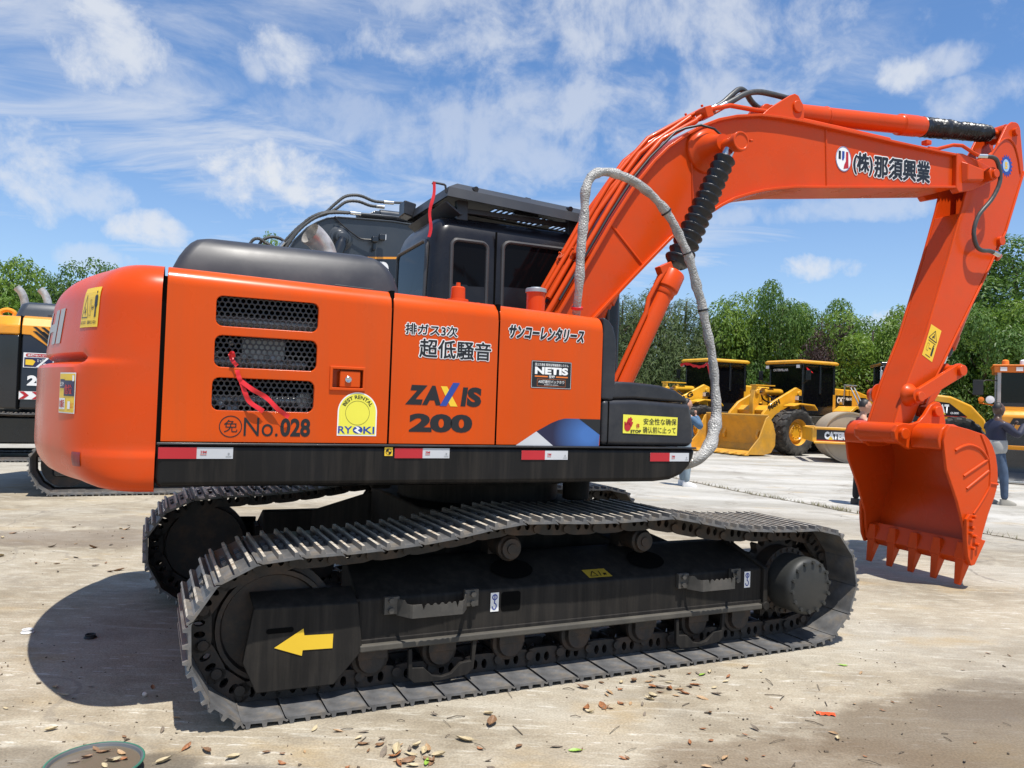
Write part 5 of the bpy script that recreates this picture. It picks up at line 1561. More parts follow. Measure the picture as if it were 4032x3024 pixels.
# slab joint with grit in it
jl = [(3.2, 17.6), (3.61, 15.95), (4.35, 13.69), (4.92, 12.46), (5.22, 11.63), (6.15, 10.09), (6.6, 9.2), (7.6, 7.6)]
rn = random.Random(2)
sp = spline([(x, y, .004) for x, y in jl], 14)
mb = MB(); rows = []
for i, p in enumerate(sp):
    t = (sp[min(i + 1, len(sp) - 1)] - sp[max(i - 1, 0)]).normalized(); n_ = Vector((-t.y, t.x, 0)); w = rn.uniform(.018, .060)
    j = n_ * rn.uniform(-.015, .015)
    rows.append([p - n_ * w + j, p + n_ * w * rn.uniform(.4, 1) + j])
mb.grid(rows); tag(mb.build('slab_joint', mat('joint_grit', (.145, .12, .085), .9, var=.4, scale=12), None, smooth=0), kind='structure')
GRASSM = mat('dry_grass', (.13, .12, .04), .7, var=.4, scale=3)
mb = MB()
for k in range(240):
    p = sp[rn.choice([rn.randint(20, 62), rn.randint(0, len(sp) - 1)])] + Vector((rn.uniform(-.05, .05), rn.uniform(-.05, .05), 0))
    for b in range(3):
        a = rn.uniform(0, 2 * PI); l = rn.uniform(.02, .085); w = Vector((math.cos(a + 1.57), math.sin(a + 1.57), 0)) * .004; tip = p + Vector((math.cos(a) * l * .7, math.sin(a) * l * .7, l))
        mb.face([mb.v(p - w), mb.v(p + w), mb.v(tip)])
tag(mb.build('grass', GRASSM, None, smooth=0, recalc=False), 'thin dry grass growing along the joint of the concrete slabs', 'grass', kind='stuff')

# ------------------------------------------------------------------ wall at the back
WALLM = mat('grey_concrete_wall', (.36, .36, .35), .85, var=.15, scale=.8, bump=.1, bscale=20, dirt=(.15, .145, .13), dirt_amt=.7, dirt_scale=.8)
mb = MB()
for i in range(14):
    x = -6 + i * 3.0
    mb.box((x, 35.0, .98), (2.97, .16, 1.96)); mb.box((x + 1.5, 34.98, 1.0), (.22, .24, 2.0))
o = mb.build('boundary_wall', WALLM, None, bevel=.01); tag(o, 'low grey concrete boundary wall running behind the yellow machines', 'wall')

# ------------------------------------------------------------------ trees
def leaf_mat(name, c1, c2, trans=.35):
    m, nt, bs = nodes_of(name)
    N, Lk = nt.nodes, nt.links
    geo = N.new('ShaderNodeNewGeometry')
    n1 = N.new('ShaderNodeTexNoise'); n1.inputs['Scale'].default_value = .9; n1.inputs['Detail'].default_value = 4; Lk.new(geo.outputs['Position'], n1.inputs['Vector'])
    rp = N.new('ShaderNodeMath'); rp.operation = 'MULTIPLY_ADD'; Lk.new(geo.outputs['Random Per Island'], rp.inputs[0]); rp.inputs[1].default_value = .55; 
    mr = N.new('ShaderNodeMapRange'); Lk.new(n1.outputs[0], mr.inputs[0]); mr.inputs[1].default_value = .3; mr.inputs[2].default_value = .7; mr.inputs[3].default_value = -.05; mr.inputs[4].default_value = .5
    Lk.new(mr.outputs[0], rp.inputs[2])
    mx = N.new('ShaderNodeMix'); mx.data_type = 'RGBA'; Lk.new(rp.outputs[0], mx.inputs[0]); mx.inputs[6].default_value = (*c1, 1); mx.inputs[7].default_value = (*c2, 1)
    Lk.new(mx.outputs[2], bs.inputs['Base Color']); bs.inputs['Roughness'].default_value = .45; bs.inputs['Specular IOR Level'].default_value = .4
    tl = N.new('ShaderNodeBsdfTranslucent'); Lk.new(mx.outputs[2], tl.inputs[0])
    ms = N.new('ShaderNodeMixShader'); ms.inputs[0].default_value = trans
    Lk.new(bs.outputs[0], ms.inputs[1]); Lk.new(tl.outputs[0], ms.inputs[2]); Lk.new(ms.outputs[0], N['Material Output'].inputs[0])
    return m


BARK = mat('grey_brown_bark', (.11, .085, .06), .85, var=.3, scale=8, bump=.3, bscale=30)
LF_BROAD = leaf_mat('camphor_leaves', (.075, .165, .018), (.235, .340, .050), .4)
LF_DARK = leaf_mat('dark_green_leaves', (.050, .125, .022), (.150, .245, .050), .4)
LF_PINE = leaf_mat('pine_needles', (.055, .098, .036), (.165, .215, .075), .35)
LF_PURP = leaf_mat('purple_leaves', (.045, .026, .026), (.120, .075, .065), .25)


def crown_mesh(name, seed, lumps, n_leaf, size, m, shape, droop=0.3, thin=1.0):
    """leaves gathered in clumps through the crown; unit crown: radius 1, height 2, base at z = 0"""
    rn = random.Random(seed); mb = MB()
    C_ = []
    for i in range(lumps):
        for _ in range(60):
            p = Vector((rn.uniform(-1, 1), rn.uniform(-1, 1), rn.uniform(0, 2)))
            r = shape(p.z / 2)
            q = math.hypot(p.x, p.y)
            if q <= r * .86 and (q > r * .45 or rn.random() < .35): break
        C_.append((p, rn.uniform(.24, .42) * (0.7 + .3 * r)))
    tot = sum(c[1] ** 2 for c in C_)
    for c, r in C_:
        k = int(n_leaf * r * r / tot)
        for j in range(k):
            d = Vector((rn.gauss(0, 1), rn.gauss(0, 1), rn.gauss(.25, 1))).normalized()
            p = c + d * r * rn.uniform(.72, 1.04) * (1.0 if rn.random() < .95 else 1.12)
            nrm = (d * 1.5 + Vector((rn.gauss(0, .45), rn.gauss(0, .45), rn.gauss(.35, .45)))).normalized()
            a = nrm.orthogonal().normalized(); a = Matrix.Rotation(rn.uniform(0, 2 * PI), 3, nrm) @ a; b = nrm.cross(a)
            s = size * rn.uniform(.6, 1.25)
            a = a * s; b = b * s * .42 * thin
            dz = Vector((0, 0, -s * droop))
            mb.face([mb.v(p - a * .5), mb.v(p - b * .5), mb.v(p + a * .5 + dz), mb.v(p + b * .5)])
    o = mb.build(name, m, None, smooth=0, recalc=False); me = o.data
    bpy.data.objects.remove(o); return me


def trunk_mesh(seed, lean=.1):
    rn = random.Random(seed); mb = MB()
    tp = spline([(0, 0, 0), (rn.uniform(-.03, .03), 0, .7), (rn.uniform(-.08, .08), rn.uniform(-.05, .05), 1.5), (rn.uniform(-.1, .1), 0, 2.4)], 5)
    mb.tube(tp, .1, 10, radii=[.085 * (1 - .75 * i / (len(tp) - 1)) for i in range(len(tp))])
    for k in range(9):
        z = rn.uniform(.7, 1.9); a = rn.uniform(0, 2 * PI); b = tp[min(len(tp) - 1, int(z / 2.4 * len(tp)))]
        L = rn.uniform(.45, .8)
        mb.tube(spline([b, b + Vector((math.cos(a) * L * .5, math.sin(a) * L * .5, .18)), b + Vector((math.cos(a) * L, math.sin(a) * L, .55))], 3), .03, 6, radii=[.032, .027, .022, .018, .013, .008, .004][:7])
    o = mb.build('trunk', BARK, None, smooth=60); me = o.data; bpy.data.objects.remove(o); return me


ovoid = lambda t: max(0.05, math.sin(PI * min(1, max(0, (t * .86 + .12)))) ** .62)
conic = lambda t: max(.06, (1 - t) ** .75 * .95 * (1 if t > .08 else .7))
CR = {'broad': [crown_mesh('crown', 1, 46, 22000, .070, LF_BROAD, ovoid), crown_mesh('crown', 2, 42, 22000, .072, LF_BROAD, ovoid)],
      'dark': [crown_mesh('crown', 3, 44, 22000, .068, LF_DARK, ovoid)],
      'pine': [crown_mesh('crown', 4, 110, 24000, .10, LF_PINE, conic, .1, .35), crown_mesh('crown', 5, 100, 24000, .10, LF_PINE, conic, .1, .35)],
      'purple': [crown_mesh('crown', 6, 56, 12000, .07, LF_PURP, ovoid)]}
TR = [trunk_mesh(11), trunk_mesh(12)]


def tree(kind, x, y, w, z0, h, label, group, v=0, rz=0.0):
    """w: crown radius; z0: crown base height; h: total height"""
    t = thing({'broad': 'broadleaf_tree', 'dark': 'broadleaf_tree', 'pine': 'pine_tree', 'purple': 'purple_leaf_tree'}[kind], label, 'tree', (x, y, 0), rz, group)
    ms = CR[kind]
    c = bpy.data.objects.new('crown', ms[v % len(ms)]); COL.objects.link(c); c.parent = t; c.location = (0, 0, z0); c.scale = (w, w, (h - z0) / 2)
    k = bpy.data.objects.new('trunk', TR[v % 2]); COL.objects.link(k); k.parent = t; k.scale = (w * .75, w * .75, h * .36)
    return t


def at(px, D, y=1600):
    """point on the ground plan at distance D in the direction of picture column px (4032 wide)"""
    f = Vector((0, math.cos(R(1.3)), math.sin(R(1.3)))); up = Vector((0, -math.sin(R(1.3)), math.cos(R(1.3)))); r = R(2)
    rt = Vector((1, 0, 0)) * math.cos(r) + up * math.sin(r)
    upv = -Vector((1, 0, 0)) * math.sin(r) + up * math.cos(r)
    d = f + rt * ((px - 2016) / 3028) - upv * ((y - 1512) / 3028)
    s = D / math.hypot(d.x, d.y)
    return d.x * s, d.y * s


G1, G2, G3 = 'trees in the row behind the yellow machines', 'pines at the left end of the tree row', 'trees beyond the dark excavator'
for i, (px, D, w, h, lab) in enumerate(((2440, 33, 1.9, 6.9, 'dark pine just right of the orange boom foot, crossed by the lift cylinder'), (2560, 34, 2.1, 7.5, 'dusty green pine between the boom cylinder and the hanging wrapped hose'),
                                        (2690, 35, 2.1, 7.2, 'pine standing behind the wrapped hose and the leftmost yellow loader'), (2780, 36, 1.7, 6.4, 'shortest pine, right of the wrapped hose beside the first broadleaf tree'))):
    x, y = at(px, D); tree('pine', x, y, w, .2, h, lab, G2, i, i * 1.3)
for i, (px, D, w, z0, h, kind, lab) in enumerate((
        (2890, 37, 2.2, .5, 7.0, 'broad', 'bright green tree behind the cab of the leftmost yellow loader'),
        (3065, 36, 1.8, .8, 7.0, 'dark', 'rounded dark green tree, the tallest crown left of the orange arm'),
        (2985, 38, 1.5, .6, 6.6, 'broad', 'small green tree squeezed to the left of the tall rounded crown'),
        (3180, 37, 1.9, .5, 6.4, 'broad', 'green tree behind the cab roof of the big front loader'),
        (3430, 34, 2.3, .3, 5.6, 'broad', 'bushy bright tree above the roller, just left of the orange arm'),
        (3560, 35, 2.2, .4, 6.1, 'broad', 'wide green tree partly hidden behind the orange arm'),
        (3745, 31, 2.3, .2, 5.5, 'broad', 'yellowish green tree right of the orange arm'),
        (3880, 29, 2.0, .2, 4.9, 'dark', 'low dark bushy tree behind the man with the raised phone'),
        (3990, 34, 3.0, 4.0, 8.1, 'dark', 'tall tree with a bare pale trunk at the right edge of the picture'),
        (4080, 30, 2.2, .2, 5.4, 'broad', 'tree at the right edge above the amber machine'),
        (3340, 42, 2.4, .5, 6.9, 'dark', 'tree set further back between the purple tree and the arm'))):
    x, y = at(px, D); tree(kind, x, y, w, z0, h, lab, G1, i, i * 2.1)
x, y = at(3275, 34.5); tree('purple', x, y, 1.35, .8, 5.3, 'dark purple leaved tree between the green ones, right of the front loader cab', None, 0)
x, y = at(3290, 35.5)
for i, (px, D, w, h, lab) in enumerate(((-90, 38, 2.6, 6.6, 'tree at the left picture edge beyond the dark excavator'), (60, 40, 2.3, 6.7, 'green tree behind the left exhaust pipe of the dark excavator'), (190, 41, 2.1, 6.5, 'low tree between the two exhaust pipes and the orange counterweight'),
                                        (310, 40, 2.2, 7.0, 'tree just above the rounded top of the orange counterweight'), (420, 41, 1.9, 6.9, 'tree at the left foot of the black engine hood'), (560, 43, 2.2, 7.0, 'tree hidden behind the black engine hood'), (1085, 42, 1.8, 9.5, 'tree top peeping out behind the hoses of the grey boom'), (-230, 37, 2.3, 6.2, 'tree outside the yard at the far left'))):
    x, y = at(px, D); tree('dark' if i % 2 else 'broad', x, y, w, .3, h, lab, G3, i, i * 1.7)

# ------------------------------------------------------------------ the dark excavator behind
E2 = thing('excavator', 'amber and black crawler excavator with slate grey boom, parked behind the orange one at left', 'excavator', (-5.14, 12.54, 0), R(24.7), sc=1.08)


def simple_crawler(parent, y_c):
    lp = even_loop(TRK, .19); mb = MB(); n = len(lp)
    for y in (-.08, .08): mb.tube([Vector((p.x, y_c + y, p.z)) for p in lp] + [Vector((lp[0].x, y_c + y, lp[0].z))], .045, 6)
    mb.cyl((-1.545, y_c - .1, .385), (-1.545, y_c + .1, .385), .29, n=28); mb.cyl((1.69, y_c - .1, .395), (1.69, y_c + .1, .395), .25, n=28)
    ch = mb.build('crawler_track', CHAINM, parent, smooth=40)
    for i in range(n):
        a, b = lp[i], lp[(i + 1) % n]; c = (a + b) / 2; t = (b - a).normalized(); nrm = Vector((t.z, 0, -t.x))
        o = bpy.data.objects.new('track_shoe', shoe0); COL.objects.link(o); o.parent = ch
        o.matrix_local = Matrix(((t.x, 0, nrm.x, c.x), (0, 1, 0, y_c), (t.z, 0, nrm.z, c.z), (0, 0, 0, 1)))
    return ch


for s in (-1, 1):
    simple_crawler(E2, s * 1.1)
    mb = MB(); mb.box((0, s * 1.08, .42), (2.7, .42, .30)); mb.box((-1.4, s * 1.2, .38), (.6, .12, .3)); mb.build('track_frame', BLKPAINT, E2, bevel=.04)
mb = MB(); mb.box((0, 0, .72), (1.3, 1.4, .4)); mb.cyl((0, 0, .85), (0, 0, 1.1), .6, n=32); mb.build('car_body', BLKPAINT, E2, bevel=.04)
mb = MB(); rr_ = [(-1.35, 1.08), (-1.355, 2.12), (-1.30, 2.21), (-1.20, 2.245), (1.2, 2.245), (1.30, 2.21), (1.355, 2.12), (1.35, 1.08)]
mb.prism(rr_, -2.09, 1.0, 'x'); body2 = mb.build('body', BLKPAINT, E2, bevel=.03)
# amber band over the flank: deep at the back, cut away by a slope
Y2 = -1.358
mb = MB()
band = [(-2.085, 2.01), (-1.99, 2.005), (-1.80, 1.87), (-1.62, 1.74), (-1.50, 1.72), (.95, 1.72), (.95, 2.11), (-2.085, 2.125)]
mb.prism(band, Y2 - .004, Y2 + .02)
mb.prism([(-1.365, 2.115), (-1.31, 2.216), (-1.20, 2.252), (-.6, 2.252), (-.6, 2.20), (-1.3, 2.10)], -2.085, .95, 'x'); mb.build('side_band', AMBER, body2, bevel=.008)
for k in range(3):
    mb = MB(); x = -1.965 + k * .085; 
    for dz in (0, -.055): mb.prism([(x + .0, 2.11 + dz), (x + .035, 2.11 + dz), (x + .175, 1.995 + dz), (x + .175, 1.955 + dz), (x + .15, 1.965 + dz)], Y2 - .008, Y2)
    mb.build('vent_slot', INK, body2, smooth=0)
def cw2(ins): return [(x, y) for x, y in [(-2.10, -1.355 + ins), (-2.25, -1.34 + ins), (-2.40, -1.24 + ins * .7), (-2.62 + ins * .4, -.85 + ins * .5), (-2.78 + ins, -.4), (-2.82 + ins, 0), (-2.78 + ins, .4), (-2.62 + ins * .4, .85 - ins * .5), (-2.40, 1.24 - ins * .7), (-2.10, 1.355 - ins)]]
for nm, z0, z1, m_, i0, i1 in (('counterweight', 1.08, 2.0, BLKPAINT, .03, 0), ('counterweight_top', 2.0, 2.24, AMBER, 0, .10)):
    mb = MB(); mb.loft([[(x, y, z0) for x, y in cw2(i0)], [(x, y, (z0 + z1) / 2) for x, y in cw2(0)], [(x, y, z1) for x, y in cw2(i1)]]); mb.build(nm, m_, E2, bevel=.025, smooth=40)
mb = MB(); mb.tube(spline([(-2.42, -.6, 2.22), (-2.44, -.6, 2.32), (-2.36, -.6, 2.36), (-2.28, -.6, 2.32), (-2.30, -.6, 2.22)], 5), .03, 10); mb.build('lifting_eye', AMBER, E2)
mb = MB(); mb.box((-2.095, -.9, 1.66), (.016, .93, 1.16)); mb.build('body_seam', DARK, E2, smooth=0)
def rl(ins, z, x0, x1, y0, y1): return [(a, b, z) for a, b in rrect(x0 + ins, y0 + ins, x1 - ins, y1 - ins, .09, 4)]
mb = MB(); mb.loft([rl(0, 2.24, -2.22, -.9, -1.05, .7), rl(.03, 2.34, -2.22, -.9, -1.05, .7), rl(.06, 2.42, -2.22, -.9, -1.05, .7), rl(.11, 2.45, -2.22, -.9, -1.05, .7), rl(.2, 2.46, -2.22, -.9, -1.05, .7)]); mb.box((-1.6, -1.0, 2.27), (.5, .10, .05)); mb.build('engine_hood', SLATE, E2, smooth=50)
for x in (-2.28, -2.0):
    pth = spline([(x + .03, 0, 2.40), (x + .02, 0, 2.55), (x - .02, 0, 2.66), (x - .08, 0, 2.73)], 5)
    mb = MB(); mb.tube(pth, .05, 14); mb.build('exhaust_pipe', PIPE, E2, smooth=60)
P2 = lambda a, b: Vector((a, Y2 - .001, b)); P2b = lambda a, b: Vector((a, Y2 - .003, b)); P2c = lambda a, b: Vector((a, Y2 - .005, b))
ck = flat('chevron_strip', WHITE, body2, P2, rect(-2.085, 1.205, -1.55, 1.305))
for k in range(4):
    x = -2.083 + k * .135; flat('chevron', REDD, ck, P2b, [(x, 1.302), (x + .05, 1.302), (x + .105, 1.255), (x + .05, 1.208), (x, 1.208), (x + .055, 1.255)])
write('205', WHITE, body2, P2, (-2.005, 1.375, -1.70, 1.505), .06)
s2 = flat('safety_sticker', WHITE, body2, P2, rect(-2.055, 1.60, -1.73, 1.785)); flat('sticker_face', NAVYD, s2, P2b, rect(-2.045, 1.61, -1.74, 1.725)); flat('sticker_band', WHITE, s2, P2c, [(-1.92, 1.61), (-1.89, 1.61), (-1.78, 1.725), (-1.81, 1.725)]); flat('sticker_band', REDD, s2, P2b, rrect(-2.03, 1.735, -1.74, 1.775, .018, 3))
flat('sticker_hand', YEL, s2, P2c, [(-2.03, 1.635), (-1.95, 1.63), (-1.925, 1.68), (-1.955, 1.70), (-2.03, 1.70)]); write('合図はハッキリ', WHITE, s2, P2c, (-2.015, 1.742, -1.755, 1.768), .03); write('とって', WHITE, s2, P2c, (-1.905, 1.675, -1.835, 1.71), .02); write('了解', WHITE, s2, P2c, (-1.87, 1.625, -1.81, 1.66), .02)
# a further crawler machine, of which little more than the running gear shows
E3 = thing('crawler_machine', 'dark crawler machine almost hidden behind the amber and black excavator at the left edge', 'crawler', (-10.3, 16.1, 0), R(24.7), sc=1.08)
for s in (-1, 1): simple_crawler(E3, s * 1.1)
mb = MB(); mb.box((0, 0, .55), (2.8, 2.0, .5)); mb.cyl((0, 0, .7), (0, 0, 1.05), .6, n=32); mb.build('car_body', BLKPAINT, E3, bevel=.04)
mb = MB(); mb.loft([[(a, b, z) for a, b in rrect(-2.4 + i, -1.3 + i, 1.0 - i, 1.3 - i, .3, 5)] for z, i in ((1.05, .03), (1.12, 0), (1.75, 0), (1.86, .08))]); mb.build('body', BLKPAINT, E3, smooth=40)
# cab of the dark excavator (mostly behind the orange cab)
mb = MB(); mb.loft([[(a, b, z) for a, b in rrect(-.2 + i, .35 + i, 1.3 - i, 1.35 - i, .1, 4)] for z, i in ((1.2, 0), (2.6, 0), (2.85, .05), (2.92, .2))]); mb.build('cab', BLKPAINT, E2, smooth=50)
# boom, rising to a bend and running level
T2 = [(.15, 1.7), (.55, 2.45), (.95, 3.15), (1.254, 3.690), (1.302, 3.792), (1.487, 4.014), (1.643, 4.125), (1.801, 4.212), (1.982, 4.254), (2.352, 4.274), (2.887, 4.300), (4.2, 4.26), (5.1, 4.18)]
L2_ = [(.50, 1.75), (1.2, 2.30), (1.65, 2.68), (2.0, 2.98), (2.35, 3.18), (2.7, 3.28), (3.1, 3.35), (4.2, 3.55), (5.1, 3.70)]
mb = MB(); mb.prism(off_line(T2, -.012) + list(reversed(off_line(L2_, .012))), -.19, .19)
for line, s in ((T2, -1), (L2_, 1)):
    inn = off_line(line, .022 * s); mb.loft([[(p[0], -.22, p[1]), (p[0], .22, p[1]), (q[0], .22, q[1]), (q[0], -.22, q[1])] for p, q in zip(line, inn)])
bm2 = mb.build('boom', SLATE, E2, bevel=.006, smooth=28)
mb = MB()
mb.prism([(2.30, 4.27), (2.62, 4.47), (2.72, 4.47), (2.80, 4.27)], -.05, .05); mb.cyl((2.7, 0, 4.42), (4.6, 0, 4.46), .085, n=24)
mb.build('arm_cylinder', SLATE, E2, bevel=.008)
mb = MB(); mb.lathe((2.03, -.19, 3.905), (0, -1, 0), [(0, .20), (.02, .20), (.03, .17), (.05, .165), (.06, .13), (.14, .10), (.15, .07), (.19, .07), (.2, .05), (.2, 0)], 30); mb.build('pin_boss', SLATE, bm2, smooth=40)
mb = MB(); mb.lathe((2.03, -.40, 3.88), (-.3, 0, -1), [(0, .06), (.06, .07), (.10, .09), (.35, .09), (.36, .07), (1.3, .07)], 22); mb.build('lift_cylinder', BLKPAINT, E2, smooth=40)
mb = MB()
for pts in ([(.55, 0, 2.65), (.62, 0, 3.45), (.696, 0, 3.723), (.795, 0, 3.79), (.90, 0, 3.74), (1.0, 0, 3.70)], [(.80, .05, 3.66), (.87, .05, 3.78), (1.0, .05, 3.849), (1.15, .05, 3.83), (1.22, .05, 3.75)],
            [(1.12, -.05, 3.68), (1.25, -.05, 3.86), (1.419, -.05, 4.06), (1.60, -.05, 4.20), (1.8, -.05, 4.32), (1.95, -.05, 4.48), (2.10, -.05, 4.62), (2.25, -.05, 4.67), (2.389, -.05, 4.67), (2.584, -.05, 4.62), (2.78, -.05, 4.625)], [(1.16, .08, 3.75), (1.40, .08, 4.02), (1.66, .08, 4.24), (1.86, .08, 4.34), (2.0, .08, 4.44), (2.16, .08, 4.575), (2.35, .08, 4.61), (2.55, .08, 4.57), (2.7, .08, 4.57)],
            [(1.10, -.16, 3.62), (1.25, -.16, 3.80), (1.466, -.16, 4.10), (1.659, -.16, 4.25), (1.86, -.16, 4.32), (2.05, -.16, 4.34), (2.2, -.16, 4.345)], [(1.18, -.2, 3.64), (1.36, -.2, 3.93), (1.55, -.2, 4.13), (1.75, -.2, 4.26), (1.95, -.2, 4.31), (2.15, -.2, 4.33)]):
    sp = spline(pts, 8); mb.tube(sp, .022, 10, radii=[.024 + (.003 if i % 2 else -.001) for i in range(len(sp))])
mb.build('hydraulic_hose', HOSE, bm2, smooth=30)
mb = MB()
for a, b in (((2.75, -.05, 4.625), (2.92, -.05, 4.635)), ((2.18, -.16, 4.345), (2.35, -.16, 4.35)), ((1.06, -.2, 3.60), (1.16, -.2, 3.74)), ((2.66, .08, 4.57), (2.8, .08, 4.575))): mb.cyl(a, b, .033, n=12)
mb.build('hose_fitting', CHROME, bm2)
mb = MB()
for y in (-.16, -.06, .08): mb.tube([(2.33, y, 4.35), (2.9, y, 4.375), (4.5, y, 4.36)], .024, 10)
mb.tube([(2.8, -.05, 4.63), (3.1, -.05, 4.66), (3.3, -.05, 4.60)], .022, 8); mb.build('hydraulic_pipe', SLATE, bm2, smooth=60)
mb = MB(); mb.tube(spline([(1.92, -.24, 4.24), (2.0, -.24, 4.15), (2.12, -.25, 4.06), (2.23, -.25, 3.99), (2.35, -.25, 3.93), (2.52, -.27, 3.93)], 5), .013, 8); mb.build('lamp_cable', RUBBER, bm2)
mb = MB(); mb.box((2.56, -.30, 3.93), (.10, .12, .10)); mb.box((2.68, -.30, 3.98), (.10, .10, .11)); mb.box((2.57, -.25, 3.86), (.05, .06, .2)); mb.build('work_lamp', BLKPAINT, bm2, bevel=.02)
mb = MB(); mb.box((2.735, -.30, 3.985), (.012, .085, .09)); mb.build('lamp_lens', LAMPG, bm2, bevel=.004)
flat('name_band', BLKPAINT, bm2, lambda a, b: Vector((a, -.224, b)), [(2.30, 3.21), (2.7, 3.31), (3.1, 3.38), (3.6, 3.46), (3.6, 3.74), (2.30, 3.60)])
flat('name_line', AMBER, bm2, lambda a, b: Vector((a, -.226, b)), [(2.30, 3.60), (3.6, 3.74), (3.6, 3.775), (2.30, 3.635)])
write('D', WHITE, bm2, lambda a, b: Vector((a, -.228, b)), (2.68, 3.40, 2.83, 3.60), .08)

# its arm and bucket, mostly behind the orange machine
mb = MB(); mb.prism([(5.0, 4.30), (5.6, 4.62), (5.75, 4.50), (5.62, 3.9), (4.62, 1.55), (4.35, 1.40), (4.2, 1.5), (4.9, 3.6)], -.16, .16); mb.cyl((5.1, -.24, 3.98), (5.1, .24, 3.98), .08, n=18); mb.build('arm', SLATE, E2, bevel=.02)
mb = MB(); bo = [(4.05, 1.35), (4.55, 1.42), (4.85, 1.15), (4.85, .75), (4.65, .35), (4.45, .10), (4.38, .14), (4.52, .45), (4.70, .80), (4.66, 1.08), (4.48, 1.26), (4.1, 1.22)]
mb.prism(bo, -.55, .55); mb.prism([(4.05, 1.35), (4.55, 1.42), (4.85, 1.15), (4.85, .75), (4.65, .35), (4.45, .10), (4.2, .7)], -.57, -.54); mb.prism([(4.05, 1.35), (4.55, 1.42), (4.85, 1.15), (4.85, .75), (4.65, .35), (4.45, .10), (4.2, .7)], .54, .57); bk2 = mb.build('bucket', BLKPAINT, E2, bevel=.01)
for k in range(5): mb = MB(); y = -.46 + k * .23; mb.hexa([(4.42, y - .05, .2), (4.42, y + .05, .2), (4.5, y + .05, .2), (4.5, y - .05, .2), (4.36, y - .025, .01), (4.36, y + .025, .01), (4.39, y + .025, .01), (4.39, y - .025, .01)]); mb.build('bucket_tooth', BLKPAINT, bk2)

# ------------------------------------------------------------------ wheel loaders
def tyre_mesh(r, w, lug=True, n=36):
    mb = MB(); b = .56 * r
    prof = [(-w * .42, b), (-w * .5, r * .72), (-w * .5, r * .88), (-w * .44, r * .95), (-w * .3, r * .965), (w * .3, r * .965), (w * .44, r * .95), (w * .5, r * .88), (w * .5, r * .72), (w * .42, b)]
    mb.lathe((0, 0, 0), (0, 1, 0), prof, 48, cap=False)
    if lug:
        for k in range(n // 2):
            t = 2 * PI * k / (n // 2)
            for s in (-1, 1):
                tt = t + (PI / (n // 2) if s > 0 else 0)
                seg = []
                for q, (y, dt) in enumerate(((.02, 0), (.20, .10), (.34, .05), (.50, .14), (.515, .16))):
                    rr = r * (1.0 if q < 3 else (.965 if q == 3 else .84)); ri = rr - .055 * r
                    a0, a1 = tt + dt - .065, tt + dt + .065
                    seg.append([(ri * math.cos(a0), s * w * y, ri * math.sin(a0)), (rr * math.cos(a0 + .012), s * w * y, rr * math.sin(a0 + .012)), (rr * math.cos(a1 - .012), s * w * y, rr * math.sin(a1 - .012)), (ri * math.cos(a1), s * w * y, ri * math.sin(a1))])
                mb.loft(seg)
    o = mb.build('tyre', TYRE, None, smooth=30); me = o.data; bpy.data.objects.remove(o); return me


def rim_mesh(r, w, m):
    mb = MB(); mb.lathe((0, w * .42, 0), (0, 1, 0), [(-.10, 0), (-.10, r * .30), (-.06, r * .34), (-.14, r * .42), (-.12, r * .52), (0, r * .58), (.01, r * .60), (.0, r * .56)], 36, cap=False)
    for k in range(10): mb.cyl((r * .25 * math.cos(k * .628), w * .42 - .1, r * .25 * math.sin(k * .628)), (r * .25 * math.cos(k * .628), w * .42 - .06, r * .25 * math.sin(k * .628)), .025, n=6)
    o = mb.build('rim', m, None, smooth=35); me = o.data; bpy.data.objects.remove(o); return me


TY_L, RIM_L = tyre_mesh(.82, .64), rim_mesh(.82, .64, CATY)


def wheel(parent, x, y, z, me_t, me_r, s):
    w = bpy.data.objects.new('wheel', me_t); COL.objects.link(w); w.parent = parent; w.location = (x, y, z); w.rotation_euler = (0, .3, 0 if s > 0 else PI)
    r = bpy.data.objects.new('rim', me_r); COL.objects.link(r); r.parent = w
    return w


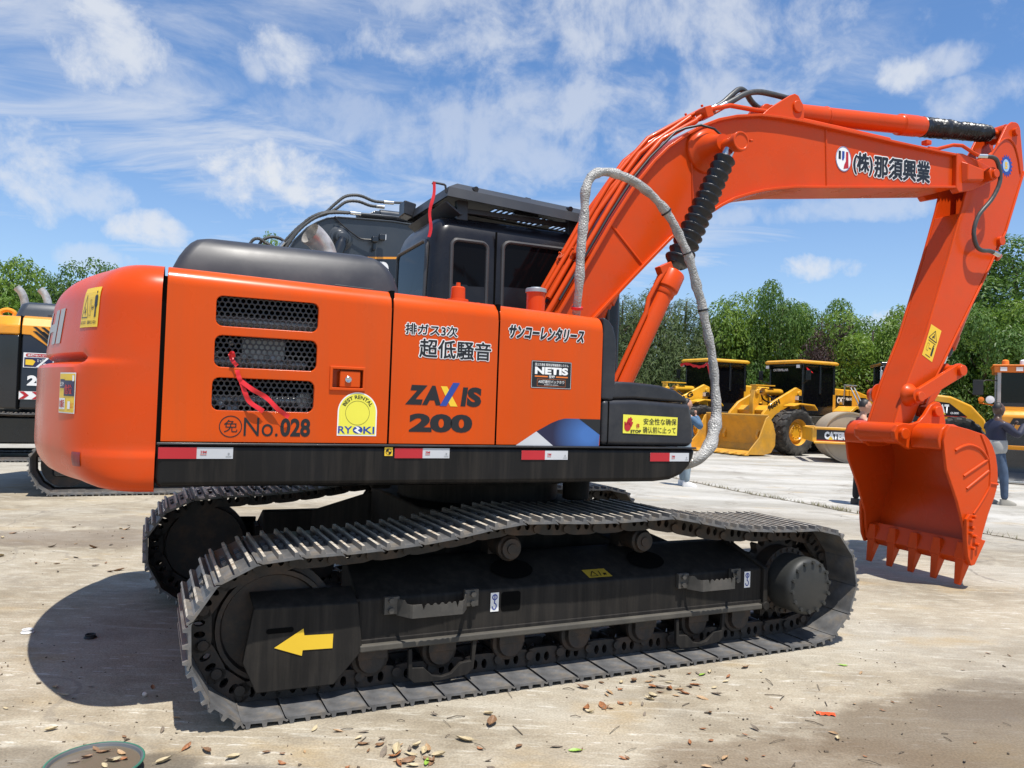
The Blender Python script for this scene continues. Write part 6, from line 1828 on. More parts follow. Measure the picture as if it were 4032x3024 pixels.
def loader(name, label, loc, rz, paint, bucket_m, lift, texts, sc=1.0, roof=None, back=True):
    t = thing(name, label, 'loader', loc, rz, sc=sc)
    for x in (1.72, -1.72):
        for s in (-1, 1): wheel(t, x, s * 1.10, .82, TY_L, RIM_L, s)
    mb = MB()   # rear frame and engine hood
    mb.prism([(-3.3, .95), (-3.3, 1.9), (-3.0, 2.22), (-2.2, 2.42), (-.75, 2.46), (-.75, 1.35), (-1.0, .75), (-2.9, .75)], -.62, .62)
    mb.box((-1.6, 0, 1.28), (2.4, 2.3, .12)); hood_ = mb.build('engine_hood', paint, t, bevel=.06, seg=3)
    for s in (-1, 1):
        mb = MB()
        fl = [(-2.75, 1.25), (-2.55, 1.62), (-2.2, 1.80), (-1.2, 1.80), (-.9, 1.62), (-.75, 1.25), (-.85, 1.25), (-1.0, 1.55), (-1.25, 1.70), (-2.15, 1.70), (-2.45, 1.55), (-2.65, 1.25)]
        mb.prism(fl, min(s * .62, s * 1.40), max(s * .62, s * 1.40)); mb.build('fender', paint, t, bevel=.02)
        mb = MB(); fl2 = [(.80, 1.62), (.98, 1.80), (1.70, 1.84), (2.05, 1.74), (2.03, 1.70), (1.68, 1.78), (1.02, 1.74), (.84, 1.58)]; mb.prism(fl2, min(s * .95, s * 1.42), max(s * .95, s * 1.42)); mb.build('fender', paint, t, bevel=.02)
    mb = MB(); mb.box((1.3, 0, .95), (1.9, .95, .55)); mb.box((-1.2, 0, .85), (3.2, .9, .35)); mb.cyl((1.72, -1, .82), (1.72, 1, .82), .16); mb.cyl((-1.72, -1, .82), (-1.72, 1, .82), .16); mb.box((0, 0, 1.15), (1.6, 1.7, .5)); mb.build('chassis', DARKY, t, bevel=.03)
    # cab: black frame posts with tinted panes
    mb = MB(); mb.box((.05, 0, 1.95), (1.62, 1.52, 1.05)); c_ = mb.build('cab', BLKPAINT, t, bevel=.05)
    mb = MB()
    for x, y, lean in ((.86, .76, .0), (.86, -.76, .0), (-.76, .76, 0), (-.76, -.76, 0), (-.02, .77, 0), (-.02, -.77, 0)): mb.box((x, y, 2.75), (.09, .07, 1.1))
    mb.box((.05, .76, 3.24), (1.7, .08, .10)); mb.box((.05, -.76, 3.24), (1.7, .08, .10)); mb.box((.88, 0, 3.24), (.08, 1.5, .10)); mb.build('cab_frame', BLKPAINT, t, bevel=.02)
    for pts in ([(.88, -.72, 1.75), (.88, .72, 1.75), (.87, .72, 3.2), (.87, -.72, 3.2)], [(-.72, .77, 1.75), (.82, .77, 1.75), (.82, .765, 3.2), (-.72, .765, 3.2)], [(-.72, -.77, 1.75), (.82, -.77, 1.75), (.82, -.765, 3.2), (-.72, -.765, 3.2)], [(-.78, -.72, 2.3), (-.78, .72, 2.3), (-.78, .72, 3.2), (-.78, -.72, 3.2)]):
        mb = MB(); mb.sheet(pts); mb.build('window', GLASS, c_, smooth=0)
    mb = MB(); mb.box((-.2, 0, 2.35), (.5, .5, .15)); mb.box((-.42, 0, 2.72), (.14, .5, .75)); mb.tube([(.6, 0, 2.2), (.42, 0, 2.62)], .03, 8); mb.tube([(.42 + .18 * math.cos(a) * .4, .2 * math.sin(a), 2.64 + .18 * math.cos(a) * .4) for a in [2 * PI * i / 14 for i in range(15)]], .02, 6); mb.build('seat', RUBBER, c_, bevel=.04)
    mb = MB(); mb.loft([[(a, b, z) for a, b in rrect(-.95 + i, -.88 + i, 1.12 - i, .88 - i, .12, 4)] for z, i in ((3.28, .03), (3.31, 0), (3.36, .0), (3.41, .06))]); rf = mb.build('cab_roof', roof or paint, t, smooth=40)
    for y in (-.72, .72):
        mb = MB(); mb.box((1.02, y, 3.17), (.12, .18, .14)); hl = mb.build('work_lamp', BLKPAINT, c_, bevel=.02); mb = MB(); mb.box((1.085, y, 3.17), (.012, .15, .11)); mb.build('lamp_lens', LAMPG, hl)
        mb = MB(); mb.box((1.25, y * 1.25, 2.02), (.18, .26, .18)); hl = mb.build('headlight', BLKPAINT, t, bevel=.02); mb = MB(); mb.box((1.345, y * 1.25, 2.02), (.012, .22, .14)); mb.build('lamp_lens', LAMPG, hl)
        mb = MB(); mb.tube([(.9, y * 1.05, 2.55), (1.0, y * 1.5, 2.65)], .018, 8); mb.box((1.0, y * 1.55, 2.85), (.05, .20, .36)); mr_ = mb.build('mirror', BLKPAINT, t, bevel=.02)
    # lift arms, tilt linkage
    Z = lift
    for s in (-1, 1):
        mb = MB(); arm_p = [(1.0, 2.30), (1.28, 2.40), (2.45, 1.84), (2.86, 1.46), (3.14, .66), (3.10, .52), (2.95, .50), (2.60, 1.10), (2.28, 1.40), (1.0, 2.02)]
        mb.prism(arm_p, s * .80 - .06, s * .80 + .06); la = mb.build('lift_arm', paint, t, bevel=.025)
        mb = MB(); mb.prism([(.92, 1.25), (1.4, 1.25), (1.30, 2.30), (1.05, 2.34)], s * .68 - .04, s * .68 + .04); mb.cyl((1.16, s * .60, 2.18), (1.16, s * .92, 2.18), .09, n=20); mb.build('arm_tower', paint, t, bevel=.02)
        mb = MB(); mb.cyl((1.2, s * .56, 1.2), (2.0, s * .56, 1.12), .09, n=18); mb.cyl((2.0, s * .56, 1.12), (2.6, s * .56, 1.05), .045, n=14); mb.build('lift_cylinder', paint, t)
        if s == 1 and texts.get('arm'):
            P = lambda a, b: Vector((3.02 - a * .80 - b * .0, .626, .86 + a * .62 + b))
            d_ = Vector((-.88, 0, .46)).normalized(); n_ = Vector((.46, 0, .88)).normalized()
            write(texts['arm'], INK, la, lambda a, b: Vector((2.60, .864, 1.48)) + d_ * a + n_ * b, (0, .04, texts['armw'], .24), .05)
    mb = MB(); mb.box((2.35, 0, 1.55), (.30, 1.5, .24), Euler((0, R(40), 0))); mb.build('cross_tube', paint, t, bevel=.04)
    mb = MB(); mb.prism([(2.35, 2.30), (2.52, 2.30), (2.60, 1.9), (2.62, 1.25), (2.5, 1.05), (2.36, 1.25), (2.30, 1.9)], -.10, .10); mb.cyl((2.43, -.16, 2.20), (2.43, .16, 2.20), .09, n=18); mb.build('tilt_lever', paint, t, bevel=.03)
    mb = MB(); mb.lathe((1.15, 0, 2.22), (1, 0, .0), [(-.05, .10), (.05, .12), (.75, .12), (.78, .14), (.90, .14), (.91, .06)], 24); tc_ = mb.build('tilt_cylinder', paint, t, bevel=.005)
    mb = MB(); mb.cyl((2.0, 0, 2.21), (2.42, 0, 2.21), .055, n=18); mb.build('cylinder_rod', CHROME, tc_)
    mb = MB(); mb.box((2.05, 0, 2.44), (.95, .30, .04)); mb.box((2.45, 0, 2.34), (.06, .26, .18)); mb.build('cylinder_guard', paint, t, bevel=.01)
    mb = MB()
    for y in (-.15, .12): mb.tube(spline([(1.15, y, 2.1), (1.35, y * 2, 1.86), (1.7, y * 2, 1.95), (1.95, y, 2.12)], 6), .03, 8)
    mb.build('hydraulic_hose', RUBBER, t, smooth=60)
    # bucket: curved shell, side plates, cutting edge with bolted teeth
    W = 1.50
    pr = [(4.28, .06), (3.5, .04), (3.16, .12), (2.98, .36), (2.97, .75), (3.10, 1.12), (3.30, 1.36)]
    inn = [(4.22, .10), (3.52, .085), (3.20, .16), (3.03, .38), (3.02, .74), (3.14, 1.09), (3.33, 1.34)]
    mb = MB(); mb.loft([[(p[0], -W, p[1]), (p[0], W, p[1]), (q[0], W, q[1]), (q[0], -W, q[1])] for p, q in zip(pr, inn)])
    for s in (-1, 1): mb.prism([(4.28, .06), (3.5, .04), (3.16, .12), (2.98, .36), (2.97, .75), (3.10, 1.12), (3.30, 1.36), (3.42, 1.28), (3.72, .62), (4.05, .30)], s * W - .025, s * W + .025)
    bk = mb.build('bucket', bucket_m, t, bevel=.012, smooth=30)
    mb = MB(); mb.box((4.27, 0, .05), (.20, 3.06, .045)); mb.build('cutting_edge', bucket_m, bk, bevel=.008)
    for k in range(8):
        mb = MB(); y = -1.36 + k * .389; mb.hexa([(4.22, y - .07, .075), (4.22, y + .07, .075), (4.22, y + .07, .12), (4.22, y - .07, .12), (4.52, y - .04, .05), (4.52, y + .04, .05), (4.52, y + .04, .07), (4.52, y - .04, .07)]); mb.build('bucket_tooth', bucket_m, bk, bevel=.006)
    mb = MB(); mb.tube([(3.30, -W, 1.37), (3.30, W, 1.37)], .035, 8); mb.build('bucket_rim', bucket_m, bk)
    if texts.get('screen'): write(texts['screen'], SILV, c_, lambda a, b: Vector((.886, a, b)), (-.62, 3.02, .10, 3.11), .05)
    if texts.get('hood'):
        q = flat('name_plate', INK, hood_, lambda a, b: Vector((a, .624, b)), rect(-1.95, 1.72, -1.05, 2.20))
        write(texts['hood'], WHITE, q, lambda a, b: Vector((-1.12 - a, .628, b)), (0, 1.90, .42, 2.14), .06); flat('plate_mark', YEL, q, lambda a, b: Vector((-1.12 - a, .631, b)), [(.10, 1.86), (.32, 1.86), (.21, 1.98)]); write('966H', WHITE, q, lambda a, b: Vector((-1.12 - a, .628, b)), (.46, 2.02, .80, 2.14), .04)
        mb = MB()
        for x in (-1.75, -1.55): mb.tube([(x, 1.32, 1.35), (x, 1.22, 1.9), (x - .05, .8, 2.55), (x - .05, .66, 2.55)], .028, 8)
        for k in range(3): mb.tube([(-1.75, 1.30 - k * .09, 1.45 + k * .2), (-1.55, 1.30 - k * .09, 1.45 + k * .2)], .02, 6)
        mb.tube([(-1.9, .85, 2.58), (-1.2, .85, 2.58)], .025, 8); mb.tube([(-1.25, .85, 2.58), (-1.25, .8, 1.85)], .022, 8); mb.build('ladder', GREYM, t)
        flat('vent', INK, hood_, lambda a, b: Vector((a, .624, b)), rect(-2.75, 1.65, -2.35, 2.15))
    return t


DARKY = mat('dark_chassis', (.03, .028, .024), .6, dirt=(.12, .10, .07), dirt_amt=.5)
CATB = mat('dusty_bucket_yellow', (.60, .30, .03), .5, var=.12, dirt=(.28, .19, .08), dirt_amt=.7, dirt_scale=2.5)
SH = R(208)
loader_a = loader('wheel_loader', 'yellow wheel loader with black cab and number 966H on its lift arm, beside the roller', (10.55, 27.9, 0), SH, CATY, CATB, 1, {'arm': '966H', 'armw': .62, 'screen': 'CATERPILLAR', 'hood': 'CAT'}, .97)
loader_b = loader('wheel_loader', 'yellow wheel loader with amber beacon and red ribbon on its cab, behind the wrapped hose', (8.05, 30.3, 0), SH - R(3), mat('pale_yellow_paint', (.74, .40, .03), .36, var=.08, coat=.25), CATB, 1, {'arm': 'SDLG', 'armw': .95}, 1.0)
mb = MB(); mb.lathe((.45, .2, 3.40), (0, 0, 1), [(0, .09), (.03, .09), (.04, .075), (.20, .07), (.23, .05), (.24, 0)], 20); mb.build('beacon', BEACON, loader_b)
# crawler dozer at the right edge, nose towards the yard
DZ = thing('bulldozer', 'amber crawler bulldozer with orange cab roof and black blade, at the right picture edge', 'bulldozer', (13.6, 20.3, 0), R(240))
for s in (-1, 1):
    mb = MB(); o_ = [(-1.75, .45), (-1.6, .15), (-1.3, .03), (1.5, .03), (1.85, .15), (2.0, .45), (1.85, .75), (1.5, .88), (-1.3, .92), (-1.6, .78)]
    mb.prism(o_, min(s * .78, s * 1.28), max(s * .78, s * 1.28))
    for k in range(17): mb.box((-1.35 + k * .18, s * 1.03, .93 - .003 * k), (.03, .5, .05))
    mb.build('crawler_track', CHAINM, DZ, bevel=.03)
    mb = MB(); mb.box((2.3, s * 1.38, .42), (2.4, .14, .22)); mb.build('push_arm', AMBER, DZ, bevel=.02)
    mb = MB(); mb.cyl((2.0, s * .72, 1.62), (2.55, s * .72, 1.05), .085, n=16); cy_ = mb.build('blade_cylinder', GREYM, DZ); mb = MB(); mb.cyl((2.55, s * .72, 1.05), (3.0, s * .72, .55), .045, n=14); mb.build('cylinder_rod', CHROME, cy_)
    mb = MB(); mb.prism([(2.85, .40), (3.10, .40), (3.12, .80), (2.98, .86)], s * .72 - .12, s * .72 + .12); mb.build('blade_bracket', AMBER, DZ, bevel=.02)
mb = MB(); mb.prism([(.45, 1.20), (2.32, 1.15), (2.36, 1.58), (2.25, 1.70), (.45, 1.82)], -.68, .68); hd3 = mb.build('engine_hood', AMBER, DZ, bevel=.05, seg=3)
mb = MB(); mb.box((1.35, 0, .85), (1.95, 1.2, .72)); mb.build('grille', BLKPAINT, DZ, bevel=.03)
mb = MB(); mb.box((2.34, 0, .78), (.05, 1.3, .16)); mb.build('sill', AMBER, DZ, bevel=.01)
flat('vent', INK, hd3, lambda a, b: Vector((a, -.684, b)), [(1.1, 1.50), (2.1, 1.45), (1.95, 1.62), (1.1, 1.68)]); flat('vent', INK, hd3, lambda a, b: Vector((2.372, a, b)), [(-.5, 1.36), (.5, 1.36), (.42, 1.52), (-.42, 1.52)])
mb = MB(); mb.box((-.35, 0, 1.5), (1.5, 1.36, .9)); c_ = mb.build('cab', BLKPAINT, DZ, bevel=.04)
for x in (.38, -1.05):
    for y in (-.64, .64): mb = MB(); mb.box((x, y, 2.35), (.09, .09, .95)); mb.build('cab_post', GREYM, DZ, bevel=.02)
for pts in ([(.40, -.60, 1.92), (.40, .60, 1.92), (.40, .60, 2.8), (.40, -.60, 2.8)], [(-1.0, .66, 1.92), (.34, .66, 1.92), (.34, .66, 2.8), (-1.0, .66, 2.8)], [(-1.0, -.66, 1.92), (.34, -.66, 1.92), (.34, -.66, 2.8), (-1.0, -.66, 2.8)], [(-1.08, -.6, 1.92), (-1.08, .6, 1.92), (-1.08, .6, 2.8), (-1.08, -.6, 2.8)]):
    mb = MB(); mb.sheet(pts); mb.build('window', GLASS, c_, smooth=0)
ROOFO = mat('orange_roof_paint', (.62, .17, .015), .35)
mb = MB(); mb.box((-.33, 0, 2.80), (1.66, 1.52, .17)); mb.box((-.33, 0, 2.90), (1.74, 1.60, .04)); rf3 = mb.build('cab_roof', ROOFO, DZ, bevel=.02)
for y in (-.55, -.2, .2, .55): mb = MB(); mb.box((.515, y, 2.80), (.012, .15, .10)); mb.build('work_lamp', LAMPG, rf3)
for y, m_ in ((-.5, BEACON), (-.1, LAMPG), (.3, BEACON)): mb = MB(); mb.lathe((.2, y, 2.92), (0, 0, 1), [(0, .085), (.11, .08), (.14, .05), (.15, 0)], 18); mb.build('beacon', m_, rf3)
mb = MB(); mb.tube([(.38, -.68, 2.5), (.55, -.95, 2.5), (.6, -1.05, 2.42)], .015, 6); mb.box((.62, -1.12, 2.30), (.06, .24, .40)); mb.build('mirror', RUBBER, DZ, bevel=.03)
mb = MB(); mb.lathe((.75, -.85, 1.98), (1, 0, 0), [(0, .05), (.02, .10), (.10, .10), (.11, .0)], 18); mb.build('headlight', LAMPG, DZ)
mb = MB(); mb.lathe((.75, -1.05, 1.98), (1, 0, 0), [(0, .05), (.02, .07), (.08, .07), (.09, .0)], 14); mb.tube([(.75, -.6, 1.8), (.75, -1.1, 1.9)], .02, 6); mb.build('indicator_lamp', BEACON, DZ)
mb = MB(); pr3 = [(3.16, .05), (3.06, .14), (3.01, .35), (3.03, .58), (3.12, .78)]; mb.loft([[(a, -1.6, b), (a, 1.6, b), (a - .04, 1.6, b + .01), (a - .04, -1.6, b + .01)] for a, b in pr3]); bl3 = mb.build('blade', BLKPAINT, DZ, bevel=.005, smooth=40)
mb = MB(); mb.box((3.17, 0, .05), (.12, 3.22, .04)); mb.build('cutting_edge', GREYM, bl3, bevel=.006)
rows = []
mb = MB(Matrix.Translation((8.05, 30.3, 0)) @ Matrix.Rotation(SH - R(3), 4, 'Z'))
sp = spline([(1.14, .85, 3.20), (1.16, .5, 3.08), (1.16, .1, 3.12), (1.16, -.4, 3.22), (1.16, -.8, 3.18)], 8)
mb.grid([[p + Vector((0, 0, -.05 + .02 * math.sin(i))), p + Vector((0, 0, .05))] for i, p in enumerate(sp)])
mb.grid([[Vector((1.17, .80 + .03 * i, 3.20 - .075 * i)), Vector((1.17, .95 + .03 * i, 3.17 - .06 * i))] for i in range(8)])
tag(mb.build('ribbon', RIBBON, None, smooth=60), 'red celebration ribbon hung across the front of the loader cab with the beacon', 'ribbon')
mb = MB(Matrix.Translation((10.55, 27.9, 0)) @ Matrix.Rotation(SH, 4, 'Z'))
mb.grid([[Vector((.75 - .06 * i, .80, 3.06 - .03 * i)), Vector((.72 - .06 * i, .81, 2.96 - .02 * i))] for i in range(6)])
tag(mb.build('ribbon', RIBBON, None, smooth=60), 'short red ribbon tied high on the side of the 966H loader cab', 'ribbon')

# ------------------------------------------------------------------ road roller
RO = thing('road_roller', 'yellow road roller with a wide dusty steel drum, behind the orange bucket', 'roller', (11.9, 23.6, 0), R(166))
mb = MB(); mb.lathe((1.55, -1.05, .77), (0, 1, 0), [(.03, 0), (.03, .70), (0, .735), (0, .77), (2.1, .77), (2.1, .735), (2.07, .70), (2.07, 0)], 64); mb.build('drum', DRUM, RO, smooth=30)
mb = MB()
for s in (-1, 1): mb.box((1.5, s * 1.17, .82), (2.15, .09, .46))
mb.box((2.58, 0, .82), (.12, 2.42, .42)); mb.box((.48, 0, .82), (.20, 2.42, .5)); mb.box((1.5, 1.235, 1.03), (2.2, .08, .07)); mb.box((1.5, 1.235, .60), (2.2, .08, .07)); yk = mb.build('drum_frame', CATY, RO, bevel=.02)
qf = flat('name_band', INK, yk, lambda a, b: Vector((a, 1.2175, b)), rect(.45, .66, 2.52, .98)); flat('red_line', REDD, qf, lambda a, b: Vector((a, 1.2195, b)), rect(.45, .655, 2.52, .675))
write('CATERPILLAR', WHITE, qf, lambda a, b: Vector((2.30 - a, 1.221, b)), (0, .70, 1.16, .93), .07); flat('band_mark', YEL, qf, lambda a, b: Vector((2.30 - a, 1.223, b)), [(.10, .69), (.25, .69), (.175, .80)])
mb = MB(); mb.prism([(-.65, .95), (-.65, 2.16), (-1.2, 2.10), (-1.75, 1.85), (-2.1, 1.45), (-2.25, .95), (-2.0, .65), (-.7, .65)], -.85, .85); hd = mb.build('engine_hood', CATY, RO, bevel=.07, seg=3)
q = flat('name_plate', INK, hd, lambda a, b: Vector((a, .853, b)), [(-.72, 1.52), (-.72, 1.95), (-1.15, 1.90), (-1.62, 1.52)]); flat('red_line', REDD, q, lambda a, b: Vector((a, .855, b)), rect(-1.62, 1.505, -.72, 1.525)); write('CAT', WHITE, q, lambda a, b: Vector((-.78 - a, .857, b)), (0, 1.60, .36, 1.86), .06); flat('plate_mark', YEL, q, lambda a, b: Vector((-.78 - a, .859, b)), [(.08, 1.56), (.28, 1.56), (.18, 1.68)]); write('CS-583E', WHITE, q, lambda a, b: Vector((-.78 - a, .857, b)), (.40, 1.58, .62, 1.64), .04)
flat('vent', INK, hd, lambda a, b: Vector((a, .853, b)), rrect(-1.5, 1.10, -.75, 1.42, .05, 4))
mb = MB(); mb.box((0, 0, .9), (1.3, 1.0, .5)); mb.box((0, 0, 1.25), (1.2, 1.5, .14)); mb.build('chassis', DARKY, RO, bevel=.03)
TY_R, RIM_R = tyre_mesh(.76, .55), rim_mesh(.76, .55, CATY)
for s in (-1, 1): wheel(RO, -1.35, s * .82, .76, TY_R, RIM_R, s)
mb = MB(); mb.box((.0, 0, 1.65), (1.2, 1.4, .8)); c_ = mb.build('cab', BLKPAINT, RO, bevel=.05)
mb = MB()
for x in (-.58, .58):
    for y in (-.68, .68): mb.box((x, y, 2.5), (.08, .08, 1.0))
mb.box((0, 0, 3.02), (1.4, 1.6, .10)); mb.build('cab_frame', BLKPAINT, RO, bevel=.03)
for pts in ([(.6, -.66, 2.0), (.6, .66, 2.0), (.6, .66, 2.97), (.6, -.66, 2.97)], [(-.56, .69, 2.0), (.56, .69, 2.0), (.56, .69, 2.97), (-.56, .69, 2.97)], [(-.56, -.69, 2.0), (.56, -.69, 2.0), (.56, -.69, 2.97), (-.56, -.69, 2.97)]):
    mb = MB(); mb.sheet(pts); mb.build('window', GLASS, c_, smooth=0)
mb = MB(); mb.tube([(.6, .75, 2.95), (.75, 1.0, 2.9), (.75, 1.05, 2.75)], .015, 6); mb.box((.76, 1.08, 2.62), (.05, .20, .36)); mr_ = mb.build('mirror', GREYM, RO, bevel=.03)
mb = MB(); mb.box((.79, 1.08, 2.62), (.01, .17, .32)); mb.build('mirror_glass', MIRROR, mr_)

# ------------------------------------------------------------------ people
SKIN_D = mat('dark_skin', (.085, .046, .031), .42, var=.1)
SKIN_L = mat('light_skin', (.46, .25, .17), .5, var=.08)
HAIRM = mat('black_hair', (.010, .009, .009), .55, var=.3, scale=40)


def skin_obj(name, m, parent, verts, edges, radii, sub=2, root=0):
    me = bpy.data.meshes.new(name); me.from_pydata(verts, edges, []); 
    o = bpy.data.objects.new(name, me); COL.objects.link(o); o.parent = parent; me.materials.append(m)
    sk_ = o.modifiers.new('skin', 'SKIN'); sk_.use_smooth_shade = True; sk_.branch_smoothing = .5
    if not me.skin_vertices: me.skin_vertices.new()
    for i, r in enumerate(radii):
        v = me.skin_vertices[0].data[i]; v.radius = r if isinstance(r, tuple) else (r, r); v.use_root = (i == root)
    s = o.modifiers.new('sub', 'SUBSURF'); s.levels = sub; s.render_levels = sub
    return o


def chain(parent, name, m, chains, sub=2):
    """chains: lists of (x, y, z, r); a chain may start with an integer, the index of an earlier vertex to grow from"""
    V, E_, Rr = [], [], []
    for ch in chains:
        prev = None
        for it in ch:
            if isinstance(it, int): prev = it; continue
            V.append(it[:3]); Rr.append(it[3] if len(it) == 4 else (it[3], it[4])); k = len(V) - 1
            if prev is not None: E_.append((prev, k))
            prev = k
    return skin_obj(name, m, parent, V, E_, Rr, sub)


def head(parent, m, c, face, tilt=0.0, r=.098, hair_top=True, bald=False, ears=True):
    """a head with brow, nose, lips, chin and ears; face: heading angle the face looks along"""
    M = Matrix.Translation(c) @ Matrix.Rotation(face, 4, 'Z') @ Matrix.Rotation(tilt, 4, 'Y')
    mb = MB(M); rows = []
    N = 20
    for i in range(1, N):
        th = PI * i / N; z = -math.cos(th); row = []
        for k in range(28):
            ph = 2 * PI * k / 28; x, y = math.sin(th) * math.cos(ph), math.sin(th) * math.sin(ph)
            f = max(0, math.cos(ph)) ** 3
            X = x * r * 1.02; Y = y * r * .78; Z = z * r * 1.25
            if z < -.1: Y *= 1 - .30 * (-z - .1); X *= 1 - .10 * (-z)
            side_ = abs(math.sin(ph))
            nose = math.exp(-((z + .12) / .16) ** 2) * math.exp(-(math.sin(ph) / .16) ** 2) * (1 if math.cos(ph) > 0 else 0)
            brow = math.exp(-((z - .18) / .10) ** 2) * f
            eye = math.exp(-((z - .02) / .09) ** 2) * math.exp(-((side_ - .38) / .16) ** 2) * (1 if math.cos(ph) > 0 else 0)
            lip = math.exp(-((z + .45) / .07) ** 2) * math.exp(-(math.sin(ph) / .28) ** 2) * (1 if math.cos(ph) > 0 else 0)
            chin = math.exp(-((z + .82) / .15) ** 2) * f
            X += r * (.24 * nose + .07 * brow - .07 * eye + .09 * lip + .16 * chin)
            row.append((X, Y, Z))
        rows.append(row)
    mb.loft(rows)
    for s in (-1, 1): mb.ball((-.005, s * r * .78, -.005), .024, 6, (.8, .4, 1.25))
    mb.cyl((-.012, 0, -r * .7), (-.035, 0, -r * 1.9), .052, .058, n=16)
    return M, mb.build('head', m, parent, smooth=70)


def hair(parent, M, r, front, drop, m=None, back=0.0, name='hair'):
    mb = MB(M); rows = []
    for i in range(0, 15):
        th = PI * i / 14 * .62; row = []
        for k in range(28):
            ph = 2 * PI * k / 28; lim = 1.0
            c = math.cos(ph)
            tmax = (.95 - front) if c > .35 else (1.15 if c > -.2 else 1.55 + drop)
            t = th / (PI * .62) * tmax
            x, y, z = math.sin(t) * math.cos(ph), math.sin(t) * math.sin(ph), math.cos(t)
            row.append((x * r * 1.07 - .004 - back * max(0, -c), y * r * .84, z * r * 1.32))
        rows.append(row)
    mb.loft(rows, cap=False)
    return mb.build(name, m or HAIRM, parent, smooth=70)


def hand_verts(p, d, side_v, curl=.5, s=1.0):
    """palm and five fingers as skin chains: p wrist, d direction of the palm, side_v towards the thumb"""
    p = Vector(p); d = Vector(d).normalized(); sv = Vector(side_v).normalized(); nv = d.cross(sv)
    out = [[(*p, .024 * s), (*(p + d * .05 * s), (.032 * s)), (*(p + d * .085 * s), .030 * s)]]
    for k, (o_, L) in enumerate(((.026, .070), (.009, .080), (-.009, .074), (-.026, .056))):
        b = p + d * .085 * s + sv * o_ * s
        q1 = b + (d * math.cos(curl * .5) + nv * math.sin(curl * .5)) * L * .5 * s; q2 = q1 + (d * math.cos(curl * 1.6) + nv * math.sin(curl * 1.6)) * L * .45 * s
        out.append([(*b, .0085 * s), (*q1, .0082 * s), (*q2, .0068 * s)])
    b = p + d * .03 * s + sv * .028 * s
    out.append([(*b, .011 * s), (*(b + (d * .6 + sv * .7) * .04 * s), .0095 * s), (*(b + (d * 1.1 + sv * .6 + nv * .5) * .06 * s), .0075 * s)])
    return out


def add_hand(parent, m, p, d, sv, curl=.5):
    return chain(parent, 'hand', m, hand_verts(p, d, sv, curl), 1)


def shoe(parent, m, x, y, ang):
    M = Matrix.Translation((x, y, 0)) @ Matrix.Rotation(ang, 4, 'Z'); mb = MB(M)
    def lp(z, x0, x1, w): return [(x0 + (x1 - x0) * (.5 - .5 * math.cos(PI * i / 10)), w * math.sin(PI * i / 10) ** .6, z) for i in range(11)] + [(x0 + (x1 - x0) * (.5 + .5 * math.cos(PI * i / 10)), -w * math.sin(PI * i / 10) ** .6, z) for i in range(1, 10)]
    mb.loft([lp(0, -.08, .20, .048), lp(.03, -.085, .205, .050), lp(.06, -.08, .16, .045), lp(.10, -.075, .05, .040)])
    return mb.build('shoe', m, parent, smooth=50)


def person(label, loc, rz, skin, top_m, low_m, shoe_m, pose, hair_args, lower_m=None, hgt=1.74, shirt_edge=.93):
    """faces +x. pose: joints of both arms; legs nearly straight"""
    t = thing('person', label, 'person', loc, rz, sc=hgt / 1.74)
    lx = pose.get('stance', ((.06, .10), (-.06, -.10)))
    # body in one piece: pelvis root, spine, neck, arms, legs
    A = pose['arms']
    body = [[(0, 0, .92, .105), (0, 0, 1.10, .10), (-.01, 0, 1.30, .11), (-.01, 0, 1.42, .09), (0.005, 0, 1.50, .052), (.012, 0, 1.57, .05)]]
    for (sh, el, wr) in A: body.append([3, (*sh, .048), (*el, .042), (*wr, .027)])
    for (fx, fy) in lx: body.append([0, (fx * .3, fy * .95, .84, .075), (fx * .7 + .01, fy, .48, .058), (fx, fy, .09, .038)])
    chain(t, 'body', skin, body, 2)
    M, hd = head(t, skin, (pose.get('hx', .035), 0, 1.635), pose.get('face', 0), pose.get('tilt', 0))
    if hair_args: hair(hd, M, .098, *hair_args)
    jk = [[(0, 0, shirt_edge, .16, .19), (0, 0, 1.08, .165, .19), (-.01, 0, 1.27, .165, .20), (-.015, 0, 1.40, .125, .16), (-.005, 0, 1.475, .08, .085)]]
    for (sh, el, wr) in A:
        w_ = Vector(el).lerp(Vector(wr), .92); jk.append([3, (*sh, .085), (*el, .072), (*w_, .052)])
    chain(t, 'jacket', top_m, jk, 2)
    if lower_m: chain(t, 'jacket_hem', lower_m, [[(0, 0, shirt_edge - .10, .16, .19), (0, 0, 1.0, .178, .205), (0, 0, 1.20, .174, .205)]], 2)
    tr_ = [[(0, 0, .97, .115, .14), (0, 0, .88, .115, .14)]]
    for (fx, fy) in lx: tr_.append([1, (fx * .3, fy * .95, .80, .095), (fx * .7 + .012, fy, .47, .075), (fx * .95, fy, .20, .062), (fx, fy, .085, .060)])
    chain(t, 'trousers', low_m, tr_, 2)
    for (fx, fy) in lx: shoe(t, shoe_m, fx, fy, pose.get('toe', 0))
    for i, (sh, el, wr) in enumerate(A):
        d = (Vector(wr) - Vector(el)).normalized(); hs = pose['hands'][i]
        add_hand(t, skin, wr, hs[0] or d, hs[1], hs[2])
    return t


def look(px, D): x, y = at(px, D); return (x, y, 0)


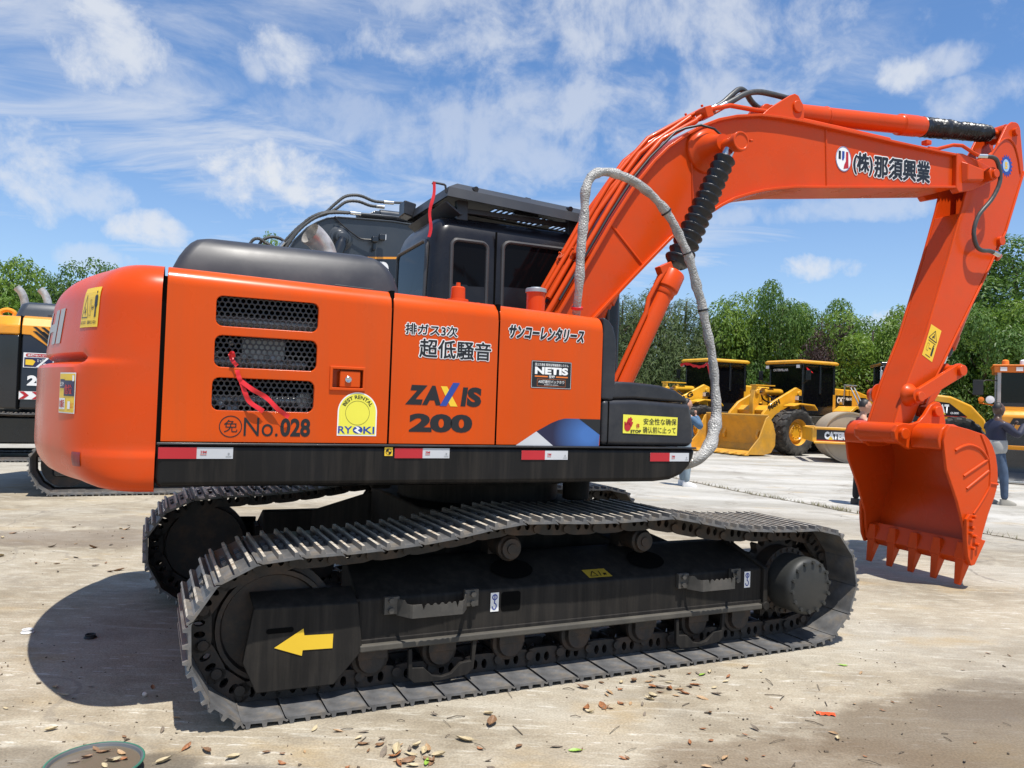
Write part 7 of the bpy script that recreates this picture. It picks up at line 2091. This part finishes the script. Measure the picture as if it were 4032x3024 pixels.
NAVY = mat('navy_jacket', (.018, .020, .045), .7, var=.25, scale=8); GREYJ = mat('grey_jacket_hem', (.36, .35, .33), .75, var=.12, scale=6); JEAN = mat('blue_jeans', (.055, .085, .14), .8, var=.3, scale=7)
man_a = person('man in navy and grey jacket and jeans raising a phone, right of the bucket', (8.49, 13.45, 0), R(2), SKIN_D, NAVY, JEAN, mat('grey_shoes', (.30, .28, .24), .7), dict(
    arms=[((.0, -.19, 1.40), (.20, -.26, 1.19), (.40, -.16, 1.42)), ((.0, .19, 1.40), (.18, .26, 1.18), (.36, .05, 1.38))],
    hands=[((.2, .2, 1), (1, 0, .1), .9), ((.4, -.3, .9), (1, 0, .2), .8)], stance=((.10, -.10), (-.06, .10)), tilt=R(-6), toe=0), (.62, -.25), GREYJ, 1.76)
# the phone he holds up: a thing of its own
mb = MB(); mb.box((0, 0, 0), (.012, .078, .158)); ph = mb.build('phone', INK, None, bevel=.005); ph.location = Vector((8.49, 13.45, 0)) + Vector((.455, -.13, 1.585)); ph.rotation_euler = (R(6), R(-12), R(-6)); tag(ph, 'black phone held up in the right hand of the man in the navy jacket', 'phone')
man_b = person('man with short black hair and glasses in dark trousers, half hidden behind the bucket', look(3398, 13.9), R(-8), SKIN_L, mat('dark_red_shirt', (.20, .02, .02), .75, var=.2), mat('black_trousers', (.010, .010, .012), .8, var=.3), mat('dark_shoes', (.06, .055, .05), .6), dict(
    arms=[((-.0, -.19, 1.40), (.06, -.24, 1.12), (.22, -.10, 1.06)), ((-.0, .19, 1.40), (.06, .24, 1.12), (.22, .10, 1.08))], hands=[(None, (0, 1, .2), .8), (None, (0, -1, .2), .8)], stance=((.02, -.09), (-.05, .10))), (.18, 0.05), None, 1.72)
mb = MB(); 
for s in (-1, 1):
    mb.tube([(.105 + .0, s * .034 + .024 * math.cos(a), 1.642 + .017 * math.sin(a)) for a in [2 * PI * i / 14 for i in range(15)]] , .0022, 6, cap=False); mb.tube([(.135, s * .058, 1.648), (.03, s * .078, 1.65)], .002, 6)
gl_ = mb.build('glasses', INK, man_b)
for v_ in gl_.data.vertices:
    if v_.co.x < .12 and v_.co.x > .09: v_.co.x += .030
DENIM = mat('denim_jacket', (.065, .13, .22), .8, var=.25, scale=8)
woman = person('person in denim jacket, pale trousers and white shoes behind the front tool box', look(2700, 15.1), R(28), SKIN_L, DENIM, mat('pale_blue_trousers', (.22, .28, .32), .8, var=.2, scale=6), mat('white_shoes', (.78, .77, .75), .6), dict(
    arms=[((0, -.17, 1.38), (.16, -.30, 1.17), (.17, -.10, 1.44)), ((0, .17, 1.38), (.04, .22, 1.10), (.10, .20, .86))], hands=[((.1, .1, 1), (1, 0, 0), .9), (None, (1, 0, 0), .5)], stance=((.10, .16), (-.02, -.12)), toe=R(-50), face=R(-20)), (.2, .5), None, 1.66)

# ------------------------------------------------------------------ basin, litter and leaves
BA = thing('water_basin', 'round basin with green rim, full of brown water, at the lower left corner', 'basin', (-1.56, 3.005, 0)); BA.scale = (1.02, 1.02, .6)
mb = MB(); mb.lathe((0, 0, 0), (0, 0, 1), [(.0, .0), (.0, .135), (.03, .150), (.078, .163), (.082, .170), (.088, .170), (.089, .166), (.085, .160), (.03, .145), (.012, .13), (.012, 0)], 56); mb.build('bowl', mat('grey_basin_plastic', (.10, .105, .11), .45), BA, smooth=35)
mb = MB(); mb.lathe((0, 0, .081), (0, 0, 1), [(.002, .168), (.002, .1728), (.010, .1728), (.0125, .169), (.010, .1655), (.002, .168)], 56, cap=False); mb.build('rim', mat('green_rim', (.045, .17, .115), .45, var=.2, scale=15), BA, smooth=60)
wm, nt, bs = nodes_of('murky_water'); bs.inputs['Base Color'].default_value = (.13, .108, .078, 1); bs.inputs['Roughness'].default_value = .12
mb = MB(); mb.face([mb.v((a, b, .070)) for a, b in circle(0, 0, .1575, 48)]); mb.build('water', wm, BA, smooth=0)

LEAFM = [mat('dry_leaf_brown', (.20, .11, .055), .6, var=.35, scale=20), mat('dry_leaf_tan', (.36, .23, .12), .6, var=.3, scale=20), mat('dry_leaf_rust', (.28, .115, .045), .55, var=.3, scale=20), mat('dry_leaf_grey', (.17, .135, .10), .7, var=.3, scale=20), mat('dry_leaf_pale', (.44, .36, .22), .6, var=.2, scale=20)]
LEAFG = mat('green_leaf', (.22, .36, .05), .5, var=.25, scale=15)


def leaf_mesh(seed, m):
    rn = random.Random(seed); mb = MB(); curl = rn.uniform(.3, 1.6); fold = rn.uniform(.2, 1.0); tw = rn.uniform(-.8, .8); rows = []
    L, W = 1.0, rn.uniform(.30, .46); n = 10
    for i in range(n + 1):
        t = i / n; w = W * .5 * math.sin(PI * min(1, t * .94 + .05)) ** .8; a = curl * (t - .4)
        x = math.sin(a) / max(curl, .01); z = (1 - math.cos(a)) / max(curl, .01); ang = tw * (t - .4)
        row = []
        for j in range(5):
            s = (j - 2) / 2; y = s * w; zz = abs(s) ** 1.3 * w * fold + rn.uniform(-.012, .012)
            row.append((x, y * math.cos(ang) - zz * math.sin(ang), z + y * math.sin(ang) + zz * math.cos(ang)))
        rows.append(row)
    zmin = min(p[2] for r_ in rows for p in r_)
    mb.grid([[(x, y, z - zmin) for x, y, z in r_] for r_ in rows])
    mb.tube([(rows[0][2][0], rows[0][2][1], rows[0][2][2] - zmin), (rows[0][2][0] - .22, .02, rows[0][2][2] - zmin + .03)], .012, 5)
    o = mb.build('dry_leaf', m, None, smooth=60, recalc=False); me = o.data; bpy.data.objects.remove(o); return me


LV = [leaf_mesh(20 + i, LEAFM[i % 5]) for i in range(15)]
LVG = [leaf_mesh(50 + i, LEAFG) for i in range(2)]
rn = random.Random(77)


def ground_at(px, py):
    r = R(2); p = R(1.3)
    f = Vector((0, math.cos(p), math.sin(p))); up = Vector((0, -math.sin(p), math.cos(p))); rt = Vector((1, 0, 0))
    Rv = rt * math.cos(r) + up * math.sin(r); Uv = -rt * math.sin(r) + up * math.cos(r)
    d = f + Rv * ((px - 2016) / 3028) - Uv * ((py - 1512) / 3028); t = -1.5 / d.z
    return Vector((0, 0, 1.5)) + d * t


def put_leaf(p, size, me=None, z=.003, label='curled brown dry leaf lying on the pale concrete', group='dry leaves scattered on the concrete', name='dry_leaf'):
    o = bpy.data.objects.new(name, me or rn.choice(LV)); COL.objects.link(o); o.location = (p.x, p.y, z); o.scale = (size,) * 3
    o.rotation_euler = (rn.uniform(-.25, .25), rn.uniform(-.25, .25), rn.uniform(0, 2 * PI))
    return tag(o, label, 'leaf', group)


spots = []
for k in range(44):  # drift along the near edge of the track
    px = rn.triangular(2250, 3000, 2520); py = 2735 - (px - 2250) * .13 + rn.uniform(-30, 85); spots.append((px, py, rn.uniform(.035, .075)))
for k in range(30): spots.append((rn.uniform(1000, 3300), rn.uniform(2800, 3030), rn.triangular(.018, .07, .03)))
for k in range(18): spots.append((rn.triangular(1480, 1760, 1600), rn.uniform(2900, 3020), rn.uniform(.04, .085)))
for k in range(22): spots.append((rn.uniform(2900, 4032), rn.uniform(2560, 3024), rn.triangular(.015, .055, .025)))
for k in range(26): spots.append((rn.uniform(0, 620), rn.uniform(2060, 2260), rn.uniform(.04, .10)))
for k in range(10): spots.append((rn.uniform(0, 900), rn.uniform(2700, 3000), rn.uniform(.03, .06)))
for x_, y_, s_ in ((215, 2708, .07), (810, 2960, .08), (640, 3005, .07), (920, 2985, .07), (1240, 2872, .055), (1430, 2885, .05), (1850, 2690, .05), (1920, 2815, .06), (1935, 2855, .10), (1835, 2920, .09), (2310, 2790, .07)): spots.append((x_, y_, s_))
for px, py, s in spots: put_leaf(ground_at(px, py), s)
for px, py, s in ((2765, 2660, .06), (3315, 2622, .06), (1680, 3005, .06), (2270, 2960, .06)):
    put_leaf(ground_at(px, py), s, rn.choice(LVG), label='yellow green fallen leaf among the dry ones on the concrete', group='green leaves fallen on the concrete', name='green_leaf')
for k in range(9):
    a = rn.uniform(0, 2 * PI); q = rn.uniform(.03, .12)
    put_leaf(Vector((-1.56 + q * math.cos(a), 3.005 + .02 + q * math.sin(a), 0)), rn.uniform(.035, .06), z=.043, label='dry brown leaf floating on the water of the green rimmed basin', group='leaves floating in the basin')
# leaves caught on the track
# crumbs and grit
mb = MB()
for k in range(420):
    px = rn.choice((rn.uniform(0, 4032), rn.triangular(2200, 4032, 3000), rn.uniform(0, 700))); py = rn.uniform(2560, 3040) if px > 900 else rn.choice((rn.uniform(2060, 2230), rn.uniform(2600, 3030)))
    if rn.random() < .25: py = rn.uniform(2000, 2600)
    p = ground_at(px, py); s = rn.uniform(.002, .006) * (1 if rn.random() < .9 else 1.8)
    mb.box((p.x, p.y, s * .4), (s * rn.uniform(.8, 2.5), s, s * .8), Euler((rn.uniform(-.5, .5), rn.uniform(-.5, .5), rn.uniform(0, 3))))
tag(mb.build('debris_crumbs', mat('dark_crumbs', (.13, .10, .07), .9, var=.5, scale=9), None, smooth=0), 'fine crumbs of bark and grit strewn over the concrete', 'debris', kind='stuff')
mb = MB()
for k in range(46):
    p = ground_at(rn.uniform(1300, 4032), rn.uniform(2640, 3030)); a = rn.uniform(0, PI); L = rn.uniform(.03, .11); d = Vector((math.cos(a), math.sin(a), 0)) * L / 2
    mb.tube([p - d + Vector((0, 0, .004)), p + Vector((0, 0, rn.uniform(.004, .012))), p + d + Vector((0, 0, .004))], rn.uniform(.001, .0024), 5)
tag(mb.build('twigs', BARK, None, smooth=60), 'thin dry twigs strewn over the concrete in front', 'debris', kind='stuff')
# single finds on the ground
p = ground_at(3250, 2815); mb = MB(Matrix.Translation((p.x, p.y, .006)) @ Matrix.Rotation(R(-8), 4, 'Z')); mb.grid([[(-.045 + .01 * i, -.014 + .003 * math.sin(i * 1.3), .004 * math.sin(i * 1.9)), (-.045 + .01 * i, 0, .006 + .004 * math.sin(i)), (-.045 + .01 * i, .014 + .003 * math.cos(i), .003)] for i in range(10)])
wr_ = mb.build('wrapper', mat('red_foil', (.75, .09, .02), .3), None, smooth=40, recalc=False); tag(wr_, 'crumpled orange red wrapper lying on the concrete', 'wrapper')
for nm, px, py, m_, lab in (('plastic_ring', 108, 2492, WHITE, 'white plastic ring on the concrete left of the excavator shadow'), ('plastic_ring', 355, 2512, mat('dark_ring_plastic', (.02, .02, .02), .6), 'dark ring lying inside the excavator shadow')):
    p = ground_at(px, py); mb = MB(); mb.lathe((p.x, p.y, .001), (0, 0, 1), [(0, .034), (0, .022), (.010, .022), (.022, .024), (.022, .030), (.012, .028), (.004, .036), (0, .034)], 24, cap=False); tag(mb.build(nm, m_, None, smooth=40), lab, 'ring')
p = ground_at(570, 2742); mb = MB(); mb.ball((p.x, p.y, .011), .013, 7, (1, .8, .9)); tag(mb.build('pebble', mat('pale_stone', (.6, .5, .44), .8), None, smooth=50), 'single pale pebble in the sun beside the excavator shadow', 'pebble')
